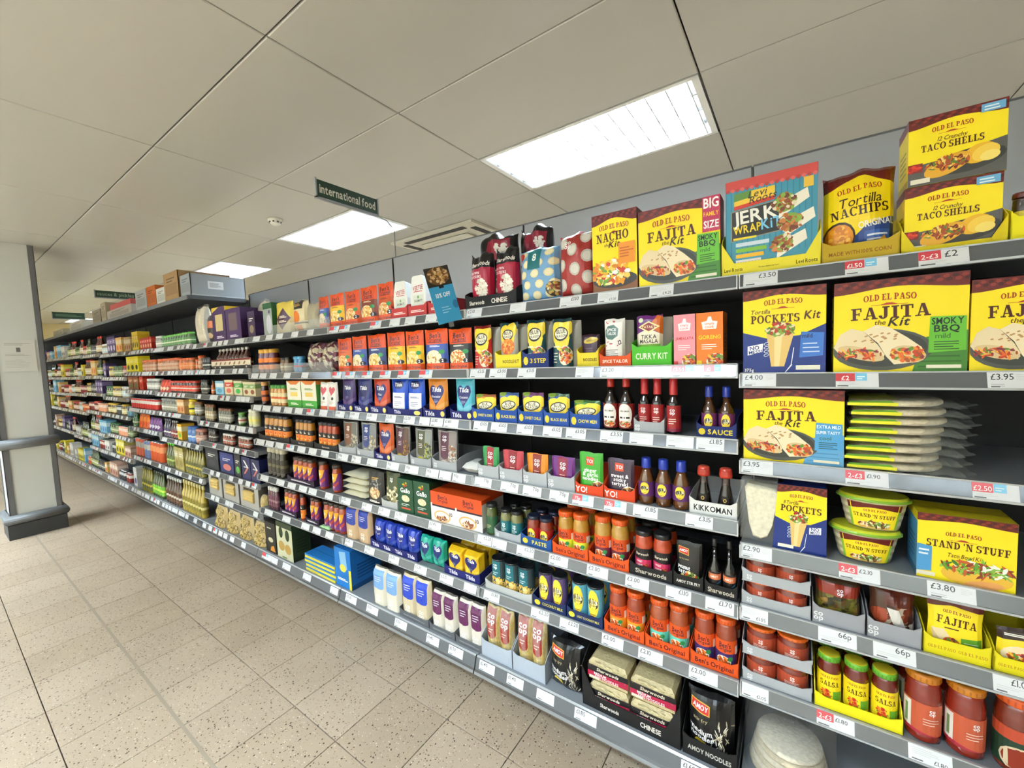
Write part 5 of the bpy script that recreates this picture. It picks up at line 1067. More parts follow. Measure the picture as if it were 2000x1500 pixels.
 'amoy_soy': K('soy_sauce_bottle', 'bottle', bot_('141212', '1A1818', lambda p: (p.rect(0, 0, 1, 1, '1E1C1C'), p.rect(0, .62, 1, .92, 'D8764A'), p.text('AMOY', .5, .77, .16, 'F4E8E0', .4), p.text('SOY SAUCE', .5, .3, .16, 'E8E4DC', .44), p.poly([(.6, .4), (.9, .62), (.9, .5)], '3A7AA8')), prof=[(.9, 0), (1, .02), (1, .4), (.8, .5), (.4, .58), (.34, .86)], capf=.86, lv=(.04, .4)), .042),
 'amoy_bag': K('noodle_bag', 'bag', bag_(d_amoy, '151414', .08, 'pillow', wob=.05), .08),
 'grey_tray': K('display_tray', 'tray', tray_('B4B6B4', hs=.04, d=.26), .26),
 'chick': K('chickpea_tin', 'tin', lambda w, h: tin(w/2, h, '1E2022', lambda p: (p.rect(0, 0, 1, 1, '3A4A4E'), p.rect(.34, .4, .66, 1, '1E6A74'), coop(p, .5, .82, .1), p.lines(.4, .5, .6, .64, 2, 'DCE8E8', .3), p.blobs(.5, .2, .4, .2, ['E2BC5A', 'D3A53E', 'F0D588'], 40, .2))), .075),
 'coco_tray': K('display_tray', 'tray', tray_('1A2A58', 'COCONUT MILK', 'D8C850', hs=.05, d=.25, logo='oval', th=.3), .25),
 'coco_tray2': K('display_tray', 'tray', tray_('1A2A58', 'LIGHT COCONUT MILK', 'D8C850', hs=.05, d=.25, logo='oval', th=.28), .25),
 'coco': K('coconut_milk_tin', 'tin', lambda w, h: tin(w/2, h, '222428', l_dragon, ('5E4A78',)), .075),
 'coco2': K('coconut_milk_tin', 'tin', lambda w, h: tin(w/2, h, '222428', l_dragon, ('5AA0B4',)), .075),
 'egg_tray': K('display_tray', 'tray', tray_('A9B2BE', hs=.12, d=.2, logo=None), .2),
 'egg': K('pasta_bag', 'bag', film_bag(d_egg, 'D9BE72', .07, 'pillow'), .08),
 'egg_noodle_tray': K('display_tray', 'tray', tray_('1C1B1B', [('Sharwoods', .3), ('CHINESE', .72)], 'E8E2D8', hs=.19, d=.24, th=.34, tw=.2, nh=.1), .24),
 'egg_noodle': K('egg_noodle_pack', 'food pack', egg_noodle, .1),
 'ben_p1': K('rice_pouch', 'pouch', bag_(d_ben, 'DB4E16', .045, kw=dict(mid='3E5AA8', rice='EDE4D0', tcol='E8ECF8')), .045),
 'ben_p2': K('rice_pouch', 'pouch', bag_(d_ben, 'DB4E16', .045, kw=dict(mid='F0BE22')), .045),
 'ben_p3': K('rice_pouch', 'pouch', bag_(d_ben, 'DB4E16', .045, kw=dict(mid='D8642A', rice='E89A4A')), .045),
 'ben_p3b': K('rice_pouch', 'pouch', bag_(d_ben, 'DB4E16', .045, kw=dict(mid='C8501C', rice='E0862E')), .045),
 'ben_p4': K('rice_pouch', 'pouch', bag_(d_ben, 'DB4E16', .045, kw=dict(mid='7A3018', rice='E8A63A', tcol='F0D8B0')), .045),
 'ben_p5': K('rice_pouch', 'pouch', bag_(d_ben, 'DB4E16', .045, kw=dict(mid='2C3E74', rice='E9C56A', tcol='E8ECF8')), .045),
 'ben_p6': K('rice_pouch', 'pouch', bag_(d_ben, 'DB4E16', .045, kw=dict(mid='2A2A2C', rice='D8641E', tcol='F0ECE4')), .045),
 'vee_tray': K('display_tray', 'tray', tray_('B8383A', 'STEAM', 'F0D8D4', hs=.07, d=.2, th=.3), .2),
 'vee': K('rice_tub', 'tub', veetee, .05),
 'tilda_tray': K('display_tray', 'tray', tray_('1B1F63', [('Tilda', .3)], 'F0EEF8', hs=.06, d=.2, th=.55, logo='dot'), .2),
 'tilda_tray2': K('display_tray', 'tray', tray_('1B1F63', [('Tilda', .12), ('Tilda', .37), ('Tilda', .62), ('Tilda', .87)], 'F0EEF8', hs=.05, d=.2, th=.5), .2),
 'tilda_tray3': K('display_tray', 'tray', tray_('1B1F63', [('Tilda', .26), ('Tilda', .74)], 'F0EEF8', hs=.05, d=.24, th=.5), .24),
 'tilda_purple': K('rice_pouch', 'pouch', bag_(d_tilda, '3C1E5E', .05, args=('3C1E5E',), kw=dict(heart='1E1A5A')), .05),
 'tilda_blue': K('rice_pouch', 'pouch', bag_(d_tilda, '252A72', .05, args=('252A72',), kw=dict(heart='1A1E58')), .05),
 'tilda_red': K('rice_pouch', 'pouch', bag_(d_tilda, 'C8401E', .05, args=('C8401E', 'Pilau')), .05),
 'tilda_red2': K('rice_pouch', 'pouch', bag_(d_tilda, 'C8561E', .05, args=('C8561E',)), .05),
 'tilda_white': K('rice_pouch', 'pouch', bag_(d_tilda_white, '1C50C4', .05), .05),
 'tilda_orange': K('rice_pouch', 'pouch', bag_(d_tilda, 'D8821E', .05, args=('D8821E', 'Firecracker')), .05),
 'tilda_teal': K('rice_pouch', 'pouch', bag_(d_tilda, '4AAEC4', .05, args=('4AAEC4', 'Coconut')), .05),
 'coop_p_tray': K('display_tray', 'tray', tray_('A0A3A7', hs=.07, d=.22, logo='coop'), .22),
 'cp_brown': K('grain_pouch', 'pouch', bag_(d_coop, '5A5A56', .045, args=('6A665E', '7A4A30', ['8A8474', 'B8AC90', '4A4438'], 'D8C8A0')), .045),
 'cp_blue': K('grain_pouch', 'pouch', bag_(d_coop, '5A5A56', .045, args=('7A7E80', '2C3E7A', ['B8AC8A', '8A7A5A', 'D8D0B8'], 'E0D8C4')), .045),
 'cp_purple': K('grain_pouch', 'pouch', bag_(d_coop, '4A3A30', .045, args=('5A4030', '4A2038', ['8A5A2A', '5A3418', 'B8843A'], 'E8C84A')), .045),
 'cp_olive': K('grain_pouch', 'pouch', bag_(d_coop, '5A5A56', .045, args=('8A8E88', '4A4A30', ['6A7A2A', '3A3A22', 'C8B83A'], 'E6D23A')), .045),
 'cp_plum': K('grain_pouch', 'pouch', bag_(d_coop, '5A5456', .045, args=('8A7E7C', '4E2038', ['C8C0B4', '8A5A3A', 'A89A8A'], 'E8DCC8')), .045),
 'flour_bag': K('bread_bag', 'bag', lambda w, h: [('bag', flat_pack(w, h, .14, 'DDD8BE', 'CFC9AC').mesh('bag'))], .14),
 'black_bag': K('gnocchi_bag', 'bag', bag_(lambda p: (p.rect(0, 0, 1, 1, '1E1C1A'), p.lines(.3, .74, .75, .84, 2, 'D8A84A', .5), p.ell(.5, .34, .34, .18, 'C8A06A', 0, 14), p.blobs(.5, .34, .3, .15, ['D8B88A', 'A87A4A', 'E8D4B0'], 20, .3), p.text('MAMAMIA', .5, .08, .08, 'F0ECE4', .7), p.blobs(.55, .62, .35, .14, ['4A4A4A', '8A8A88', '2A2826'], 16, .25)), '1E1C1A', .05), .05),
 'mush_bag': K('mushroom_bag', 'bag', bag_(lambda p: (p.rect(0, 0, 1, 1, '4A4E2A'), p.blobs(.5, .34, .46, .32, ['D8CEA8', 'A89A6A', '6A6038', 'EDE6C8', '4A4A24'], 60, .22), p.rect(.3, .5, .68, .96, '3E4A2A'), coop(p, .49, .8, .07)), '4A4E2A', .05), .05),
 'gallo': K('risotto_rice_box', 'food box', box_(d_gallo, '123A24', .09), .09),
 'bens_box': K('rice_multipack_box', 'food box', box_(d_bens_box, 'E6E0D8', .16, 'D94C16'), .16),
 'ricebrick': K('rice_brick', 'bag', bag_(d_rice_bag, 'C8A882', .06, 'brick', args=('2A3E9A',)), .06),
 'tilda_bag': K('rice_bag', 'bag', bag_(d_tilda, '1E3AA8', .07, 'pillow', args=('1E3AA8', 'Basmati'), kw=dict(heart='16247A'), wob=.05), .07),
 'teal_bag': K('rice_bag', 'bag', bag_(d_tilda, '1E9A84', .07, 'pillow', args=('1E9A84',), kw=dict(heart='142A6A', base='1E7A6A'), wob=.05), .07),
 'yellow_bag': K('rice_bag', 'bag', bag_(d_tilda, 'E8B81E', .08, 'brick', args=('E8B81E',), wob=.03), .08),
 'rb_light': K('rice_bag', 'bag', bag_(d_rice_bag, 'DCD4C2', .06, 'brick', args=('7AA6D8',)), .06),
 'rb_blue': K('rice_bag', 'bag', bag_(d_rice_bag, 'CFC0A0', .06, 'brick', args=('2A48C0',)), .06),
 'rb_plum': K('rice_bag', 'bag', bag_(d_rice_bag, 'D8D0C2', .06, 'brick', args=('5E2250',)), .06),
 'dk_tray': K('display_tray', 'tray', tray_('5A5C60', 'co-op', '8A8C90', hs=.05, d=.2, th=.3), .2),
 'purple_box': K('noodle_carton', 'food box', lambda w, h: small_carton(w, h, .08, '3A1E48', '2E163A', '8A7A5A'), .08),
 'film_bag': K('rice_cake_bag', 'bag', film_bag(lambda p: p.rect(.2, .1, .8, .35, '2A3A2A'), 'CFC7B4', .08), .09),
 'green_box': K('rice_noodle_carton', 'food box', lambda w, h: carton(w, h, .1, lambda p: (p.rect(0, 0, 1, 1, '9AA49C'), p.rect(0, .82, 1, 1, '1E5A34'), p.ell(.6, .34, .3, .3, 'C8C8D4', 0, 12), p.ell(.7, .72, .1, .06, '4A2A6A', 0, 8)), '1E5A34', '1E5A34'), .1),
 'yellow_purple': K('noodle_bag', 'bag', bag_(lambda p: (p.rect(0, 0, 1, 1, 'D9C24A'), p.rect(0, 0, 1, .5, 'CDBB8A'), p.poly([(.5, .12), (.92, .46), (.5, .8), (.08, .46)], '4A2440'), p.text('STIR', .5, .52, .1, 'F0E4D0', .5), p.text('NOODLE', .5, .38, .09, 'F0E4D0', .5)), 'D9C24A', .06), .06),
 'thai_bag': K('rice_noodle_bag', 'bag', bag_(lambda p: (p.rect(0, 0, 1, 1, 'D8CBA4'), p.rect(0, .7, .8, .98, '1E1816'), p.text('Thai', .4, .84, .13, 'C8A04A', .6, 1, 0, .3), p.ell(.35, .46, .32, .2, 'E07A24', 0, 14), p.rect(0, .24, 1, .29, '2A201A'), p.rect(.2, 0, .7, .2, 'D8843A')), 'D8CBA4', .07, 'pillow'), .07),
 'clear_noodle': K('rice_noodle_bag', 'bag', film_bag(None, 'B8AD8A', .07), .08),
 'sm_orange': K('relish_jar', 'jar', lambda w, h: small_jar(w/2, h, 'D9A43A', '6A2A3E', 'E8822E', '4A1E3E'), .06),
 'sm_dark': K('antipasti_jar', 'jar', lambda w, h: small_jar(w/2, h, '2A2422', '6A4A24', '8A6A3A', 'D8C8A0'), .06),
 'blue_cup': K('seaweed_pot', 'tub', lambda w, h: small_jar(w/2, h, '5AA8D0', '3A8AC0', '3A86B8', 'B83A3A', neck=1.), .05),
 'coop_bag3': K('crisp_bag', 'bag', bag_(lambda p: (p.blobs(.5, .5, .5, .45, ['C8BC9A', '6A2A3A', 'A89A84', '4A1A2A', 'D8D0C0'], 70, .22), coop(p, .3, .78, .07)), '5A2434', .1, 'pillow', wob=.07), .1),
 'red_tall': K('relish_jar', 'jar', lambda w, h: small_jar(w/2, h, 'D8A060', '3A1420', 'D8703A', '4A1A2A'), .06),
 'cream_jar': K('sauce_jar', 'jar', lambda w, h: small_jar(w/2, h, '3A8A2E', 'C88A3A', 'E8D8A8', 'D8642A', lidtop='3A8A2E'), .06),
 'green_pack': K('meal_kit_pack', 'food pack', lambda w, h: carton(w, h, .1, lambda p: (p.rect(0, 0, 1, 1, 'E9E6D6'), p.rect(0, 0, 1, .28, '3E9A34'), p.poly([(0, 1), (.3, .86), (.7, .86), (1, 1)], 'D87A2A'), p.text('PLANT', .5, .7, .09, '5A8A3A', .6), p.rect(.25, .42, .75, .58, 'E8C86A'), p.text('POT', .5, .14, .1, 'F0F4E4', .6)), '3A8A34', 'D87A2A'), .1),
 'white_pouch': K('curry_kit_pouch', 'pouch', bag_(lambda p: (p.rect(0, 0, 1, 1, 'EFECE8'), p.heart(.5, .68, .36, .18, 'C8545E'), p.ell(.62, .4, .12, .06, '2A2A2A', 0, 8), p.rect(.1, 0, .9, .12, 'D8542E'), p.lines(.2, .2, .8, .32, 3, 'C8B8B0')), 'EFECE8', .05), .05),
 'sh_tray': K('display_tray', 'tray', tray_('1E1B1A', 'Sharwoods', 'C8C0B0', hs=.05, d=.2, th=.36), .2),
 'gold_jar': K('curry_sauce_jar', 'jar', jar_('1A1614', 'C0822A', l_black), .065),
 'red_jar': K('curry_sauce_jar', 'jar', jar_('1A1614', 'B0401C', l_black), .065),
 'dark_jar': K('olive_jar', 'jar', lambda w, h: small_jar(w/2, h, 'BDB49A', '2E2A16', '3A3428', '6A6244'), .06),
 'loyd_tray': K('display_tray', 'tray', tray_('2A1E30', 'LOYD', 'E8E4EC', hs=.05, d=.2, th=.36), .2),
 'loyd': K('sauce_jar', 'jar', jar_('3A2A1E', 'A8401C', l_loyd, lv=(.1, .7)), .07),
 'plum_jar': K('pickle_jar', 'jar', lambda w, h: small_jar(w/2, h, 'C8C4BE', '5A2A3E', '6A3A4A', '9A7A7E'), .045),
 'dk_box': K('pasta_carton', 'food box', lambda w, h: carton(w, h, .09, lambda p: (p.rect(0, 0, 1, 1, '232019'), p.poly([(.4, .05), (.9, .05), (.75, .25), (.5, .2)], 'D88A2A'), p.ell(.5, .42, .24, .08, 'D8CDA8', 0, 10), p.lines(.2, .78, .8, .86, 1, 'E8E0CC')), '1E1B15'), .09),
 'green_white': K('pasta_carton', 'food box', lambda w, h: carton(w, h, .12, lambda p: (p.rect(0, 0, 1, 1, 'C9C8A8'), p.rect(0, .86, 1, 1, '2E3A1E'), p.ell(.3, .72, .13, .16, '24361C', 0, 12), p.ell(.7, .68, .13, .16, '24361C', 0, 12), p.ell(.3, .34, .2, .14, 'B8944A', 0, 12), p.ell(.7, .3, .2, .14, 'B8944A', 0, 12), p.rect(.3, .02, .6, .06, '5A6A3A')), '26341E'), .12),
 'lasagne': K('lasagne_pack', 'food pack', lambda w, h: carton(w, h, .12, lambda p: (p.rect(0, 0, 1, 1, 'E8D43A'), p.rect(0, .55, 1, 1, '2A78C0'), p.lines(.1, .2, .6, .4, 1, 'B89A1E')), 'E0CC3A', '2A7AC4'), .12),
 'blue_box': K('pasta_display_carton', 'food box', lambda w, h: carton(w, h, .2, lambda p: (p.rect(0, 0, 1, 1, '1E74C0'), p.fan((.6, .6), [(.3, .9), (.7, .95), (.78, .5), (.4, .4)], '8AB8D8'), p.ell(.5, .5, .2, .1, 'E8D050', 0, 12), p.rect(.86, 0, 1, .5, 'E8D43A'), p.text('NAPOLINA', .45, .2, .08, 'F0EEDA', .7)), '1A62AC'), .2),
 'clear_bag': K('cracker_bag', 'bag', film_bag(lambda p: (p.rect(0, 0, .12, 1, 'A8AAAC'), p.rect(.88, 0, 1, 1, 'A8AAAC')), 'DDD3BC', .09), .1),
 'orange_bag': K('noodle_bag', 'bag', bag_(lambda p: (p.rect(0, 0, 1, 1, '2E241E'), p.rect(0, .5, 1, .74, 'D8743A'), p.ell(.5, .24, .34, .1, 'C8A888', 0, 10)), '2E241E', .07, 'pillow'), .07),
 'purple_win': K('breadstick_carton', 'food box', lambda w, h: carton(w, h, .1, lambda p: (p.rect(0, 0, 1, 1, '3E2052'), p.rect(.25, .3, .8, .78, 'CDBB86'), p.poly([(0, .85), (.6, 1), (0, 1)], 'D8B83A'), p.text('BREAD', .55, .12, .1, 'D8CDE4', .6)), '341A46', 'E2B82A'), .1),
 'purple_plain': K('breadstick_carton', 'food box', lambda w, h: carton(w, h, .12, lambda p: (p.rect(0, 0, 1, 1, '45265A'), p.rect(.2, .3, .75, .85, '6E5A5E'), p.text('BREAD', .5, .12, .1, 'D8CDE4', .6)), '341A46'), .12),
 'or_jar': K('spread_jar', 'jar', lambda w, h: small_jar(w/2, h, 'D8582A', 'A0603A', 'D8703A', 'C8B8A8'), .06),
 'bk_jar': K('spread_jar', 'jar', lambda w, h: small_jar(w/2, h, '1E1E1E', '241E1A', '2A2624', 'D8D8D4'), .06),
 'mayo_bottle': K('sauce_bottle', 'bottle', lambda w, h: small_bottle(w/2, h, '4A1E14', 'C8C4BC', '8A2A1E', 'E6DCC4'), .06),
 'wl_jar': K('sauce_jar', 'jar', lambda w, h: small_jar(w/2, h, '2A2A2A', '2E2A24', '4A4A44', 'D8D8D4'), .06),
 'or_bottle': K('sauce_bottle', 'bottle', lambda w, h: small_bottle(w/2, h, 'A84A1E', '2A1E1A', 'D8702A'), .05),
 'blue_carton': K('sauce_carton', 'food box', lambda w, h: small_carton(w, h, .1, '8ABFDC', 'E0EEF4', '5A9AC0', '6A2A1E'), .1),
 'red_carton': K('sauce_carton', 'food box', lambda w, h: small_carton(w, h, .1, 'D8CDA8', 'C8402E', 'D86A5A', '6A2A1E'), .1),
 'green_carton': K('sauce_carton', 'food box', lambda w, h: small_carton(w, h, .1, 'DCD4B4', '4A9A3A', '3EAA4A', '6A2A1E'), .1),
 'grn_carton2': K('sauce_carton', 'food box', lambda w, h: small_carton(w, h, .1, 'D8CFAA', '8AAA6A', '8A4A2A', '6A2A1E'), .1),
 'brown_jar': K('pickle_jar', 'jar', lambda w, h: small_jar(w/2, h, '7A4A24', '5A4A2A', 'B8A888', 'D8D4C8'), .06),
 'grey_jar': K('pickle_jar', 'jar', lambda w, h: small_jar(w/2, h, '6A3A1E', '4A4A34', '9A9A90', 'D0D0C8'), .06),
 'mayo_green': K('mayonnaise_jar', 'jar', lambda w, h: small_jar(w/2, h, '6EAA4A', '5A8A3E', 'D8D8C0', 'B8443A'), .07),
 'mayo_white': K('mayonnaise_jar', 'jar', lambda w, h: small_jar(w/2, h, 'DDE0CC', 'E4E2C8', 'D8D89A', 'E8D86A'), .07),
 'blk_jar': K('jam_jar', 'jar', lambda w, h: small_jar(w/2, h, '181616', '221A18', '3A302C', 'B8B0A8'), .06),
 'white_jar': K('sauce_jar', 'jar', lambda w, h: small_jar(w/2, h, 'E6E4E0', '7A3A24', 'A8604A', 'C8D8DC'), .06),
 'black_carton': K('pasta_carton', 'food box', lambda w, h: small_carton(w, h, .1, '26282C', '34363C', '3A3C42'), .1),
 'navy_carton': K('pasta_carton', 'food box', lambda w, h: small_carton(w, h, .1, '1E2A66', '24347A', 'C8706A'), .1),
 'black_carton2': K('pasta_carton', 'food box', lambda w, h: small_carton(w, h, .1, '24262A', '2E3034', '5AA84A'), .1),
 'navy_carton2': K('pasta_carton', 'food box', lambda w, h: carton(w, h, .1, lambda p: (p.rect(0, 0, 1, 1, '1A2150'), p.poly([(.2, .85), (.36, .85), (.8, .55), (.62, .55)], 'EDEAE4'), p.poly([(.62, .55), (.8, .55), (.36, .25), (.2, .25)], 'D87A5A'), p.text('PASTA', .5, .56, .07, 'F0EEEA', .6)), '181E4A'), .1),
 'truck': K('truck_shaped_tray', 'tray', lambda w, h: [('tray', truck(w, h))], .012),
 'win_carton': K('pasta_display_carton', 'food box', lambda w, h: window_carton(w, h), .12),
 'pasta_bag': K('pasta_bag', 'bag', film_bag(None, 'D3B45E', .06), .07),
 'nest_bag': K('pasta_nest_bag', 'bag', lambda w, h: nest_bag(w, h), .1),
}
STACKS = {'wrap_stack': 8, 'flour_bag': 4, 'lasagne': 4, 'tub_low': 2, 'egg_noodle': 2}
LAY = ['bottom', 'second', 'third', 'fourth', 'fifth', 'sixth', 'seventh', 'eighth']
ORDL = ['first', 'second', 'third', 'fourth', 'fifth', 'sixth', 'seventh', 'eighth', 'ninth', 'tenth']
def ordinal(i, n):
    if n == 1: return ''
    if n == 2: return ('left', 'right')[i] + ' '
    if n == 3: return ('left', 'middle', 'right')[i] + ' '
    return ('leftmost' if i == 0 else 'rightmost' if i == n-1 else ORDL[i] + ' from left') + ' '
SHN = ['top', 'second', 'third', 'fourth', 'fifth', 'sixth', 'seventh', 'eighth']
def where(b, r):
    return (SHN[r-1] + ' shelf' if r <= len(ROWS[b]) else 'bottom deck') + ', ' + BAYN[BAYS.index(b)]
SHORT = {'rightmost bay': 'rightmost bay'}
def fit(label):
    ws = label.split()
    for drop in ('display', 'with', 'the', 'of', 'a', 'in', 'lidded', 'label', 'golden', 'sauce'):
        while len(ws) > 16 and drop in ws[:-6]: ws.remove(drop)
    return ' '.join(ws[:16])
def put(kind, w, h, label, loc, rz=0, group=None):
    name, cat, fn, d = KIND[kind]; key = (kind, round(w, 3), round(h, 3))
    if key not in PROTO: PROTO[key] = fn(key[1], key[2])
    return place(name, PROTO[key], fit(label), cat, loc, rz, group)
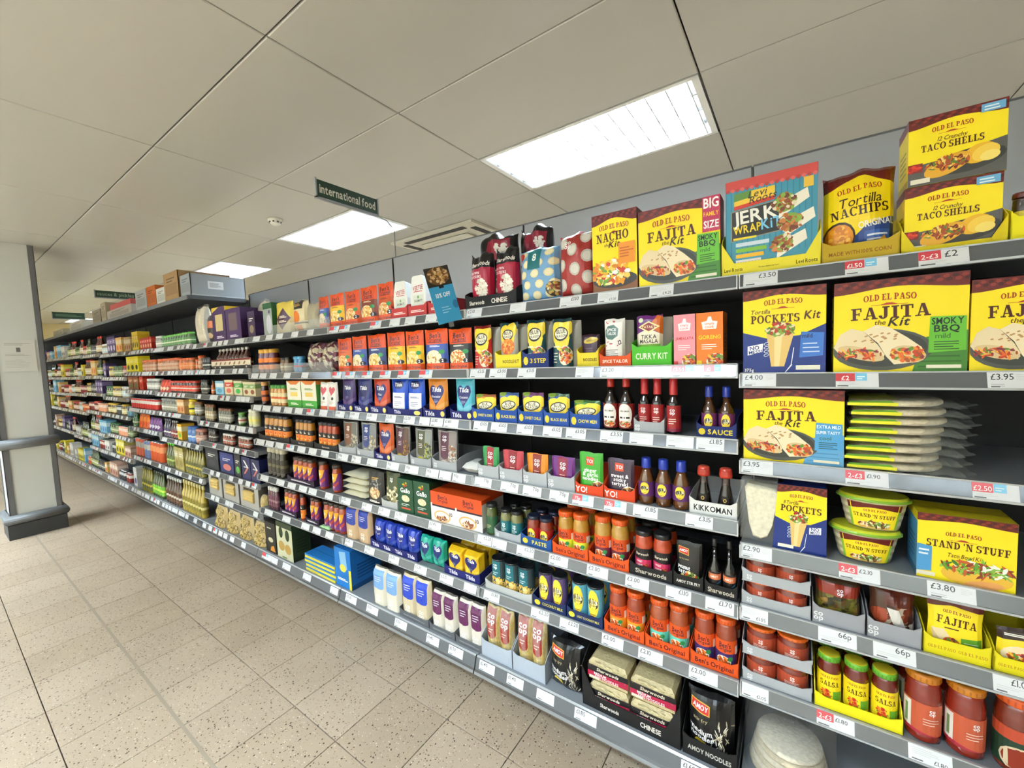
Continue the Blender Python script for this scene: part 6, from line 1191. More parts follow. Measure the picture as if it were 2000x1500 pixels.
# ------------------------------------------------------------------ stock: (bay, row, kind, x0, x1, height, front y, z, count, gap, rows deep, turn, description)
STOCK = [
('A', 1, 'jerk_tray', -0.175, 0.0553, 0.036, 0.015, 1.6504, 1, 0.0, 1, 0, 'yellow display tray under the jerk wrap kit'),
('A', 1, 'jerk', -0.1649, 0.0476, 0.2619, 0.024, 1.653, 1, 0.0, 1, 0, 'blue jerk wrap kit box with corrugated red top'),
('A', 1, 'nachip_tray', 0.0553, 0.2042, 0.045, 0.015, 1.6504, 1, 0.0, 1, 0, 'yellow-brown display tray holding the tortilla chips'),
('A', 1, 'nachips', 0.0577, 0.2015, 0.234, 0.024, 1.653, 1, 0.0, 1, 0, 'yellow and blue bag of tortilla chips'),
('A', 1, 'taco_tray', 0.2051, 0.3733, 0.014, 0.015, 1.6504, 1, 0.0, 1, 0, 'yellow display tray under the taco shell boxes'),
('A', 1, 'taco', 0.2112, 0.3661, 0.1502, 0.024, 1.653, 1, 0.0, 1, 0, 'lower yellow taco shells box in the stack of two'),
('A', 1, 'taco', 0.2152, 0.3701, 0.1502, 0.026000000000000002, 1.8048, 1, 0, 1, 0, 'upper yellow taco shells box in the stack of two'),
('A', 1, 'salsa_tray', 0.3754, 0.456, 0.05, 0.015, 1.6504, 1, 0.0, 1, 0, 'bright yellow display tray at the right frame edge'),
('A', 1, 'dip_jar', 0.3824, 0.4119, 0.1004, 0.024, 1.653, 1, 0.0, 1, 0, 'dark red lidded dip jar at the right frame edge'),
('A', 2, 'pockets_kit', -0.1211, 0.0674, 0.2285, 0.015, 1.3744, 1, 0.0, 1, 0, 'yellow and navy tortilla pockets kit box'),
('A', 2, 'fajita_smoky', 0.0821, 0.32, 0.2252, 0.015, 1.3744, 1, 0.0, 1, 0, 'large yellow fajita kit box with green smoky barbecue panel'),
('A', 2, 'fajita_smoky', 0.3224, 0.5035, 0.202, 0.015, 1.3744, 1, 0.0, 1, 0, 'yellow fajita kit box cut by the right frame edge'),
('A', 3, 'fajita_mild', -0.1201, 0.1066, 0.1997, 0.015, 1.1284, 1, 0.0, 1, 0, 'yellow fajita kit box with blue extra mild panel'),
('A', 3, 'wrap_stack', 0.1107, 0.3268, 0.0205, 0.015, 1.1284, 1, 0.0, 1, 0, 'clear bag of tortilla wraps with yellow band'),
('A', 4, 'pocket_pack', -0.1303, 0.0736, 0.1853, 0.022, 0.8804, 1, 0.0, 1, 0, 'clear pack of tortilla pockets with navy and yellow card'),
('A', 4, 'tub_low', 0.0819, 0.2337, 0.0872, 0.015, 0.8804, 1, 0.0, 1, 0, 'lower green rimmed soft tortilla tub'),
('A', 4, 'stand_kit', 0.2464, 0.4061, 0.1575, 0.015, 0.8804, 1, 0.0, 1, 0, 'yellow taco bowl kit box with blue corner'),
('A', 5, 'coop_tray_hi', -0.126, 0.0416, 0.03, 0.015, 0.6934, 1, 0.0, 1, 0, 'lower grey tray of dip jars'),
('A', 5, 'coop_dip', -0.1171, 0.0335, 0.066, 0.024, 0.696, 2, 0.0, 2, 0, 'orange lidded dip jar in the lower tray'),
('A', 5, 'bag_tray', 0.0438, 0.1551, 0.045, 0.015, 0.6934, 1, 0.0, 1, 0, 'grey tray with the rolled red and clear bag'),
('A', 5, 'coop_bag', 0.0496, 0.1496, 0.1266, 0.024, 0.696, 1, 0.0, 1, 0, 'clear bag of dark stuffed leaves with red band'),
('A', 5, 'bag_tray', 0.1582, 0.26, 0.045, 0.015, 0.6934, 1, 0.0, 1, 0, 'grey tray with the silver and brown bag'),
('A', 5, 'coop_bag2', 0.1646, 0.2547, 0.1314, 0.024, 0.696, 1, 0.0, 1, 0, 'clear bag of dried chillies with brown label'),
('A', 5, 'mix_tray', 0.2627, 0.3745, 0.04, 0.015, 0.6934, 1, 0.0, 1, 0, 'yellow display tray of fajita seasoning sachets'),
('A', 5, 'fajita_mix', 0.2698, 0.3662, 0.1389, 0.024, 0.696, 1, 0.0, 1, 0, 'yellow fajita seasoning sachet in a yellow tray'),
('A', 5, 'mix_tray', 0.3777, 0.4737, 0.035, 0.015, 0.6934, 1, 0.0, 1, 0, 'yellow display tray at the right frame edge'),
('A', 5, 'peri_mix', 0.3835, 0.4632, 0.1014, 0.024, 0.696, 1, 0.0, 1, 0, 'yellow and black seasoning sachet at the right frame edge'),
('A', 6, 'coop_tray_hi', -0.125, 0.0469, 0.03, 0.015, 0.4564, 1, 0.0, 1, 0, 'lower grey tray of salsa jars'),
('A', 6, 'coop_dip', -0.1161, 0.0387, 0.078, 0.024, 0.459, 2, 0.0, 2, 0, 'orange lidded salsa jar in the lower grey tray'),
('A', 6, 'salsa_tray', 0.0503, 0.2314, 0.03, 0.015, 0.4564, 1, 0.0, 1, 0, 'bright yellow display tray of salsa jars'),
('A', 6, 'salsa', 0.0574, 0.2258, 0.1401, 0.024, 0.459, 3, 0.004, 2, 0, 'green lidded salsa jar in the yellow tray'),
('A', 6, 'coop_big', 0.236, 0.3791, 0.1727, 0.015, 0.4564, 2, 0.004, 2, 0, 'tall orange lidded red salsa jar'),
('A', 6, 'coop_dark', 0.3897, 0.4582, 0.1797, 0.015, 0.4564, 1, 0.0, 1, 0, 'orange lidded dark green labelled sauce jar'),
('A', 7, 'wrap_big', -0.1209, 0.1068, 0.2803, -0.02, 0.1594, 1, 0.0, 1, 0, 'clear bag of large white wraps on the bottom deck'),
('B', 1, 'crk_tray', -1.1475, -0.8844, 0.05, 0.015, 1.6504, 1, 0.0, 1, 0, 'black display tray of prawn crackers'),
('B', 1, 'crackers', -1.1353, -1.0173, 0.2377, 0.024, 1.653, 1, 0.0, 1, 0, 'left pink and black prawn cracker bag'),
('B', 1, 'crackers', -1.0051, -0.8925, 0.2389, 0.024, 1.653, 1, 0.0, 1, 0, 'right pink and black prawn cracker bag'),
('B', 1, 'crackers', -1.2163, -1.0147, 0.19, 0.17, 1.6504, 1, 0.0, 1, 0, 'prawn cracker bag standing behind the front pair'),
('B', 1, 'crackers_top', -1.207, -0.9941, 0.1727, 0.165, 1.8414, 1, 0.0, 1, 0, 'black topped prawn cracker bag slumped above the front pair'),
('B', 1, 'crackers', -0.9826, -0.8554, 0.19, 0.17, 1.6504, 1, 0.0, 1, 0, 'prawn cracker bag hidden behind the blue bag'),
('B', 1, 'crackers_top', -0.9809, -0.8211, 0.1609, 0.165, 1.8414, 1, 0.0, 1, 0, 'pink prawn cracker bag poking up behind the blue bag'),
('B', 1, 'pitta', -0.8844, -0.7123, 0.2083, 0.015, 1.6504, 1, 0.0, 1, 0, 'blue bag of pitta breads with teal panel'),
('B', 1, 'naan', -0.7102, -0.5713, 0.232, 0.015, 1.6504, 1, 0.0, 1, 0, 'red bag printed with round flatbreads'),
('B', 1, 'nacho', -0.5695, -0.4163, 0.2579, 0.015, 1.6504, 1, 0.0, 1, 0, 'yellow nacho kit box'),
('B', 1, 'fajita_big', -0.413, -0.1763, 0.2371, 0.015, 1.6504, 1, 0.0, 1, 0, 'yellow big family size fajita kit box'),
('B', 2, 'dragon_red', -1.1259, -1.0065, 0.1831, 0.015, 1.4014, 1, 0.0, 1, 0, 'slim red noodle kit pouch'),
('B', 2, 'dragon_y_tray', -1.0013, -0.8744, 0.055, 0.015, 1.4014, 1, 0.0, 1, 0, 'yellow noodle kit display tray'),
('B', 2, 'dragon_teal', -0.995, -0.8802, 0.1832, 0.024, 1.404, 1, 0.0, 1, 0, 'clear and teal noodle kit pouch in a yellow tray'),
('B', 2, 'dragon_b_tray', -0.872, -0.7515, 0.055, 0.015, 1.4014, 1, 0.0, 1, 0, 'navy three step display tray'),
('B', 2, 'dragon_teal2', -0.8661, -0.7571, 0.1847, 0.024, 1.404, 1, 0.0, 1, 0, 'dark teal curry kit pouch in a navy tray'),
('B', 2, 'dragon_teal2', -0.7472, -0.6409, 0.1806, 0.015, 1.4014, 1, 0.0, 1, 0, 'dark teal curry kit pouch standing without a tray'),
('B', 2, 'dragon_n_tray', -0.646, -0.5619, 0.05, 0.03, 1.4014, 1, 0.0, 1, 0, 'small yellow noodles tray'),
('B', 2, 'dragon_purple', -0.6423, -0.5712, 0.1139, 0.048, 1.4044, 1, 0.0, 1, 0, 'small purple noodle pouch in a yellow tray'),
('B', 2, 'spice_tray', -0.5538, -0.443, 0.035, 0.015, 1.4014, 1, 0.0, 1, 0, 'orange and white patterned display tray'),
('B', 2, 'spice', -0.5465, -0.4499, 0.1618, 0.024, 1.404, 1, 0.0, 1, 0, 'white curry kit pouch with grey label and red flourishes'),
('B', 2, 'curry_tray', -0.4413, -0.3138, 0.062, 0.015, 1.4014, 1, 0.0, 1, 0, 'green curry kit display tray'),
('B', 2, 'tikka', -0.4344, -0.3219, 0.1629, 0.024, 1.404, 1, 0.0, 1, 0, 'purple and cream tikka masala kit pouch'),
('B', 2, 'jambalaya', -0.3093, -0.2457, 0.1543, 0.015, 1.4014, 1, 0.0, 1, 0, 'slim pink jambalaya recipe box'),
('B', 2, 'goreng', -0.2443, -0.1708, 0.154, 0.015, 1.4014, 1, 0.0, 1, 0, 'slim orange goreng recipe box'),
('B', 3, 'nd_tray1', -1.1391, -1.0181, 0.05, 0.015, 1.1824, 1, 0.0, 1, 0, 'blue tray under the orange noodle pouch'),
('B', 3, 'nd_orange', -1.1326, -1.0241, 0.1096, 0.024, 1.185, 1, 0.0, 1, 0, 'orange noodle sauce pouch in a blue tray'),
('B', 3, 'nd_tray2', -1.0155, -0.9038, 0.05, 0.015, 1.1824, 1, 0.0, 1, 0, 'blue tray under the first blue noodle pouch'),
('B', 3, 'nd_blue', -1.0066, -0.9096, 0.1203, 0.024, 1.185, 1, 0.0, 1, 0, 'blue noodle sauce pouch with green corner'),
('B', 3, 'nd_tray3', -0.9014, -0.7866, 0.05, 0.015, 1.1824, 1, 0.0, 1, 0, 'blue tray under the purple noodle pouch'),
('B', 3, 'nd_purple', -0.8929, -0.7945, 0.1223, 0.024, 1.185, 1, 0.0, 1, 0, 'purple noodle sauce pouch in a blue tray'),
('B', 3, 'nd_tray4', -0.7844, -0.6765, 0.05, 0.015, 1.1824, 1, 0.0, 1, 0, 'blue tray under the second blue noodle pouch'),
('B', 3, 'nd_blue2', -0.7763, -0.6841, 0.1204, 0.024, 1.185, 1, 0.0, 1, 0, 'navy noodle sauce pouch beside the green one'),
('B', 3, 'nd_tray5', -0.6745, -0.5578, 0.05, 0.015, 1.1824, 1, 0.0, 1, 0, 'blue tray under the green noodle pouch'),
('B', 3, 'nd_green', -0.6667, -0.565, 0.0968, 0.024, 1.185, 1, 0.0, 1, 0, 'green noodle sauce pouch in a blue tray'),
('B', 3, 'teriyaki', -0.5522, -0.4441, 0.1855, 0.015, 1.1824, 2, 0.002, 1, 0, 'dark sauce bottle with white arched label'),
('B', 3, 'coop_g_tray', -0.4389, -0.3401, 0.036, 0.015, 1.1824, 1, 0.0, 1, 0, 'grey tray of soy sauce bottles'),
('B', 3, 'coop_soy', -0.431, -0.3475, 0.1802, 0.024, 1.185, 2, 0.0, 1, 0, 'red capped soy bottle in a grey tray'),
('B', 3, 'coop_soy', -0.3379, -0.2942, 0.1831, 0.015, 1.1824, 1, 0.0, 1, 0, 'red capped soy bottle standing alone right of the grey tray'),
('B', 3, 'sauce_tray', -0.2461, -0.137, 0.034, 0.015, 1.1824, 1, 0.0, 1, 0, 'navy sauce display tray'),
('B', 3, 'bd_sauce', -0.2366, -0.1446, 0.1503, 0.024, 1.185, 2, 0.003, 1, 0, 'blue capped sauce bottle with purple label in a navy tray'),
('B', 4, 'white_wrap', -1.2127, -1.1135, 0.05, 0.015, 0.9414, 1, 0.0, 1, 0, 'crumpled white paper packet at the shelf joint'),
('B', 4, 'coop_s_tray', -1.1192, -1.007, 0.05, 0.015, 0.9414, 1, 0.0, 1, 0, 'grey tray of the green sachet'),
('B', 4, 'cs_green', -1.107, -1.0183, 0.1292, 0.024, 0.944, 1, 0.0, 1, 0, 'green and red sauce sachet in a grey tray'),
('B', 4, 'coop_s_tray', -1.0044, -0.8905, 0.05, 0.015, 0.9414, 1, 0.0, 1, 0, 'grey tray of the red sachet'),
('B', 4, 'cs_red', -0.9981, -0.8963, 0.1231, 0.024, 0.944, 1, 0.0, 1, 0, 'red sauce sachet in a grey tray'),
('B', 4, 'coop_s_tray', -0.888, -0.7781, 0.05, 0.015, 0.9414, 1, 0.0, 1, 0, 'grey tray of the orange sachet'),
('B', 4, 'cs_orange', -0.8796, -0.7837, 0.1224, 0.024, 0.944, 1, 0.0, 1, 0, 'orange sauce sachet in a grey tray'),
('B', 4, 'coop_s_tray', -0.7758, -0.6617, 0.05, 0.015, 0.9414, 1, 0.0, 1, 0, 'grey tray of the purple sachet'),
('B', 4, 'cs_purple', -0.7678, -0.6692, 0.1224, 0.024, 0.944, 1, 0.0, 1, 0, 'purple sauce sachet in a grey tray'),
('B', 4, 'yo_tray', -0.6596, -0.5508, 0.034, 0.015, 0.9414, 1, 0.0, 1, 0, 'red display tray under the green sachet'),
('B', 4, 'yo_green', -0.6499, -0.5581, 0.1497, 0.024, 0.944, 1, 0.0, 1, 0, 'green ginger noodle sauce sachet in a red tray'),
('B', 4, 'yo_tray', -0.5489, -0.4384, 0.034, 0.015, 0.9414, 1, 0.0, 1, 0, 'red display tray under the dark purple sachet'),
('B', 4, 'yo_purple', -0.5416, -0.4471, 0.1394, 0.024, 0.944, 1, 0.0, 1, 0, 'dark purple sticky teriyaki sachet in a red tray'),
('B', 4, 'bd_dress', -0.434, -0.2699, 0.1532, 0.015, 0.9414, 3, 0.002, 1, 0, 'blue capped stir fry bottle with purple label'),
('B', 4, 'kik_tray', -0.269, -0.1362, 0.04, 0.015, 0.9414, 1, 0.0, 1, 0, 'white display tray of soy dispensers'),
('B', 4, 'kik', -0.2563, -0.1453, 0.142, 0.024, 0.944, 2, 0.012, 1, 0, 'red capped soy dispenser bottle in a white tray'),
('B', 5, 'pesto1', -1.098, -1.0462, 0.135, 0.015, 0.6894, 1, 0.0, 1, 0, 'green labelled curry paste jar beside the boxes'),
('B', 5, 'coop_g_tray', -1.0444, -0.9093, 0.03, 0.015, 0.6894, 1, 0.0, 1, 0, 'grey tray of teal labelled jars'),
('B', 5, 'pesto2', -1.029, -0.9215, 0.1182, 0.024, 0.692, 2, 0.0, 2, 0, 'dark lidded jar with teal label'),
('B', 5, 'paste_tray', -0.9093, -0.7675, 0.038, 0.015, 0.6894, 1, 0.0, 1, 0, 'navy paste display tray'),
('B', 5, 'paste', -0.8956, -0.7805, 0.1146, 0.024, 0.692, 2, 0.0, 2, 0, 'dark lidded red curry paste jar in a navy tray'),
('B', 5, 'ben_tray', -0.7652, -0.6164, 0.036, 0.015, 0.6894, 1, 0.0, 1, 0, 'left orange display tray of sauce jars'),
('B', 5, 'ben_y', -0.7533, -0.6277, 0.1592, 0.024, 0.692, 2, 0.0, 2, 0, 'orange lidded golden sauce jar in the left orange tray'),
('B', 5, 'ben_tray', -0.6144, -0.4646, 0.036, 0.015, 0.6894, 1, 0.0, 1, 0, 'right orange display tray of sauce jars'),
('B', 5, 'ben_p', -0.6043, -0.4759, 0.1693, 0.024, 0.692, 2, 0.0, 2, 0, 'orange lidded golden sauce jar in the right orange tray'),
('B', 5, 'shar_tray', -0.4628, -0.3213, 0.036, 0.015, 0.6894, 1, 0.0, 1, 0, 'black display tray of sweet and sour jars'),
('B', 5, 'shar_jar', -0.4544, -0.3308, 0.1493, 0.024, 0.692, 2, 0.0, 2, 0, 'black lidded red sweet and sour jar'),
('B', 5, 'amoy_tray', -0.3197, -0.2296, 0.04, 0.015, 0.6894, 1, 0.0, 1, 0, 'black display tray of peanut satay sachets'),
('B', 5, 'amoy_satay', -0.313, -0.236, 0.1449, 0.024, 0.692, 1, 0.0, 1, 0, 'black peanut satay sachet with noodle picture'),
('B', 5, 'shar_tray', -0.2267, -0.1354, 0.036, 0.015, 0.6894, 1, 0.0, 1, 0, 'black display tray of small soy bottles'),
('B', 5, 'amoy_soy', -0.2186, -0.1431, 0.1699, 0.024, 0.692, 2, 0.006, 1, 0, 'small black soy bottle with orange label'),
('B', 6, 'grey_tray', -1.1076, -0.866, 0.03, 0.015, 0.4474, 1, 0.0, 1, 0, 'grey tray of chickpea tins'),
('B', 6, 'chick', -1.0901, -0.8824, 0.129, 0.024, 0.45, 3, 0.001, 2, 0, 'teal labelled tin of chickpeas'),
('B', 6, 'coco_tray', -0.8635, -0.7141, 0.036, 0.015, 0.4474, 1, 0.0, 1, 0, 'left navy coconut milk tray'),
('B', 6, 'coco', -0.8502, -0.7268, 0.1353, 0.024, 0.45, 2, 0.0, 2, 0, 'purple labelled coconut milk tin'),
('B', 6, 'coco_tray2', -0.712, -0.5655, 0.036, 0.015, 0.4474, 1, 0.0, 1, 0, 'right navy coconut milk tray'),
('B', 6, 'coco2', -0.7007, -0.5762, 0.1378, 0.024, 0.45, 2, 0.0, 2, 0, 'light blue labelled coconut milk tin'),
('B', 6, 'ben_tray', -0.5616, -0.4163, 0.036, 0.015, 0.4474, 1, 0.0, 1, 0, 'leftmost orange display tray of curry jars'),
('B', 6, 'ben_o', -0.5522, -0.4253, 0.1615, 0.024, 0.45, 2, 0.0, 2, 0, 'orange lidded curry jar in the leftmost orange tray'),
('B', 6, 'ben_tray', -0.4146, -0.2723, 0.036, 0.015, 0.4474, 1, 0.0, 1, 0, 'middle orange display tray of curry jars'),
('B', 6, 'ben_t', -0.4065, -0.2799, 0.1617, 0.024, 0.45, 2, 0.0, 2, 0, 'orange lidded curry jar in the middle orange tray'),
('B', 6, 'ben_tray', -0.2708, -0.1332, 0.036, 0.015, 0.4474, 1, 0.0, 1, 0, 'rightmost orange display tray of curry jars'),
('B', 6, 'ben_v', -0.2638, -0.1411, 0.1656, 0.024, 0.45, 2, 0.0, 2, 0, 'orange lidded curry jar in the rightmost orange tray'),
('B', 7, 'egg_tray', -1.1161, -0.9536, 0.07, -0.02, 0.1594, 1, 0.0, 1, 0, 'left pale grey tray of pasta bags'),
('B', 7, 'egg', -1.1039, -0.9647, 0.2187, -0.011, 0.162, 2, 0.0, 1, 0, 'tall clear pasta bag with red panel in the left tray'),
('B', 7, 'egg_tray', -0.9511, -0.7955, 0.07, -0.02, 0.1594, 1, 0.0, 1, 0, 'right pale grey tray of pasta bags'),
('B', 7, 'egg', -0.9398, -0.8058, 0.238, -0.011, 0.162, 2, 0.0, 1, 0, 'tall clear pasta bag with red panel in the right tray'),
('B', 7, 'amoy_bag', -0.7863, -0.6428, 0.1994, -0.02, 0.1594, 1, 0.0, 1, 0, 'black noodle bag left of the egg noodle tray'),
('B', 7, 'egg_noodle_tray', -0.6387, -0.2945, 0.05, -0.02, 0.1594, 1, 0.0, 1, 0, 'large black tray of egg noodle packs'),
('B', 7, 'egg_noodle', -0.6229, -0.3074, 0.088, -0.011, 0.162, 2, 0.01, 1, 0, 'egg noodle pack with pink band in the black tray'),
('B', 7, 'amoy_tray2', -0.2898, -0.1343, 0.06, -0.02, 0.1594, 1, 0.0, 1, 0, 'black tray of medium noodles by the bay joint'),
('B', 7, 'amoy_bag', -0.2801, -0.1433, 0.2057, -0.011, 0.162, 1, 0.0, 1, 0, 'black medium noodle bag by the bay joint'),
('D', 1, 'ben_p1', -2.2862, -2.1919, 0.1861, 0.022, 1.6504, 1, 0.0, 1, 0, 'orange rice pouch with blue band, leftmost of six'),
('C', 1, 'ben_p2', -2.1651, -2.033, 0.1861, 0.015, 1.6504, 1, 0.0, 1, 0, 'orange rice pouch with yellow band'),
('C', 1, 'ben_p3', -2.0188, -1.8914, 0.1852, 0.015, 1.6504, 1, 0.0, 1, 0, 'plain orange rice pouch between yellow banded and zebra ones'),
('C', 1, 'ben_p4', -1.8826, -1.7474, 0.1887, 0.015, 1.6504, 1, 0.0, 1, 0, 'orange rice pouch with dark band, fourth from left'),
('C', 1, 'ben_p3b', -1.7392, -1.6214, 0.1913, 0.015, 1.6504, 1, 0.0, 1, 0, 'orange rice pouch nearest the white tubs'),
('C', 1, 'vee_tray', -1.6214, -1.5038, 0.05, 0.015, 1.6504, 1, 0.0, 1, 0, 'left red scalloped tray of rice tubs'),
('C', 1, 'vee', -1.6101, -1.5107, 0.1738, 0.024, 1.653, 1, 0.0, 1, 0, 'left white microwave rice tub'),
('C', 1, 'vee_tray', -1.5003, -1.3773, 0.05, 0.015, 1.6504, 1, 0.0, 1, 0, 'middle red scalloped tray of rice tubs'),
('C', 1, 'vee', -1.4895, -1.3872, 0.1855, 0.024, 1.653, 1, 0.0, 1, 0, 'middle white microwave rice tub'),
('C', 1, 'vee_tray', -1.3674, -1.2445, 0.05, 0.015, 1.6504, 1, 0.0, 1, 0, 'right red scalloped tray of rice tubs'),
('C', 1, 'vee', -1.3572, -1.2539, 0.1644, 0.024, 1.653, 1, 0.0, 1, 0, 'right white microwave rice tub beside the blue card'),
('C', 2, 'ben_p3', -2.1152, -1.9908, 0.1852, 0.015, 1.4014, 1, 0.0, 1, 0, 'plain orange rice pouch, leftmost'),
('C', 2, 'ben_p1', -1.9815, -1.8607, 0.1885, 0.015, 1.4014, 1, 0.0, 1, 0, 'orange rice pouch with blue band, second from left'),
('C', 2, 'ben_p5', -1.8478, -1.7028, 0.1901, 0.015, 1.4014, 1, 0.0, 1, 0, 'orange rice pouch with dark blue band, third from left'),
('C', 2, 'ben_p2', -1.6909, -1.5611, 0.1906, 0.015, 1.4014, 1, 0.0, 1, 0, 'orange rice pouch with yellow band, left of the pair'),
('C', 2, 'ben_p2', -1.5537, -1.43, 0.189, 0.015, 1.4014, 1, 0.0, 1, 0, 'orange rice pouch with yellow band, right of the pair'),
('C', 2, 'ben_p1', -1.4198, -1.277, 0.1884, 0.015, 1.4014, 1, 0.0, 1, 0, 'orange rice pouch with blue basmati band, second from right'),
('C', 2, 'ben_p6', -1.2708, -1.1372, 0.1804, 0.015, 1.4014, 1, 0.0, 1, 0, 'orange smoky rice pouch with black band'),
('C', 3, 'tilda_tray', -2.1261, -1.9825, 0.036, 0.015, 1.1824, 1, 0.0, 1, 0, 'navy tray under the purple rice pouch'),
('C', 3, 'tilda_purple', -2.1124, -1.9949, 0.1814, 0.024, 1.185, 1, 0.0, 1, 0, 'purple rice pouch with dark heart'),
('C', 3, 'tilda_tray', -1.9778, -1.8442, 0.036, 0.015, 1.1824, 1, 0.0, 1, 0, 'navy tray under the dark blue rice pouch'),
('C', 3, 'tilda_blue', -1.9695, -1.8518, 0.181, 0.024, 1.185, 1, 0.0, 1, 0, 'dark blue rice pouch with dark heart'),
('C', 3, 'tilda_tray', -1.8399, -1.6993, 0.036, 0.015, 1.1824, 1, 0.0, 1, 0, 'navy tray under the red rice pouch'),
('C', 3, 'tilda_red', -1.8319, -1.7065, 0.1806, 0.024, 1.185, 1, 0.0, 1, 0, 'red rice pouch with navy heart'),
('C', 3, 'tilda_tray', -1.6953, -1.4436, 0.03, 0.015, 1.1824, 1, 0.0, 1, 0, 'wide navy tray under the white labelled rice pouches'),
('C', 3, 'tilda_white', -1.6876, -1.4504, 0.1751, 0.024, 1.185, 2, 0.0, 1, 0, 'bright blue rice pouch with white label'),
('C', 3, 'tilda_tray', -1.4367, -1.2921, 0.036, 0.015, 1.1824, 1, 0.0, 1, 0, 'navy tray under the amber rice pouch'),
('C', 3, 'tilda_orange', -1.4262, -1.3017, 0.1795, 0.024, 1.185, 1, 0.0, 1, 0, 'amber rice pouch with navy heart'),
('C', 3, 'tilda_tray', -1.264, -1.1362, 0.036, 0.015, 1.1824, 1, 0.0, 1, 0, 'navy tray under the turquoise rice pouch'),
('C', 3, 'tilda_teal', -1.2511, -1.1424, 0.1791, 0.024, 1.185, 1, 0.0, 1, 0, 'turquoise rice pouch with navy heart'),
('C', 4, 'coop_p_tray', -2.1444, -1.9808, 0.038, 0.015, 0.9414, 1, 0.0, 1, 0, 'grey tray under the brown labelled grain pouch'),
('C', 4, 'cp_brown', -2.1306, -1.9887, 0.1814, 0.024, 0.944, 1, 0.0, 1, 0, 'grain pouch with brown panel'),
('C', 4, 'coop_p_tray', -1.9762, -1.8254, 0.038, 0.015, 0.9414, 1, 0.0, 1, 0, 'grey tray under the blue labelled grain pouch'),
('C', 4, 'cp_blue', -1.9632, -1.8286, 0.1852, 0.024, 0.944, 1, 0.0, 1, 0, 'grain pouch with blue panel'),
('C', 4, 'tilda_tray', -1.8211, -1.6896, 0.032, 0.015, 0.9414, 1, 0.0, 1, 0, 'navy tray between the grey trays'),
('C', 4, 'tilda_red2', -1.8131, -1.6968, 0.1828, 0.024, 0.944, 1, 0.0, 1, 0, 'orange rice pouch with navy heart between grain pouches'),
('C', 4, 'coop_p_tray', -1.6856, -1.5594, 0.038, 0.015, 0.9414, 1, 0.0, 1, 0, 'grey tray under the purple labelled grain pouch'),
('C', 4, 'cp_purple', -1.6779, -1.5664, 0.1806, 0.024, 0.944, 1, 0.0, 1, 0, 'grain pouch with purple panel and yellow grain'),
('C', 4, 'coop_p_tray', -1.5447, -1.4006, 0.038, 0.015, 0.9414, 1, 0.0, 1, 0, 'grey tray under the olive labelled grain pouch'),
('C', 4, 'cp_olive', -1.5337, -1.4107, 0.1804, 0.024, 0.944, 1, 0.0, 1, 0, 'grain pouch with olive panel'),
('C', 4, 'coop_p_tray', -1.3939, -1.24, 0.04, 0.015, 0.9414, 1, 0.0, 1, 0, 'grey tray under the plum labelled grain pouch'),
('C', 4, 'cp_plum', -1.3801, -1.2525, 0.1838, 0.024, 0.944, 1, 0.0, 1, 0, 'grain pouch with plum panel, nearest the bay joint'),
('C', 5, 'flour_bag', -2.1335, -1.9163, 0.035, 0.015, 0.6894, 1, 0.0, 1, 0, 'lowest cream bag in the stack'),
('C', 5, 'black_bag', -1.9163, -1.7864, 0.1738, 0.015, 0.6894, 1, 0.0, 1, 0, 'black gnocchi bag with white letters'),
('C', 5, 'grey_tray', -1.7864, -1.6609, 0.035, 0.015, 0.6894, 1, 0.0, 1, 0, 'dark grey tray of mushroom bags'),
('C', 5, 'mush_bag', -1.7785, -1.6681, 0.1801, 0.024, 0.692, 1, 0.0, 1, 0, 'green labelled bag of dried mushrooms'),
('C', 5, 'gallo', -1.653, -1.5397, 0.1706, 0.015, 0.6894, 1, 0.0, 1, 0, 'left dark green risotto rice box'),
('C', 5, 'gallo', -1.536, -1.4227, 0.1719, 0.015, 0.6894, 1, 0.0, 1, 0, 'right dark green risotto rice box'),
('C', 5, 'bens_box', -1.4193, -1.1082, 0.1416, 0.015, 0.6894, 1, 0.0, 1, 0, 'wide orange and white rice multipack box'),
('C', 6, 'ricebrick', -2.1361, -2.0244, 0.1847, 0.015, 0.4474, 1, 0.0, 1, 0, 'left upright brown rice brick with blue top'),
('C', 6, 'ricebrick', -2.0197, -1.914, 0.1877, 0.015, 0.4474, 1, 0.0, 1, 0, 'right upright brown rice brick with blue top'),
('C', 6, 'tilda_tray2', -1.905, -1.5335, 0.036, 0.015, 0.4474, 1, 0.0, 1, 0, 'long navy tray of blue rice bags'),
('C', 6, 'tilda_bag', -1.8968, -1.5404, 0.1458, 0.024, 0.45, 4, 0.0, 1, 0, 'shiny blue rice bag in the long navy tray'),
('C', 6, 'teal_bag', -1.5298, -1.3593, 0.1424, 0.015, 0.4474, 2, 0.0, 1, 0, 'shiny teal rice bag'),
('C', 6, 'tilda_tray3', -1.3527, -1.1363, 0.036, 0.015, 0.4474, 1, 0.0, 1, 0, 'navy tray of yellow rice bags'),
('C', 6, 'yellow_bag', -1.3425, -1.1455, 0.1239, 0.024, 0.45, 2, 0.0, 2, 0, 'yellow rice bag with navy heart'),
('C', 7, 'rb_light', -1.8647, -1.6579, 0.1968, -0.02, 0.1594, 2, 0.0, 1, 0, 'tall white rice bag with pale blue panel'),
('C', 7, 'dk_tray', -1.6501, -1.4403, 0.03, -0.02, 0.1594, 1, 0.0, 1, 0, 'dark grey tray of blue panel rice bags'),
('C', 7, 'rb_blue', -1.6425, -1.4471, 0.2127, -0.011, 0.162, 2, 0.0, 1, 0, 'tall rice bag with bright blue panel'),
('C', 7, 'dk_tray', -1.4369, -1.2719, 0.03, -0.02, 0.1594, 1, 0.0, 1, 0, 'left dark grey tray of plum panel rice bags'),
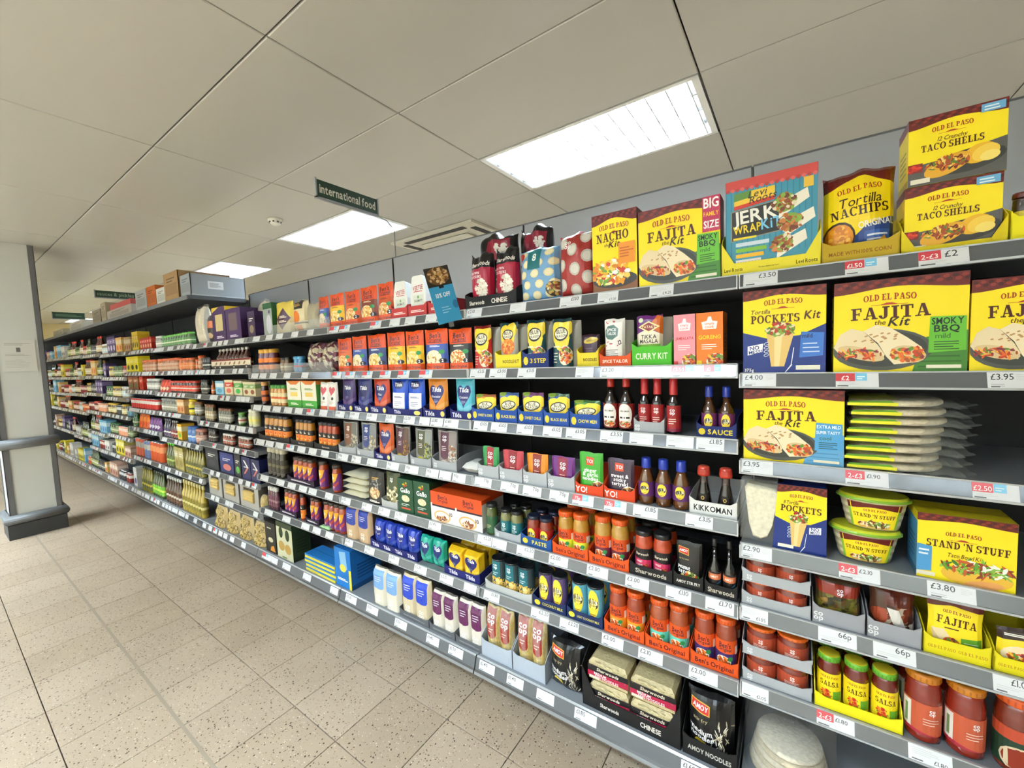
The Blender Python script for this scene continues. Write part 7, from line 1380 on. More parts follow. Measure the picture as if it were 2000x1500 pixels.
('C', 7, 'rb_plum', -1.4297, -1.2783, 0.1875, -0.011, 0.162, 2, 0.0, 1, 0, 'tall white rice bag with plum panel in the left dark tray'),
('C', 7, 'dk_tray', -1.2687, -1.1076, 0.03, -0.02, 0.1594, 1, 0.0, 1, 0, 'right dark grey tray of plum panel rice bags'),
('C', 7, 'rb_plum', -1.2619, -1.1138, 0.1962, -0.011, 0.162, 2, 0.0, 1, 0, 'tall white rice bag with plum panel in the right dark tray'),
('D', 1, 'purple_box', -3.1524, -3.0456, 0.1797, 0.022, 1.6504, 1, 0.0, 1, 0, 'dark purple carton at the left end of the shelf'),
('D', 1, 'film_bag', -3.2461, -3.1143, 0.2742, 0.12, 1.6504, 1, 0.0, 1, 0, 'clear crinkled bag with silver top'),
('D', 1, 'green_box', -2.9218, -2.804, 0.2109, 0.022, 1.6504, 1, 0.0, 1, 0, 'grey and green carton with white figure'),
('D', 1, 'yellow_purple', -2.7972, -2.5848, 0.2057, 0.022, 1.6504, 1, 0.0, 1, 0, 'yellow bag with purple diamond'),
('D', 1, 'thai_bag', -2.5787, -2.419, 0.1974, 0.022, 1.6504, 1, 0.0, 1, 0, 'cream and orange noodle bag with black script'),
('D', 1, 'clear_noodle', -2.4133, -2.297, 0.1636, 0.022, 1.6504, 1, 0.0, 1, 0, 'clear bag of pale noodles'),
('D', 2, 'sm_orange', -3.0687, -2.8538, 0.1619, 0.022, 1.4014, 3, 0.0, 1, 0, 'small jar with orange and purple label'),
('D', 2, 'sm_dark', -2.765, -2.6652, 0.0989, 0.022, 1.4014, 2, 0.0, 1, 0, 'small dark lidded antipasti jar'),
('D', 2, 'blue_cup', -2.595, -2.5028, 0.1001, 0.022, 1.4014, 2, 0.0, 1, 0, 'light blue capped pot with red label'),
('D', 2, 'coop_bag3', -2.4531, -2.1362, 0.1784, 0.022, 1.4014, 2, 0.0, 1, 0, 'crumpled maroon and cream patterned bag'),
('D', 3, 'red_tall', -3.0383, -2.9906, 0.1591, 0.015, 1.1824, 1, 0.0, 1, 0, 'stacked orange and maroon jar at the shelf left end'),
('D', 3, 'cream_jar', -2.9101, -2.7221, 0.1394, 0.015, 1.1824, 4, 0.0, 1, 0, 'cream labelled jar under the green strip'),
('D', 3, 'green_pack', -2.6717, -2.3348, 0.1669, 0.015, 1.1824, 2, 0.006, 1, 0, 'white meal pack with green base'),
('D', 3, 'white_pouch', -2.3238, -2.1511, 0.1613, 0.015, 1.1824, 2, 0.0, 1, 0, 'slim white curry pouch with pink label'),
('D', 4, 'sh_tray', -3.1071, -2.6882, 0.03, 0.015, 0.9414, 1, 0.0, 1, 0, 'left black display tray of golden sauce jars'),
('D', 4, 'gold_jar', -3.0528, -2.7406, 0.1684, 0.024, 0.944, 5, 0.0, 1, 0, 'black lidded golden curry sauce jar in the left black tray'),
('D', 4, 'sh_tray', -2.6755, -2.4109, 0.03, 0.015, 0.9414, 1, 0.0, 1, 0, 'middle black display tray of golden sauce jars'),
('D', 4, 'gold_jar', -2.6381, -2.4469, 0.1602, 0.024, 0.944, 4, 0.0, 1, 0, 'black lidded golden curry sauce jar in the middle black tray'),
('D', 4, 'sh_tray', -2.3996, -2.1544, 0.03, 0.015, 0.9414, 1, 0.0, 1, 0, 'right black display tray of red sauce jars'),
('D', 4, 'red_jar', -2.3731, -2.1853, 0.1566, 0.024, 0.944, 4, 0.0, 1, 0, 'black lidded red curry sauce jar in the right black tray'),
('D', 5, 'dark_jar', -3.0342, -2.8049, 0.1984, 0.015, 0.6894, 4, 0.0, 1, 0, 'dark olive jar with cream lid'),
('D', 5, 'loyd_tray', -2.7516, -2.4326, 0.03, 0.015, 0.6894, 1, 0.0, 1, 0, 'dark tray of triangle label sauce jars'),
('D', 5, 'loyd', -2.7073, -2.4754, 0.1593, 0.024, 0.692, 4, 0.0, 1, 0, 'orange and purple triangle label sauce jar in the dark tray'),
('D', 5, 'loyd', -2.3903, -2.3302, 0.1708, 0.015, 0.6894, 1, 0.0, 1, 0, 'orange and purple triangle label jar right of the tray'),
('D', 5, 'loyd', -2.2503, -2.1913, 0.1625, 0.015, 0.6894, 1, 0.0, 1, 0, 'lone orange and purple triangle label jar before the gap'),
('D', 6, 'plum_jar', -3.0541, -2.9268, 0.1596, 0.015, 0.4474, 4, 0.0, 1, 0, 'plum coloured jar at the left end'),
('D', 6, 'loyd_tray', -2.8898, -2.6707, 0.03, 0.015, 0.4474, 1, 0.0, 1, 0, 'left dark tray of triangle label jars'),
('D', 6, 'loyd', -2.8481, -2.7047, 0.1659, 0.024, 0.45, 3, 0.0, 1, 0, 'orange and purple triangle label jar in the left dark tray'),
('D', 6, 'red_jar', -2.6299, -2.5932, 0.17, 0.015, 0.4474, 1, 0.0, 1, 0, 'red sauce jar standing between the dark trays'),
('D', 6, 'loyd_tray', -2.5653, -2.4071, 0.03, 0.015, 0.4474, 1, 0.0, 1, 0, 'right dark tray of triangle label jars'),
('D', 6, 'loyd', -2.5297, -2.436, 0.1593, 0.024, 0.45, 2, 0.0, 1, 0, 'orange and purple triangle label jar in the right dark tray'),
('D', 6, 'loyd', -2.3651, -2.1563, 0.171, 0.015, 0.4474, 4, 0.0, 1, 0, 'orange and purple triangle label jar at the right end'),
('D', 7, 'dk_box', -3.0487, -2.9045, 0.2149, -0.02, 0.1594, 1, 0.0, 1, 0, 'narrow black carton with orange print'),
('D', 7, 'green_white', -2.8906, -2.6838, 0.2461, -0.02, 0.1594, 1, 0.0, 1, 0, 'dark green and cream carton with green drops'),
('D', 7, 'lasagne', -2.5352, -2.212, 0.026, -0.02, 0.1594, 1, 0.0, 1, 0, 'blue and yellow lasagne pack in the stack'),
('D', 7, 'blue_box', -2.2068, -2.0525, 0.2294, -0.02, 0.1594, 1, 0.0, 1, 0, 'blue pasta display carton with yellow edge'),
('E', 1, 'clear_bag', -4.1284, -3.8937, 0.306, 0.015, 1.6504, 1, 0.0, 1, 0, 'tall clear bag of pale crackers in a grey sleeve'),
('E', 1, 'orange_bag', -3.8732, -3.7341, 0.2293, 0.015, 1.6504, 1, 0.0, 1, 0, 'dark orange bag between grey sleeve and purple box'),
('E', 1, 'purple_win', -3.7244, -3.4927, 0.2578, 0.015, 1.6504, 1, 0.0, 1, 0, 'purple carton with cream window'),
('E', 1, 'purple_plain', -3.4839, -3.2387, 0.2259, 0.015, 1.6504, 1, 0.0, 1, 0, 'plain purple display carton'),
('E', 2, 'or_jar', -4.1523, -4.1182, 0.0899, 0.015, 1.4374, 1, 0.0, 1, 0, 'orange lidded spread jar'),
('E', 2, 'bk_jar', -4.009, -3.869, 0.101, 0.015, 1.4374, 3, 0.0, 1, 0, 'small black jar with white label'),
('E', 2, 'truck', -3.7941, -3.1302, 0.075, 0.0095, 1.4374, 1, 0.0, 1, 0, 'cream truck shaped card tray before the brown bottles'),
('E', 2, 'mayo_bottle', -3.752, -3.233, 0.1559, 0.022, 1.4374, 8, 0.0, 1, 0, 'brown sauce bottle behind a cream truck shaped tray'),
('E', 3, 'wl_jar', -4.0826, -3.9592, 0.12, 0.015, 1.2354, 3, 0.0, 1, 0, 'dark jar with white label'),
('E', 3, 'or_bottle', -3.8707, -3.8378, 0.1201, 0.015, 1.2354, 1, 0.0, 1, 0, 'orange bottle beside the blue carton'),
('E', 3, 'blue_carton', -3.7746, -3.6224, 0.1121, 0.015, 1.2354, 1, 0.0, 1, 0, 'light blue stacked carton'),
('E', 3, 'red_carton', -3.604, -3.4606, 0.1201, 0.015, 1.2354, 1, 0.0, 1, 0, 'cream and red stacked carton'),
('E', 3, 'green_carton', -3.4432, -3.3079, 0.1126, 0.015, 1.2354, 1, 0.0, 1, 0, 'cream and green stacked carton'),
('E', 3, 'grn_carton2', -3.2915, -3.1019, 0.1055, 0.015, 1.2354, 2, 0.0, 1, 0, 'cream and pale green stacked carton'),
('E', 4, 'brown_jar', -4.0476, -3.8849, 0.139, 0.015, 1.0144, 4, 0.0, 1, 0, 'brown lidded pickle jar with white label'),
('E', 4, 'grey_jar', -3.7801, -3.5631, 0.1169, 0.015, 1.0144, 5, 0.0, 1, 0, 'brown lidded grey labelled pickle jar in a white tray'),
('E', 4, 'mayo_green', -3.4373, -3.3812, 0.0967, 0.015, 1.0144, 1, 0.0, 1, 0, 'green capped mayonnaise jar'),
('E', 4, 'mayo_white', -3.2701, -3.1556, 0.1279, 0.015, 1.0144, 2, 0.0, 1, 0, 'cream mayonnaise jar with white lid'),
('E', 5, 'blk_jar', -4.0182, -3.8852, 0.1072, 0.015, 0.8434, 3, 0.0, 1, 0, 'black lidded dark jam jar'),
('E', 5, 'white_jar', -3.7374, -3.5613, 0.0876, 0.015, 0.8434, 4, 0.0, 1, 0, 'white lidded red sauce jar'),
('E', 5, 'white_jar', -3.4638, -3.2871, 0.0854, 0.015, 0.8434, 4, 0.0, 1, 0, 'white lidded brown sauce jar'),
('E', 6, 'black_carton', -4.0961, -3.848, 0.1772, 0.015, 0.6094, 1, 0.0, 1, 0, 'black pasta carton with white lettering'),
('E', 6, 'navy_carton', -3.8086, -3.5647, 0.1678, 0.015, 0.6094, 1, 0.0, 1, 0, 'navy pasta carton with red badge'),
('E', 6, 'black_carton2', -3.5468, -3.4417, 0.1757, 0.015, 0.6094, 1, 0.0, 1, 0, 'slim black pasta carton with green dot'),
('E', 6, 'navy_carton2', -3.4245, -3.283, 0.1712, 0.015, 0.6094, 1, 0.0, 1, 0, 'navy spaghetti carton with white arrow, left of two'),
('E', 6, 'navy_carton2', -3.2749, -3.141, 0.1683, 0.015, 0.6094, 1, 0.0, 1, 0, 'navy spaghetti carton with white arrow, right of two'),
('E', 7, 'win_carton', -4.0793, -3.8235, 0.1783, 0.015, 0.3954, 1, 0.0, 1, 0, 'grey window carton of pasta, leftmost'),
('E', 7, 'win_carton', -3.7942, -3.5167, 0.1683, 0.015, 0.3954, 1, 0.0, 1, 0, 'grey window carton of pasta, middle'),
('E', 7, 'win_carton', -3.4904, -3.193, 0.1661, 0.015, 0.3954, 1, 0.0, 1, 0, 'grey window carton of pasta, rightmost'),
('E', 7, 'pasta_bag', -3.193, -3.1236, 0.126, 0.015, 0.3954, 1, 0.0, 1, 0, 'yellow pasta bag squeezed beside the window carton'),
('E', 8, 'nest_bag', -3.9784, -3.071, 0.185, -0.02, 0.1594, 4, 0.0, 1, 0, 'clear bag of golden pasta nests'),
]
# price tickets: (bay, row, x, width, text, style)
TICKETS = [
('A', 1, -0.0781, 0.0801, '£3.50', 'r'),
('A', 1, 0.1416, 0.0802, '£1.50', 'p'),
('A', 1, 0.2725, 0.08, '£2', 'q'),
('A', 2, -0.0808, 0.0804, '£4.00', 'l'),
('A', 2, 0.1276, 0.0822, '£2', 'p'),
('A', 2, 0.3764, 0.0604, '£3.95', 'l'),
('A', 3, -0.0861, 0.0783, '£3.95', 'l'),
('A', 3, 0.1496, 0.0817, '2-£3|£1.90', 'q2'),
('A', 3, 0.3648, 0.0695, '£2.50', 'p'),
('A', 4, -0.0884, 0.0771, '£2.90', 'l'),
('A', 4, 0.1388, 0.0812, '2-£3|£2.10', 'q2'),
('A', 4, 0.3026, 0.0799, '£3.80', 'l'),
('A', 5, -0.0913, 0.0666, '£1.05', 's'),
('A', 5, 0.0968, 0.0797, '66p', 'r'),
('A', 5, 0.2082, 0.0791, '66p', 'r'),
('A', 5, 0.4034, 0.0614, '£1.00', 'r'),
('A', 6, -0.0899, 0.0675, '£1.05', 's'),
('A', 6, 0.0956, 0.08, '2-£3|£1.80', 'q2'),
('A', 6, 0.2764, 0.0773, '£1.80', 's'),
('B', 1, -1.0959, 0.0797, '£2.10', 'l'),
('B', 1, -0.8699, 0.0728, '', 's'),
('B', 1, -0.6487, 0.0834, '£1.10', 'r'),
('B', 1, -0.5114, 0.0711, '£2.00', 's'),
('B', 1, -0.339, 0.072, '£4.25', 's'),
('B', 2, -1.0818, 0.082, '£3.15', 'r'),
('B', 2, -0.9776, 0.0841, '£3.00', 'r'),
('B', 2, -0.8416, 0.081, '£3.15', 'r'),
('B', 2, -0.6025, 0.0676, '', 's'),
('B', 2, -0.5043, 0.0803, '£3.20', 'l'),
('B', 2, -0.2698, 0.0845, '£3.50', 'p'),
('B', 2, -0.1908, 0.0623, '£1', 'p'),
('B', 3, -1.0793, 0.0741, '£1.05', 'r'),
('B', 3, -0.9838, 0.0797, '£1.05', 'r'),
('B', 3, -0.8594, 0.0755, '£1.05', 'r'),
('B', 3, -0.7387, 0.0799, '£1.05', 'r'),
('B', 3, -0.6429, 0.0784, '£1.05', 'r'),
('B', 3, -0.5104, 0.0796, '£3.55', 'r'),
('B', 3, -0.4098, 0.0766, '', 's'),
('B', 3, -0.2906, 0.0795, '', 's'),
('B', 3, -0.2054, 0.0764, '£1.85', 'r'),
('B', 4, -1.0823, 0.0911, '70p', 'r'),
('B', 4, -0.9438, 0.0856, '70p', 'r'),
('B', 4, -0.8371, 0.0841, '70p', 'r'),
('B', 4, -0.7195, 0.0794, '70p', 'r'),
('B', 4, -0.6224, 0.0818, '75p', 'p'),
('B', 4, -0.5025, 0.078, '75p', 'p'),
('B', 4, -0.4008, 0.0801, '£1.85', 'r'),
('B', 4, -0.2376, 0.0782, '£3.15', 'r'),
('B', 5, -1.0894, 0.0781, '£2.20', 'r'),
('B', 5, -1.0079, 0.074, '', 's'),
('B', 5, -0.879, 0.0824, '£2.20', 'r'),
('B', 5, -0.7308, 0.0807, '£2.00', 'l'),
('B', 5, -0.5745, 0.0795, '£2.00', 'l'),
('B', 5, -0.4326, 0.0797, '£2.00', 'l'),
('B', 5, -0.3007, 0.076, '£1.10', 'r'),
('B', 5, -0.1824, 0.0781, '£1.70', 'r'),
('B', 6, -1.0613, 0.0826, '£1.80', 'r'),
('B', 6, -0.8214, 0.082, '£2.20', 'r'),
('B', 6, -0.6938, 0.0791, '£2.20', 'r'),
('B', 6, -0.5243, 0.079, '£2.00', 'l'),
('B', 6, -0.3924, 0.0813, '£2.10', 'l'),
('B', 6, -0.2298, 0.0825, '£2.00', 'l'),
('B', 7, -1.066, 0.0824, '£1.40', 'l'),
('B', 7, -0.9221, 0.0799, '£1.40', 'l'),
('B', 7, -0.7819, 0.0769, '', 's'),
('B', 7, -0.6152, 0.086, '£1.85', 'l'),
('B', 7, -0.2512, 0.0741, '£1.60', 'l'),
('C', 1, -2.0842, 0.0875, '', 'p'),
('C', 1, -1.9848, 0.0924, '', 'p'),
('C', 1, -1.7239, 0.0845, '', 'p'),
('C', 1, -1.5791, 0.0741, '', 's'),
('C', 1, -1.4713, 0.0696, '', 's'),
('C', 1, -1.3345, 0.0705, '', 's'),
('C', 2, -2.0869, 0.0828, '', 'p'),
('C', 2, -1.9643, 0.0869, '', 'p'),
('C', 2, -1.8168, 0.0847, '', 'p'),
('C', 2, -1.6723, 0.0822, '', 'p'),
('C', 2, -1.5385, 0.0798, '', 'p'),
('C', 2, -1.3876, 0.083, '', 'p'),
('C', 3, -2.0858, 0.0876, '£1.80', 'l'),
('C', 3, -1.9494, 0.0818, '£1.80', 'l'),
('C', 3, -1.8009, 0.0841, '£1.80', 'l'),
('C', 3, -1.6515, 0.0775, '£3.30', 'l'),
('C', 3, -1.5172, 0.079, '£2.00', 'l'),
('C', 3, -1.4125, 0.0676, '', 's'),
('C', 3, -1.3335, 0.0773, '£1.80', 'l'),
('C', 3, -1.2458, 0.0855, '£1.80', 'l'),
('C', 4, -2.0821, 0.0923, '90p', 'l'),
('C', 4, -1.9572, 0.0822, '90p', 'l'),
('C', 4, -1.8206, 0.0851, '', 's'),
('C', 4, -1.6579, 0.0935, '90p', 'l'),
('C', 4, -1.5192, 0.0938, '90p', 'l'),
('C', 4, -1.3806, 0.0798, '90p', 'l'),
('C', 4, -1.2978, 0.0728, '', 's'),
('C', 4, -1.2146, 0.0751, '90p', 'l'),
('C', 5, -2.0888, 0.0878, '£1.25', 'l'),
('C', 5, -1.8915, 0.084, '£1.10', 'l'),
('C', 5, -1.7489, 0.0902, '£1.55', 'l'),
('C', 5, -1.6202, 0.088, '£2.95', 'l'),
('C', 5, -1.3824, 0.0802, '£3.45', 'l'),
('C', 6, -2.0792, 0.0729, '£2.10', 'l'),
('C', 6, -1.8938, 0.0842, '£5.25', 'l'),
('C', 6, -1.6941, 0.0798, '£5.25', 'l'),
('C', 6, -1.4976, 0.086, '£2.30', 'l'),
('C', 6, -1.324, 0.0842, '£2.15', 'l'),
('C', 6, -1.1812, 0.0713, '', 's'),
('C', 7, -2.023, 0.0993, '£2.20', 'l'),
('C', 7, -1.8358, 0.0946, '£1.55', 'l'),
('C', 7, -1.6112, 0.0876, '£1.55', 'l'),
('C', 7, -1.3877, 0.0805, '£1.45', 'l'),
('C', 7, -1.2433, 0.0861, '£1.50', 'l'),
('D', 1, -2.9881, 0.0952, '', 's'),
('D', 1, -2.8116, 0.0884, '', 's'),
('D', 1, -2.6794, 0.0835, '', 's'),
('D', 1, -2.4944, 0.0769, '', 's'),
('D', 1, -2.3237, 0.071, '', 's'),
('D', 2, -3.0537, 0.0975, '', 's'),
('D', 2, -2.9365, 0.0929, '', 's'),
('D', 2, -2.7976, 0.0877, '', 's'),
('D', 2, -2.6222, 0.0813, '', 's'),
('D', 2, -2.4133, 0.074, '', 's'),
('D', 3, -3.0545, 0.1122, '', 's'),
('D', 3, -2.9233, 0.1064, '', 's'),
('D', 3, -2.7854, 0.1005, '', 's'),
('D', 3, -2.6424, 0.0945, '', 's'),
('D', 3, -2.5137, 0.0893, '', 's'),
('D', 3, -2.3808, 0.0841, '', 'p'),
('D', 3, -2.2451, 0.0789, '', 's'),
('D', 4, -3.051, 0.1118, '', 's'),
('D', 4, -2.9203, 0.1061, '', 's'),
('D', 4, -2.7895, 0.1005, '', 's'),
('D', 4, -2.6528, 0.0948, '', 'p'),
('D', 4, -2.5178, 0.0894, '', 's'),
('D', 4, -2.3904, 0.0844, '', 's'),
('D', 4, -2.2594, 0.0794, '', 's'),
('D', 5, -3.0341, 0.1108, '', 's'),
('D', 5, -2.815, 0.1014, '', 's'),
('D', 5, -2.6707, 0.0954, '', 's'),
('D', 5, -2.5348, 0.0899, '', 's'),
('D', 5, -2.4237, 0.0856, '', 's'),
('D', 5, -2.2482, 0.079, '', 's'),
('D', 6, -3.0152, 0.1097, '', 's'),
('D', 6, -2.7715, 0.0994, '', 's'),
('D', 6, -2.5381, 0.09, '', 's'),
('D', 6, -2.4098, 0.085, '', 's'),
('D', 6, -2.2725, 0.0799, '', 's'),
('D', 7, -2.9981, 0.1095, '', 'p'),
('D', 7, -2.8909, 0.1048, '', 's'),
('D', 7, -2.7222, 0.0977, '', 's'),
('D', 7, -2.4752, 0.0878, '', 's'),
('D', 7, -2.1851, 0.0768, '', 's'),
]
# ------------------------------------------------------------------ stocking the shelves
for b, r, kind, x0, x1, h, yf, z, n, gap, deep, turn, desc in STOCK:
    W = (x1-x0-gap*(n-1))/n; d = KIND[kind][3]; loc = where(b, r); jit = random.Random(hash((b, r, int(x0*1000))) & 0xffff) if False else random.Random(int(abs(x0)*1e4)+r)
    for i in range(n):
        xc = x0 + W/2 + i*(W+gap)
        st = STACKS.get(kind, 1)
        if kind == 'nest_bag': W_ = W
        for k in range(st):
            for q in range(deep):
                lab = ordinal(i, n) + desc
                if st > 1: lab = {2: ['lower', 'upper']}.get(st, LAY[:st-1]+['topmost'])[k] + ' ' + lab.replace('lower ', '').replace('lowest ', '')
                if q: lab = ordinal(i, n) + KIND[kind][1] + ' behind ' + desc
                dx = jit.uniform(-.007, .007) if st > 1 else 0; tr = turn + (jit.uniform(-.05, .05) if kind == 'wrap_stack' else jit.uniform(-.02, .02) if st > 1 else jit.uniform(-.006, .006))
                grp = None if n*st*deep == 1 else KIND[kind][0].replace('_', ' ') + 's on ' + loc
                hh = h
                yq = yf + q*(d + .006) + (W if kind in ('x',) else 0)
                zk = z + k*(h+(.0022 if kind == 'wrap_stack' else .0012))
                if kind == 'tub_low' and k: dx = .012; yq += .004
                put(kind, W-.0012, hh, lab + ', ' + loc, (xc+dx, yq, zk), tr if abs(xc) < 1.2 else tr*.5, grp)
# upper layer of the stacked jar trays in the rightmost bay
for r, hj in ((5, .066), (6, .078)):
    it_ = [s for s in STOCK if s[0] == 'A' and s[1] == r and s[2] in ('coop_tray_hi', 'coop_dip')]
    t0, j0 = it_[0], it_[1]; zz = j0[7]+j0[5]+.0008; wt = t0[4]-t0[3]; xc = (t0[3]+t0[4])/2; nm = 'dip' if r == 5 else 'salsa'
    put('coop_tray_hi', wt-.0012, .03, 'upper grey tray of %s jars, %s' % (nm, where('A', r)), (xc, t0[6], zz))
    wj = (j0[4]-j0[3])/2
    for i in range(2): put('coop_dip', wj-.0012, min(j0[5], (.883-.045 if r == 5 else .696-.046)-zz-.004) if r == 5 else j0[5], '%s orange lidded %s jar in the upper grey tray, %s' % (('left', 'right')[i], nm, where('A', r)), (j0[3]+wj*(i+.5), j0[6], zz+.0036), 0, 'jars in the upper grey trays')

# ------------------------------------------------------------------ price tickets
TICK = {}
def ticket_mesh(w, txt, st):
    key = (round(w, 3), txt, st)
    if key in TICK: return TICK[key]
    w = key[0]; h = .0365; b = MB('ticket_paper'); b.box(-w/2, w/2, -.0008, 0, -.0375, -.0375+h, 'DCDEE2')
    p = Pr(b, w, h, surf=lambda u, v, n: ((u-.5)*w, -.0009-n, -.0375+v*h), m='ticket_paper'); pc = '3C4046'
    if st == 'l': p.text(txt, .08, .7, .36, pc, .56, 0, left=True); p.lines(.7, .5, .95, .9, 4, 'C8CACC', .3); p.lines(.08, .12, .5, .34, 2, 'A8AAAE', .3); p.rect(.08, .06, .3, .12, '5A5C60')
    elif st == 'r': p.text(txt, .7, .74, .36, pc, .5, 0); p.lines(.08, .28, .9, .5, 2, 'C4C6C8', .3); p.rect(.08, .08, .34, .16, '5A5C60')
    elif st == 's': p.lines(.08, .44, .75, .88, 4, 'C4C6C8', .3); p.text(txt, .74, .26, .24, '55585C', .34, 0); p.rect(.08, .08, .34, .16, '6A6C70')
    elif st == 'p':
        p.rect(0, .42, .46, 1, 'CF4852'); p.text(txt, .23, .64, .3, 'FFFFFF', .4, 0); p.rect(.47, .46, .74, 1, '7CC0E4'); p.lines(.5, .56, .7, .84, 2, 'E8F4FA'); p.lines(.08, .2, .6, .36, 2, 'C4C6C8', .3); p.rect(.04, .06, .3, .13, '5A5C60')
    elif st in ('q', 'q2'):
        p.rect(0, .4, .46, 1, 'CF4852'); p.text('2-\u00a33', .23, .62, .3, 'FFFFFF', .4, 0); p.text(txt.split('|')[-1], .66, .68, .4 if st == 'q' else .26, pc, .36, 0); p.lines(.08, .16, .6, .32, 2, 'C4C6C8', .3); p.rect(.04, .05, .34, .13, '5A5C60')
    TICK[key] = b.mesh('price_ticket'); return TICK[key]
def ticket(b, r, x, w, txt='', st='s'):
    s = SHELF[(b, r)]; x0, x1 = bay_x(b); xc = (x0+x1)/2
    if x-w/2 < x0+.004: x = x0+.004+w/2
    if x+w/2 > x1-.004: x = x1-.004-w/2
    o = link('price_ticket', ticket_mesh(w, txt, st), s, (x-xc, .0036, -.002))
    o.rotation_euler = (-.3, 0, 0)
    if r > len(ROWS[b]): o.location = (x-xc, -.0435, .1565); o.rotation_euler = (-.295, 0, 0)
for t in TICKETS: ticket(*t)
tr = random.Random(3)
for b in 'EFGHIJKL':
    x0, x1 = bay_x(b)
    for r in range(1, len(ROWS[b])+2):
        x = x0+.03
        while x < x1-.08:
            wt = .07
            if tr.random() < .8: ticket(b, r, x+wt/2, wt, '', 'p' if tr.random() < .12 else 's')
            x += wt+tr.choice([.004, .02, .05, .03])

# ------------------------------------------------------------------ far bays
fr = random.Random(21)
def far_item(kind, pal, w, h):
    key = ('far', kind, pal, round(w, 3), round(h, 2))
    if key not in PROTO:
        if kind == 'jar': PROTO[key] = small_jar(w/2, h, *pal)
        elif kind == 'bottle': PROTO[key] = small_bottle(w/2, h, *pal)
        elif kind == 'carton': PROTO[key] = small_carton(w, h, .1, *pal)
        elif kind == 'bag': PROTO[key] = pouch(w, h, .06, lambda p: (p.rect(0, 0, 1, 1, pal[0]), p.rect(0, .5, 1, .8, pal[1]), p.ell(.5, .3, .34, .16, pal[2], 0, 10)), pal[0], 'stand', su=4, sv=5)
        elif kind == 'tin': b = MB('tin_metal'); b.lathe([(w*.47, 0, 'A8A8A8'), (w/2, .005, pal[0], 'paper_label'), (w/2, h*.5, pal[1], 'paper_label'), (w/2, h*.8, pal[0], 'paper_label'), (w/2, h-.005, 'C0C0C0'), (w*.47, h, 'C0C0C0'), (.001, h-.002, 'B8B8B8')], 12, 0, w/2); PROTO[key] = [('tin', b.mesh('tin'))]
    return PROTO[key]
FARN = {'jar': ('sauce_jar', 'jar'), 'bottle': ('oil_bottle', 'bottle'), 'carton': ('grocery_carton', 'food box'), 'bag': ('grocery_pouch', 'pouch'), 'tin': ('food_tin', 'tin')}
CN = {}
def run(b, r, x0, x1, kind, pal, w, h, desc, gap=.004):
    """a run of like items along one shelf"""
    base = r > len(ROWS[b]); z = shelf_z(b, r); yf = -.02 if base else .015
    top = ((2.06-.03) if r == 1 and BAYS.index(b) >= 5 else 9 if r == 1 else ROWS[b][r-2]) - .05
    h = min(h, top-z); n = max(1, int((x1-x0+gap)/(w+gap)))
    key = (b, r, desc); CN[key] = CN.get(key, 0)+1
    nm, cat = FARN[kind]; loc = where(b, r); lab = desc + (', further run' if CN[key] > 1 else '') + ', ' + loc
    for i in range(n): place(nm, far_item(kind, pal, w, h), fit(ordinal(i, n) + lab), cat, (x0+w/2+i*(w+gap), yf, z+.0008), fr.uniform(-.03, .03), desc + 's on ' + loc)
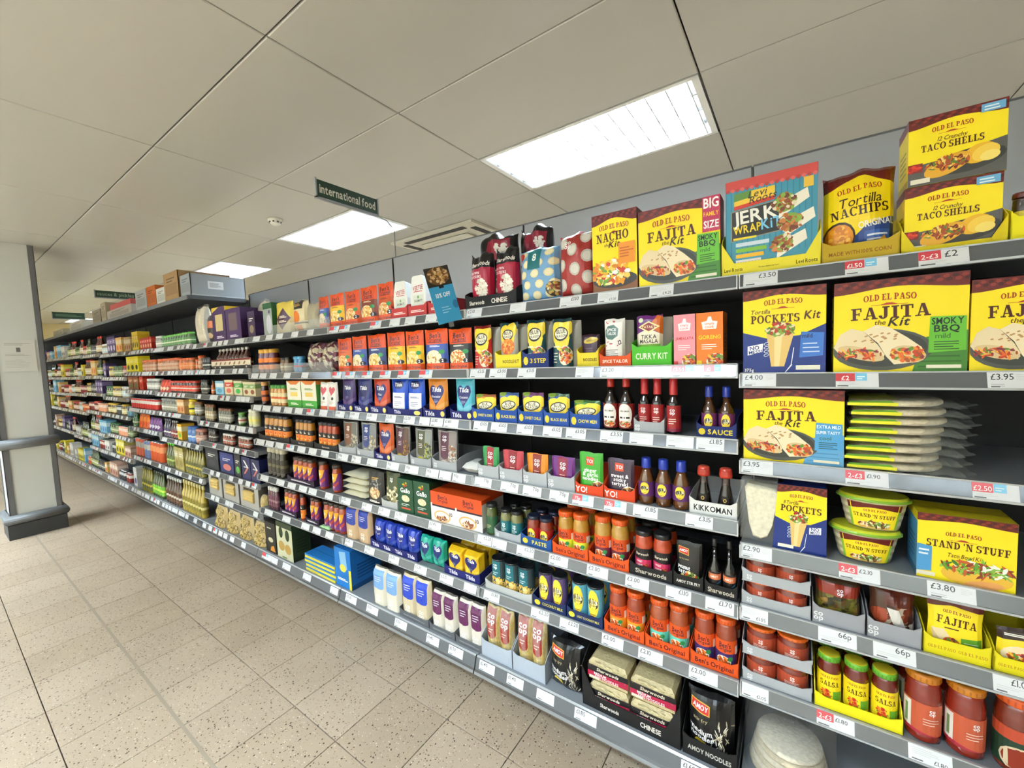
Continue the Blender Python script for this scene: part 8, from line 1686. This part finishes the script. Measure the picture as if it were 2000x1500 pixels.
# bay F and G, as seen left of the pasta bay; runs are (from, to, kind, palette, width, height, description) along the bay
OIL, OIL2, GRN = ('8A7E22', '2A2A1A', '5A5A2A', 'C8B84A'), ('B8A03A', 'C8B878', '8A7A2A', 'D8CE8A'), ('3E4A22', '2A2E1A', '7AB83A', 'C8E05A')
F_RUNS = {
 1: [(.02, .2, 'jar', ('C8C8C4', '8A8A80', 'A8A8A0'), .075, .12, 'pale jar'), (.2, .92, 'jar', ('6AB84A', '4A6A3A', '5A8A4A', 'D8E0C8'), .06, .11, 'green capped jar')],
 2: [(.02, .55, 'jar', ('D8602A', 'A8643A', 'C8A488', 'B87A5A'), .062, .12, 'orange lidded spread jar'), (.58, .97, 'jar', ('C8561E', 'B86A3A', 'D87A3A', 'E0A070'), .075, .11, 'amber spread jar')],
 3: [(.02, .3, 'bag', ('B8281E', 'D84A2A', 'E8C8A8'), .08, .12, 'red soup packet'), (.32, .97, 'jar', ('C8382A', '4A2A1E', 'D84A3A', 'E0D8CC'), .07, .11, 'red lidded jar')],
 4: [(.02, .45, 'jar', ('8A8A84', '6A6A5A', '9A9A8A', 'D8D4CC'), .068, .13, 'grey lidded jar'), (.47, .7, 'carton', ('D8A46A', 'E8C89A', 'B8603A'), .08, .13, 'tan carton'), (.72, .85, 'jar', ('E8C81E', 'D8B81E', 'E8D83A', '2A2A1A'), .075, .14, 'yellow mustard jar'), (.86, .98, 'jar', ('7A4A24', '6A5A3A', '9A9A90'), .055, .12, 'brown lidded jar')],
 5: [(.02, .2, 'bottle', ('2E2A3E', '6A6A7A', '4A3A5E'), .055, .18, 'slim dark bottle'), (.22, .4, 'bottle', ('4A2A24', '8A8A84', '7A2A2A'), .05, .17, 'slim red bottle'), (.42, .62, 'carton', ('E0B03A', 'F0E4B0', '6AA83A'), .1, .15, 'yellow and green carton'), (.63, .8, 'jar', ('3A6AB0', '4A7AC0', '5A86C8', 'DDE6F0'), .08, .14, 'blue jar'), (.82, .98, 'jar', ('B87A6A', '7A4A3E', 'C89A8A', 'E0CFC4'), .07, .13, 'pink labelled jar')],
 6: [(.02, .25, 'bottle', ('4A5222', '63D83A', '5A6A2A', 'A8B86A'), .06, .24, 'olive oil bottle with bright green tag'), (.27, .5, 'carton', ('A89A5A', 'C8BC8A', '8A7A3A'), .11, .22, 'tall tan oil carton'), (.52, .97, 'bottle', OIL, .055, .24, 'dark olive oil bottle')],
 7: [(.04, .45, 'bottle', ('4A2E1A', 'C8C8C0', '5A3A22', 'D8D0C0'), .062, .26, 'brown vinegar bottle'), (.47, .98, 'bottle', OIL2, .058, .28, 'golden oil bottle')]}
G_RUNS = {
 1: [(.02, .3, 'carton', ('B89A6A', 'D8C8A0', '8A3A2A'), .07, .16, 'tan cracker carton'), (.32, .55, 'carton', ('E0C23A', 'D8B02A', '4A3A1A'), .06, .2, 'yellow standing carton'), (.57, .96, 'carton', ('A8281E', 'C84A3A', 'E0B08A'), .07, .12, 'low red carton')],
 2: [(.02, .5, 'carton', ('E6D41E', 'F0E04A', '2E3A1A'), .14, .17, 'yellow display carton'), (.55, .96, 'jar', ('D8602A', 'A8643A', 'C8A488', 'B87A5A'), .062, .12, 'orange lidded jar')],
 3: [(.02, .4, 'carton', ('8A4A2E', 'A86A3A', '4A6A2A'), .18, .15, 'brown tray carton'), (.42, .6, 'carton', ('C8301E', 'D8503A', '8A1E14'), .12, .17, 'red standing carton'), (.62, .98, 'jar', ('D8D8D4', '8A8A84', 'B8B8B0'), .08, .12, 'white lidded jar')],
 4: [(.02, .96, 'tin', ('C02A24', 'E0D8D0'), .075, .11, 'red food tin')],
 5: [(.02, .2, 'bottle', ('2E5A2E', '2A3A24', '4A7A3A'), .06, .19, 'green bottle'), (.22, .55, 'bag', ('E0641E', 'F08A3A', 'D84A1A'), .1, .15, 'orange pouch'), (.57, .97, 'bag', ('5A2A6E', '7A4A8A', 'E0D8E8'), .08, .13, 'purple pouch')],
 6: [(.02, .3, 'tin', ('C85A3A', 'A8A49C'), .09, .2, 'tall red and grey tin'), (.32, .5, 'tin', ('6A7AA8', 'B8B4AA'), .085, .19, 'blue grey tin'), (.52, .9, 'tin', ('C8501E', 'E0905A'), .09, .2, 'tall orange tin')],
 7: [(.02, .25, 'carton', ('DCDEDE', 'E8EAEA', '2A3A8A'), .12, .22, 'white oil pack'), (.28, .62, 'bottle', OIL, .06, .27, 'olive oil bottle'), (.64, .97, 'bottle', GRN, .062, .26, 'olive oil bottle with green label')]}
for b, RUNS in (('F', F_RUNS), ('G', G_RUNS)):
    bx0, bx1 = bay_x(b)
    for r, L in RUNS.items():
        for a, c, kind, pal, w_, h_, desc in L: run(b, r, bx0+a, bx0+c, kind, pal, w_, h_, desc)
bx0, _ = bay_x('E')
for r, L in {2: [(.02, .1, 'jar', ('D8602A', 'A8643A', 'C8A488', 'B87A5A'), .062, .12, 'orange lidded honey jar')]}.items():
    for a, c, kind, pal, w_, h_, desc in L: run('E', r, bx0+a, bx0+c, kind, pal, w_, h_, desc)
PALS = {'jar': [(('C8A83A', '6A4A1E', 'D8C88A', 'E8E0C8'), 'gold lidded jar'), (('1E1E1E', '3A2A1E', '6A6A64', 'D8D4CC'), 'black lidded jar'), (('C83A2E', '7A2A1E', 'D8B8A0', 'E8E0D8'), 'red lidded jar'), (('E0DED8', 'B8A88A', 'C8D8DC', 'E8E8E0'), 'white lidded jar'), (('3A6A3A', '4A5A2A', '8A9A6A', 'D8D8B8'), 'green lidded jar')],
        'carton': [(('E8B86A', 'F0D8A8', 'D86A3A'), 'orange carton'), (('7AB8D8', 'C8E4F0', '3A7AB0'), 'light blue carton'), (('E2CE2E', 'F0E47A', '3A3A1A'), 'yellow carton'), (('E0DCD4', 'F0EEEA', '5A5A64'), 'white carton'), (('C8A08A', 'E8D0BE', '8A3A2A'), 'pink tan carton'), (('4A3A6A', '8A7AA8', 'E0D8E8'), 'violet carton')],
        'tin': [(('C85A2E', 'E8B88A'), 'orange tin'), (('5A8A9A', 'D8E4E8'), 'teal tin'), (('8A2A24', 'E0D0C4'), 'dark red tin'), (('3A3A3A', 'C8C8C4'), 'dark tin'), (('E8A07A', 'F0D8C8'), 'salmon tin')],
        'bottle': [(('5A2A1A', 'C83A2A', 'D8C8A0'), 'brown sauce bottle'), (('3A4A22', '2A2A1A', 'A8B06A'), 'green glass bottle')]}
for b in 'HIJKL':
    bx0, bx1 = bay_x(b); nr = len(ROWS[b])+1
    for r in range(1, nr+1):
        x = bx0+.02; last = None
        while x < bx1-.12:
            kind = fr.choice(['jar', 'carton', 'carton', 'tin', 'tin', 'jar', 'bottle'] if r > 2 else ['carton', 'carton', 'jar', 'bottle']); pal, desc = fr.choice(PALS[kind])
            if desc == last: continue
            last = desc; L = min(fr.choice([.2, .28, .36]), bx1-.01-x); w_ = {'jar': .075, 'carton': .11, 'tin': .078, 'bottle': .065}[kind]; h_ = {'jar': .13, 'carton': fr.choice([.13, .17, .2]), 'tin': .115, 'bottle': .22}[kind]
            run(b, r, x, x+L, kind, pal, w_, h_, desc, .006); x += L+.015

# ------------------------------------------------------------------ stock on top of the canopy shelf
def crate(name, x0, x1, y0, y1, h, col, label, cat='box', open_=False, m='tray_card', deco=None):
    b = MB(m); t = .006; z = 2.0608
    if open_:
        for a in ((x0, x1, y0, y0+t, 0, h), (x0, x1, y1-t, y1, 0, h), (x0, x0+t, y0, y1, 0, h), (x1-t, x1, y0, y1, 0, h), (x0, x1, y0, y1, 0, t)): b.box(a[0], a[1], a[2], a[3], z+a[4], z+a[5], col)
    else: b.box(x0, x1, y0, y1, z, z+h, col); b.box(x0, x1, (y0+y1)/2-.02, (y0+y1)/2+.02, z+h, z+h+.0006, _lt(col, -.2))
    if deco:
        p = Pr(b, y1-y0, h, surf=lambda u, v, n: (x1+.0004+n, y0+u*(y1-y0), z+v*h), m=m); deco(p)
    p = Pr(b, x1-x0, h, surf=lambda u, v, n: (x0+u*(x1-x0), y0-.0004-n, z+v*h), m=m); p.rect(.1, .2, .9, .6, _lt(col, -.12)); p.lines(.2, .66, .8, .86, 2, _lt(col, -.4))
    ob = place(name, [(name, b.mesh(name))], label, cat, (0, 0, 0)); return ob
crate('storage_crate', -4.36, -4.135, .03, .445, .185, '9AA0A6', 'grey plastic crate with white barcode label on the canopy end', 'crate', True, 'shelf_paint', lambda p: (p.rect(.3, .36, .58, .72, 'E4E6E8'), p.lines(.33, .44, .55, .66, 6, '8A8E92', .5), p.rect(0, .02, 1, .08, 'B4B8BC')))
crate('carton', -4.72, -4.37, .02, .42, .245, '9E7E56', 'large brown cardboard carton behind the grey crate', 'box', True, deco=lambda p: (p.rect(.3, .8, .8, .92, '7A5E3E')))
crate('carton', -4.98, -4.74, .03, .3, .15, 'C9C8C2', 'small white carton beside the brown carton')
crate('carton', -5.26, -5.0, .03, .3, .2, 'B8622A', 'orange printed carton on the canopy shelf')
crate('carton', -5.62, -5.28, .03, .3, .2, 'A9ABAC', 'grey carton left of the orange one on the canopy')
crate('carton', -6.7, -5.75, .02, .25, .1, 'B5ACA0', 'long low tan carton under the red carton')
b_ = MB('tray_card'); b_.box(-6.6, -5.8, .03, .2, 2.1625, 2.222, 'C25A56'); b_.box(-6.6, -5.8, .11, .13, 2.222, 2.2226, 'A84844'); place('carton', [('carton', b_.mesh('carton'))], 'long red topped carton stacked on the low tan carton', 'box', (0, 0, 0))
crate('carton', -6.95, -6.74, .02, .3, .22, 'A89A80', 'tall tan carton beside the red topped carton')
crate('carton', -7.4, -7.0, .02, .3, .17, '8E8272', 'brown tan carton at the left of the canopy stock')
crate('carton', -8.9, -8.1, .04, .32, .13, 'BDB6A8', 'pale carton far along the canopy shelf')
crate('carton', -10.2, -9.4, .04, .32, .1, 'B0A890', 'last pale carton at the far end of the canopy')

# ------------------------------------------------------------------ shelf extras
# blue discount card hanging from the top rail between the second and third bays
def card():
    w_, h_ = .105, .225; b = MB('printed_card'); b.box(-w_/2, w_/2, -.0008, .0008, 0, h_, 'E8E8E6')
    p = Pr(b, w_, h_, surf=lambda u, v, n: ((u-.5)*w_, -.0009-n, v*h_)); p.rect(0, 0, 1, 1, '3C9CCB'); p.rect(0, .66, 1, 1, '2A2420'); p.ell(.5, .84, .46, .16, '6A4A2A', 0, 16); p.blobs(.5, .84, .4, .13, ['B88A4A', '8A5A2A', 'D8B884', '5A3A1E', 'C8A06A'], 30, .25); p.rect(.42, .62, .62, .68, '1E1C1A'); p.text('10% OFF', .5, .5, .075, 'F0F6FA', .6); p.lines(.3, .18, .7, .32, 3, 'A8D4EA', .3); p.ell(.9, .3, .12, .08, '2A7AAA', 0, 10)
    c = MB('clear_plastic'); c.box(-.01, .01, -.0006, .0006, -.02, .1, 'E0E4E6')
    o = place('discount_card', [('card', b.mesh('card')), ('clip', c.mesh('clip'))], 'blue discount shelf card hanging at the joint of two bays', 'card', (-1.165, -.06, 1.6))
    o.rotation_euler = (0, R(-14), R(62))
card()
def guard(b, r, a, c, h, label):
    x0, _ = bay_x(b); m = MB('clear_plastic'); z = shelf_z(b, r); m.box(x0+a, x0+c, .0088, .0105, z+.0006, z+h, 'E6ECEE')
    place('shelf_guard', [('shelf_guard', m.mesh('shelf_guard'))], label, 'shelf guard', (0, 0, 0))
guard('D', 1, .34, .99, .06, 'clear plastic guard along the top shelf, fourth bay from right')
guard('D', 2, .02, .99, .06, 'clear plastic guard along the second shelf, fourth bay from right')
g1 = MB('printed_film'); g1.box(-.05, .05, -.012, .012, 0, .02, '9AC88A'); 
place('chewing_strip', [('packet', flat_pack(.11, .02, .03, 'A8D49A', '7AA86A').mesh('packet'))], 'small pale green packet lying before the sauce jars, sixth shelf', 'packet', (-2.33, .0, shelf_z('D', 6)+.005))
for o in bpy.data.objects:
    if o.name.startswith('chewing_strip'): o.name = 'snack_packet'
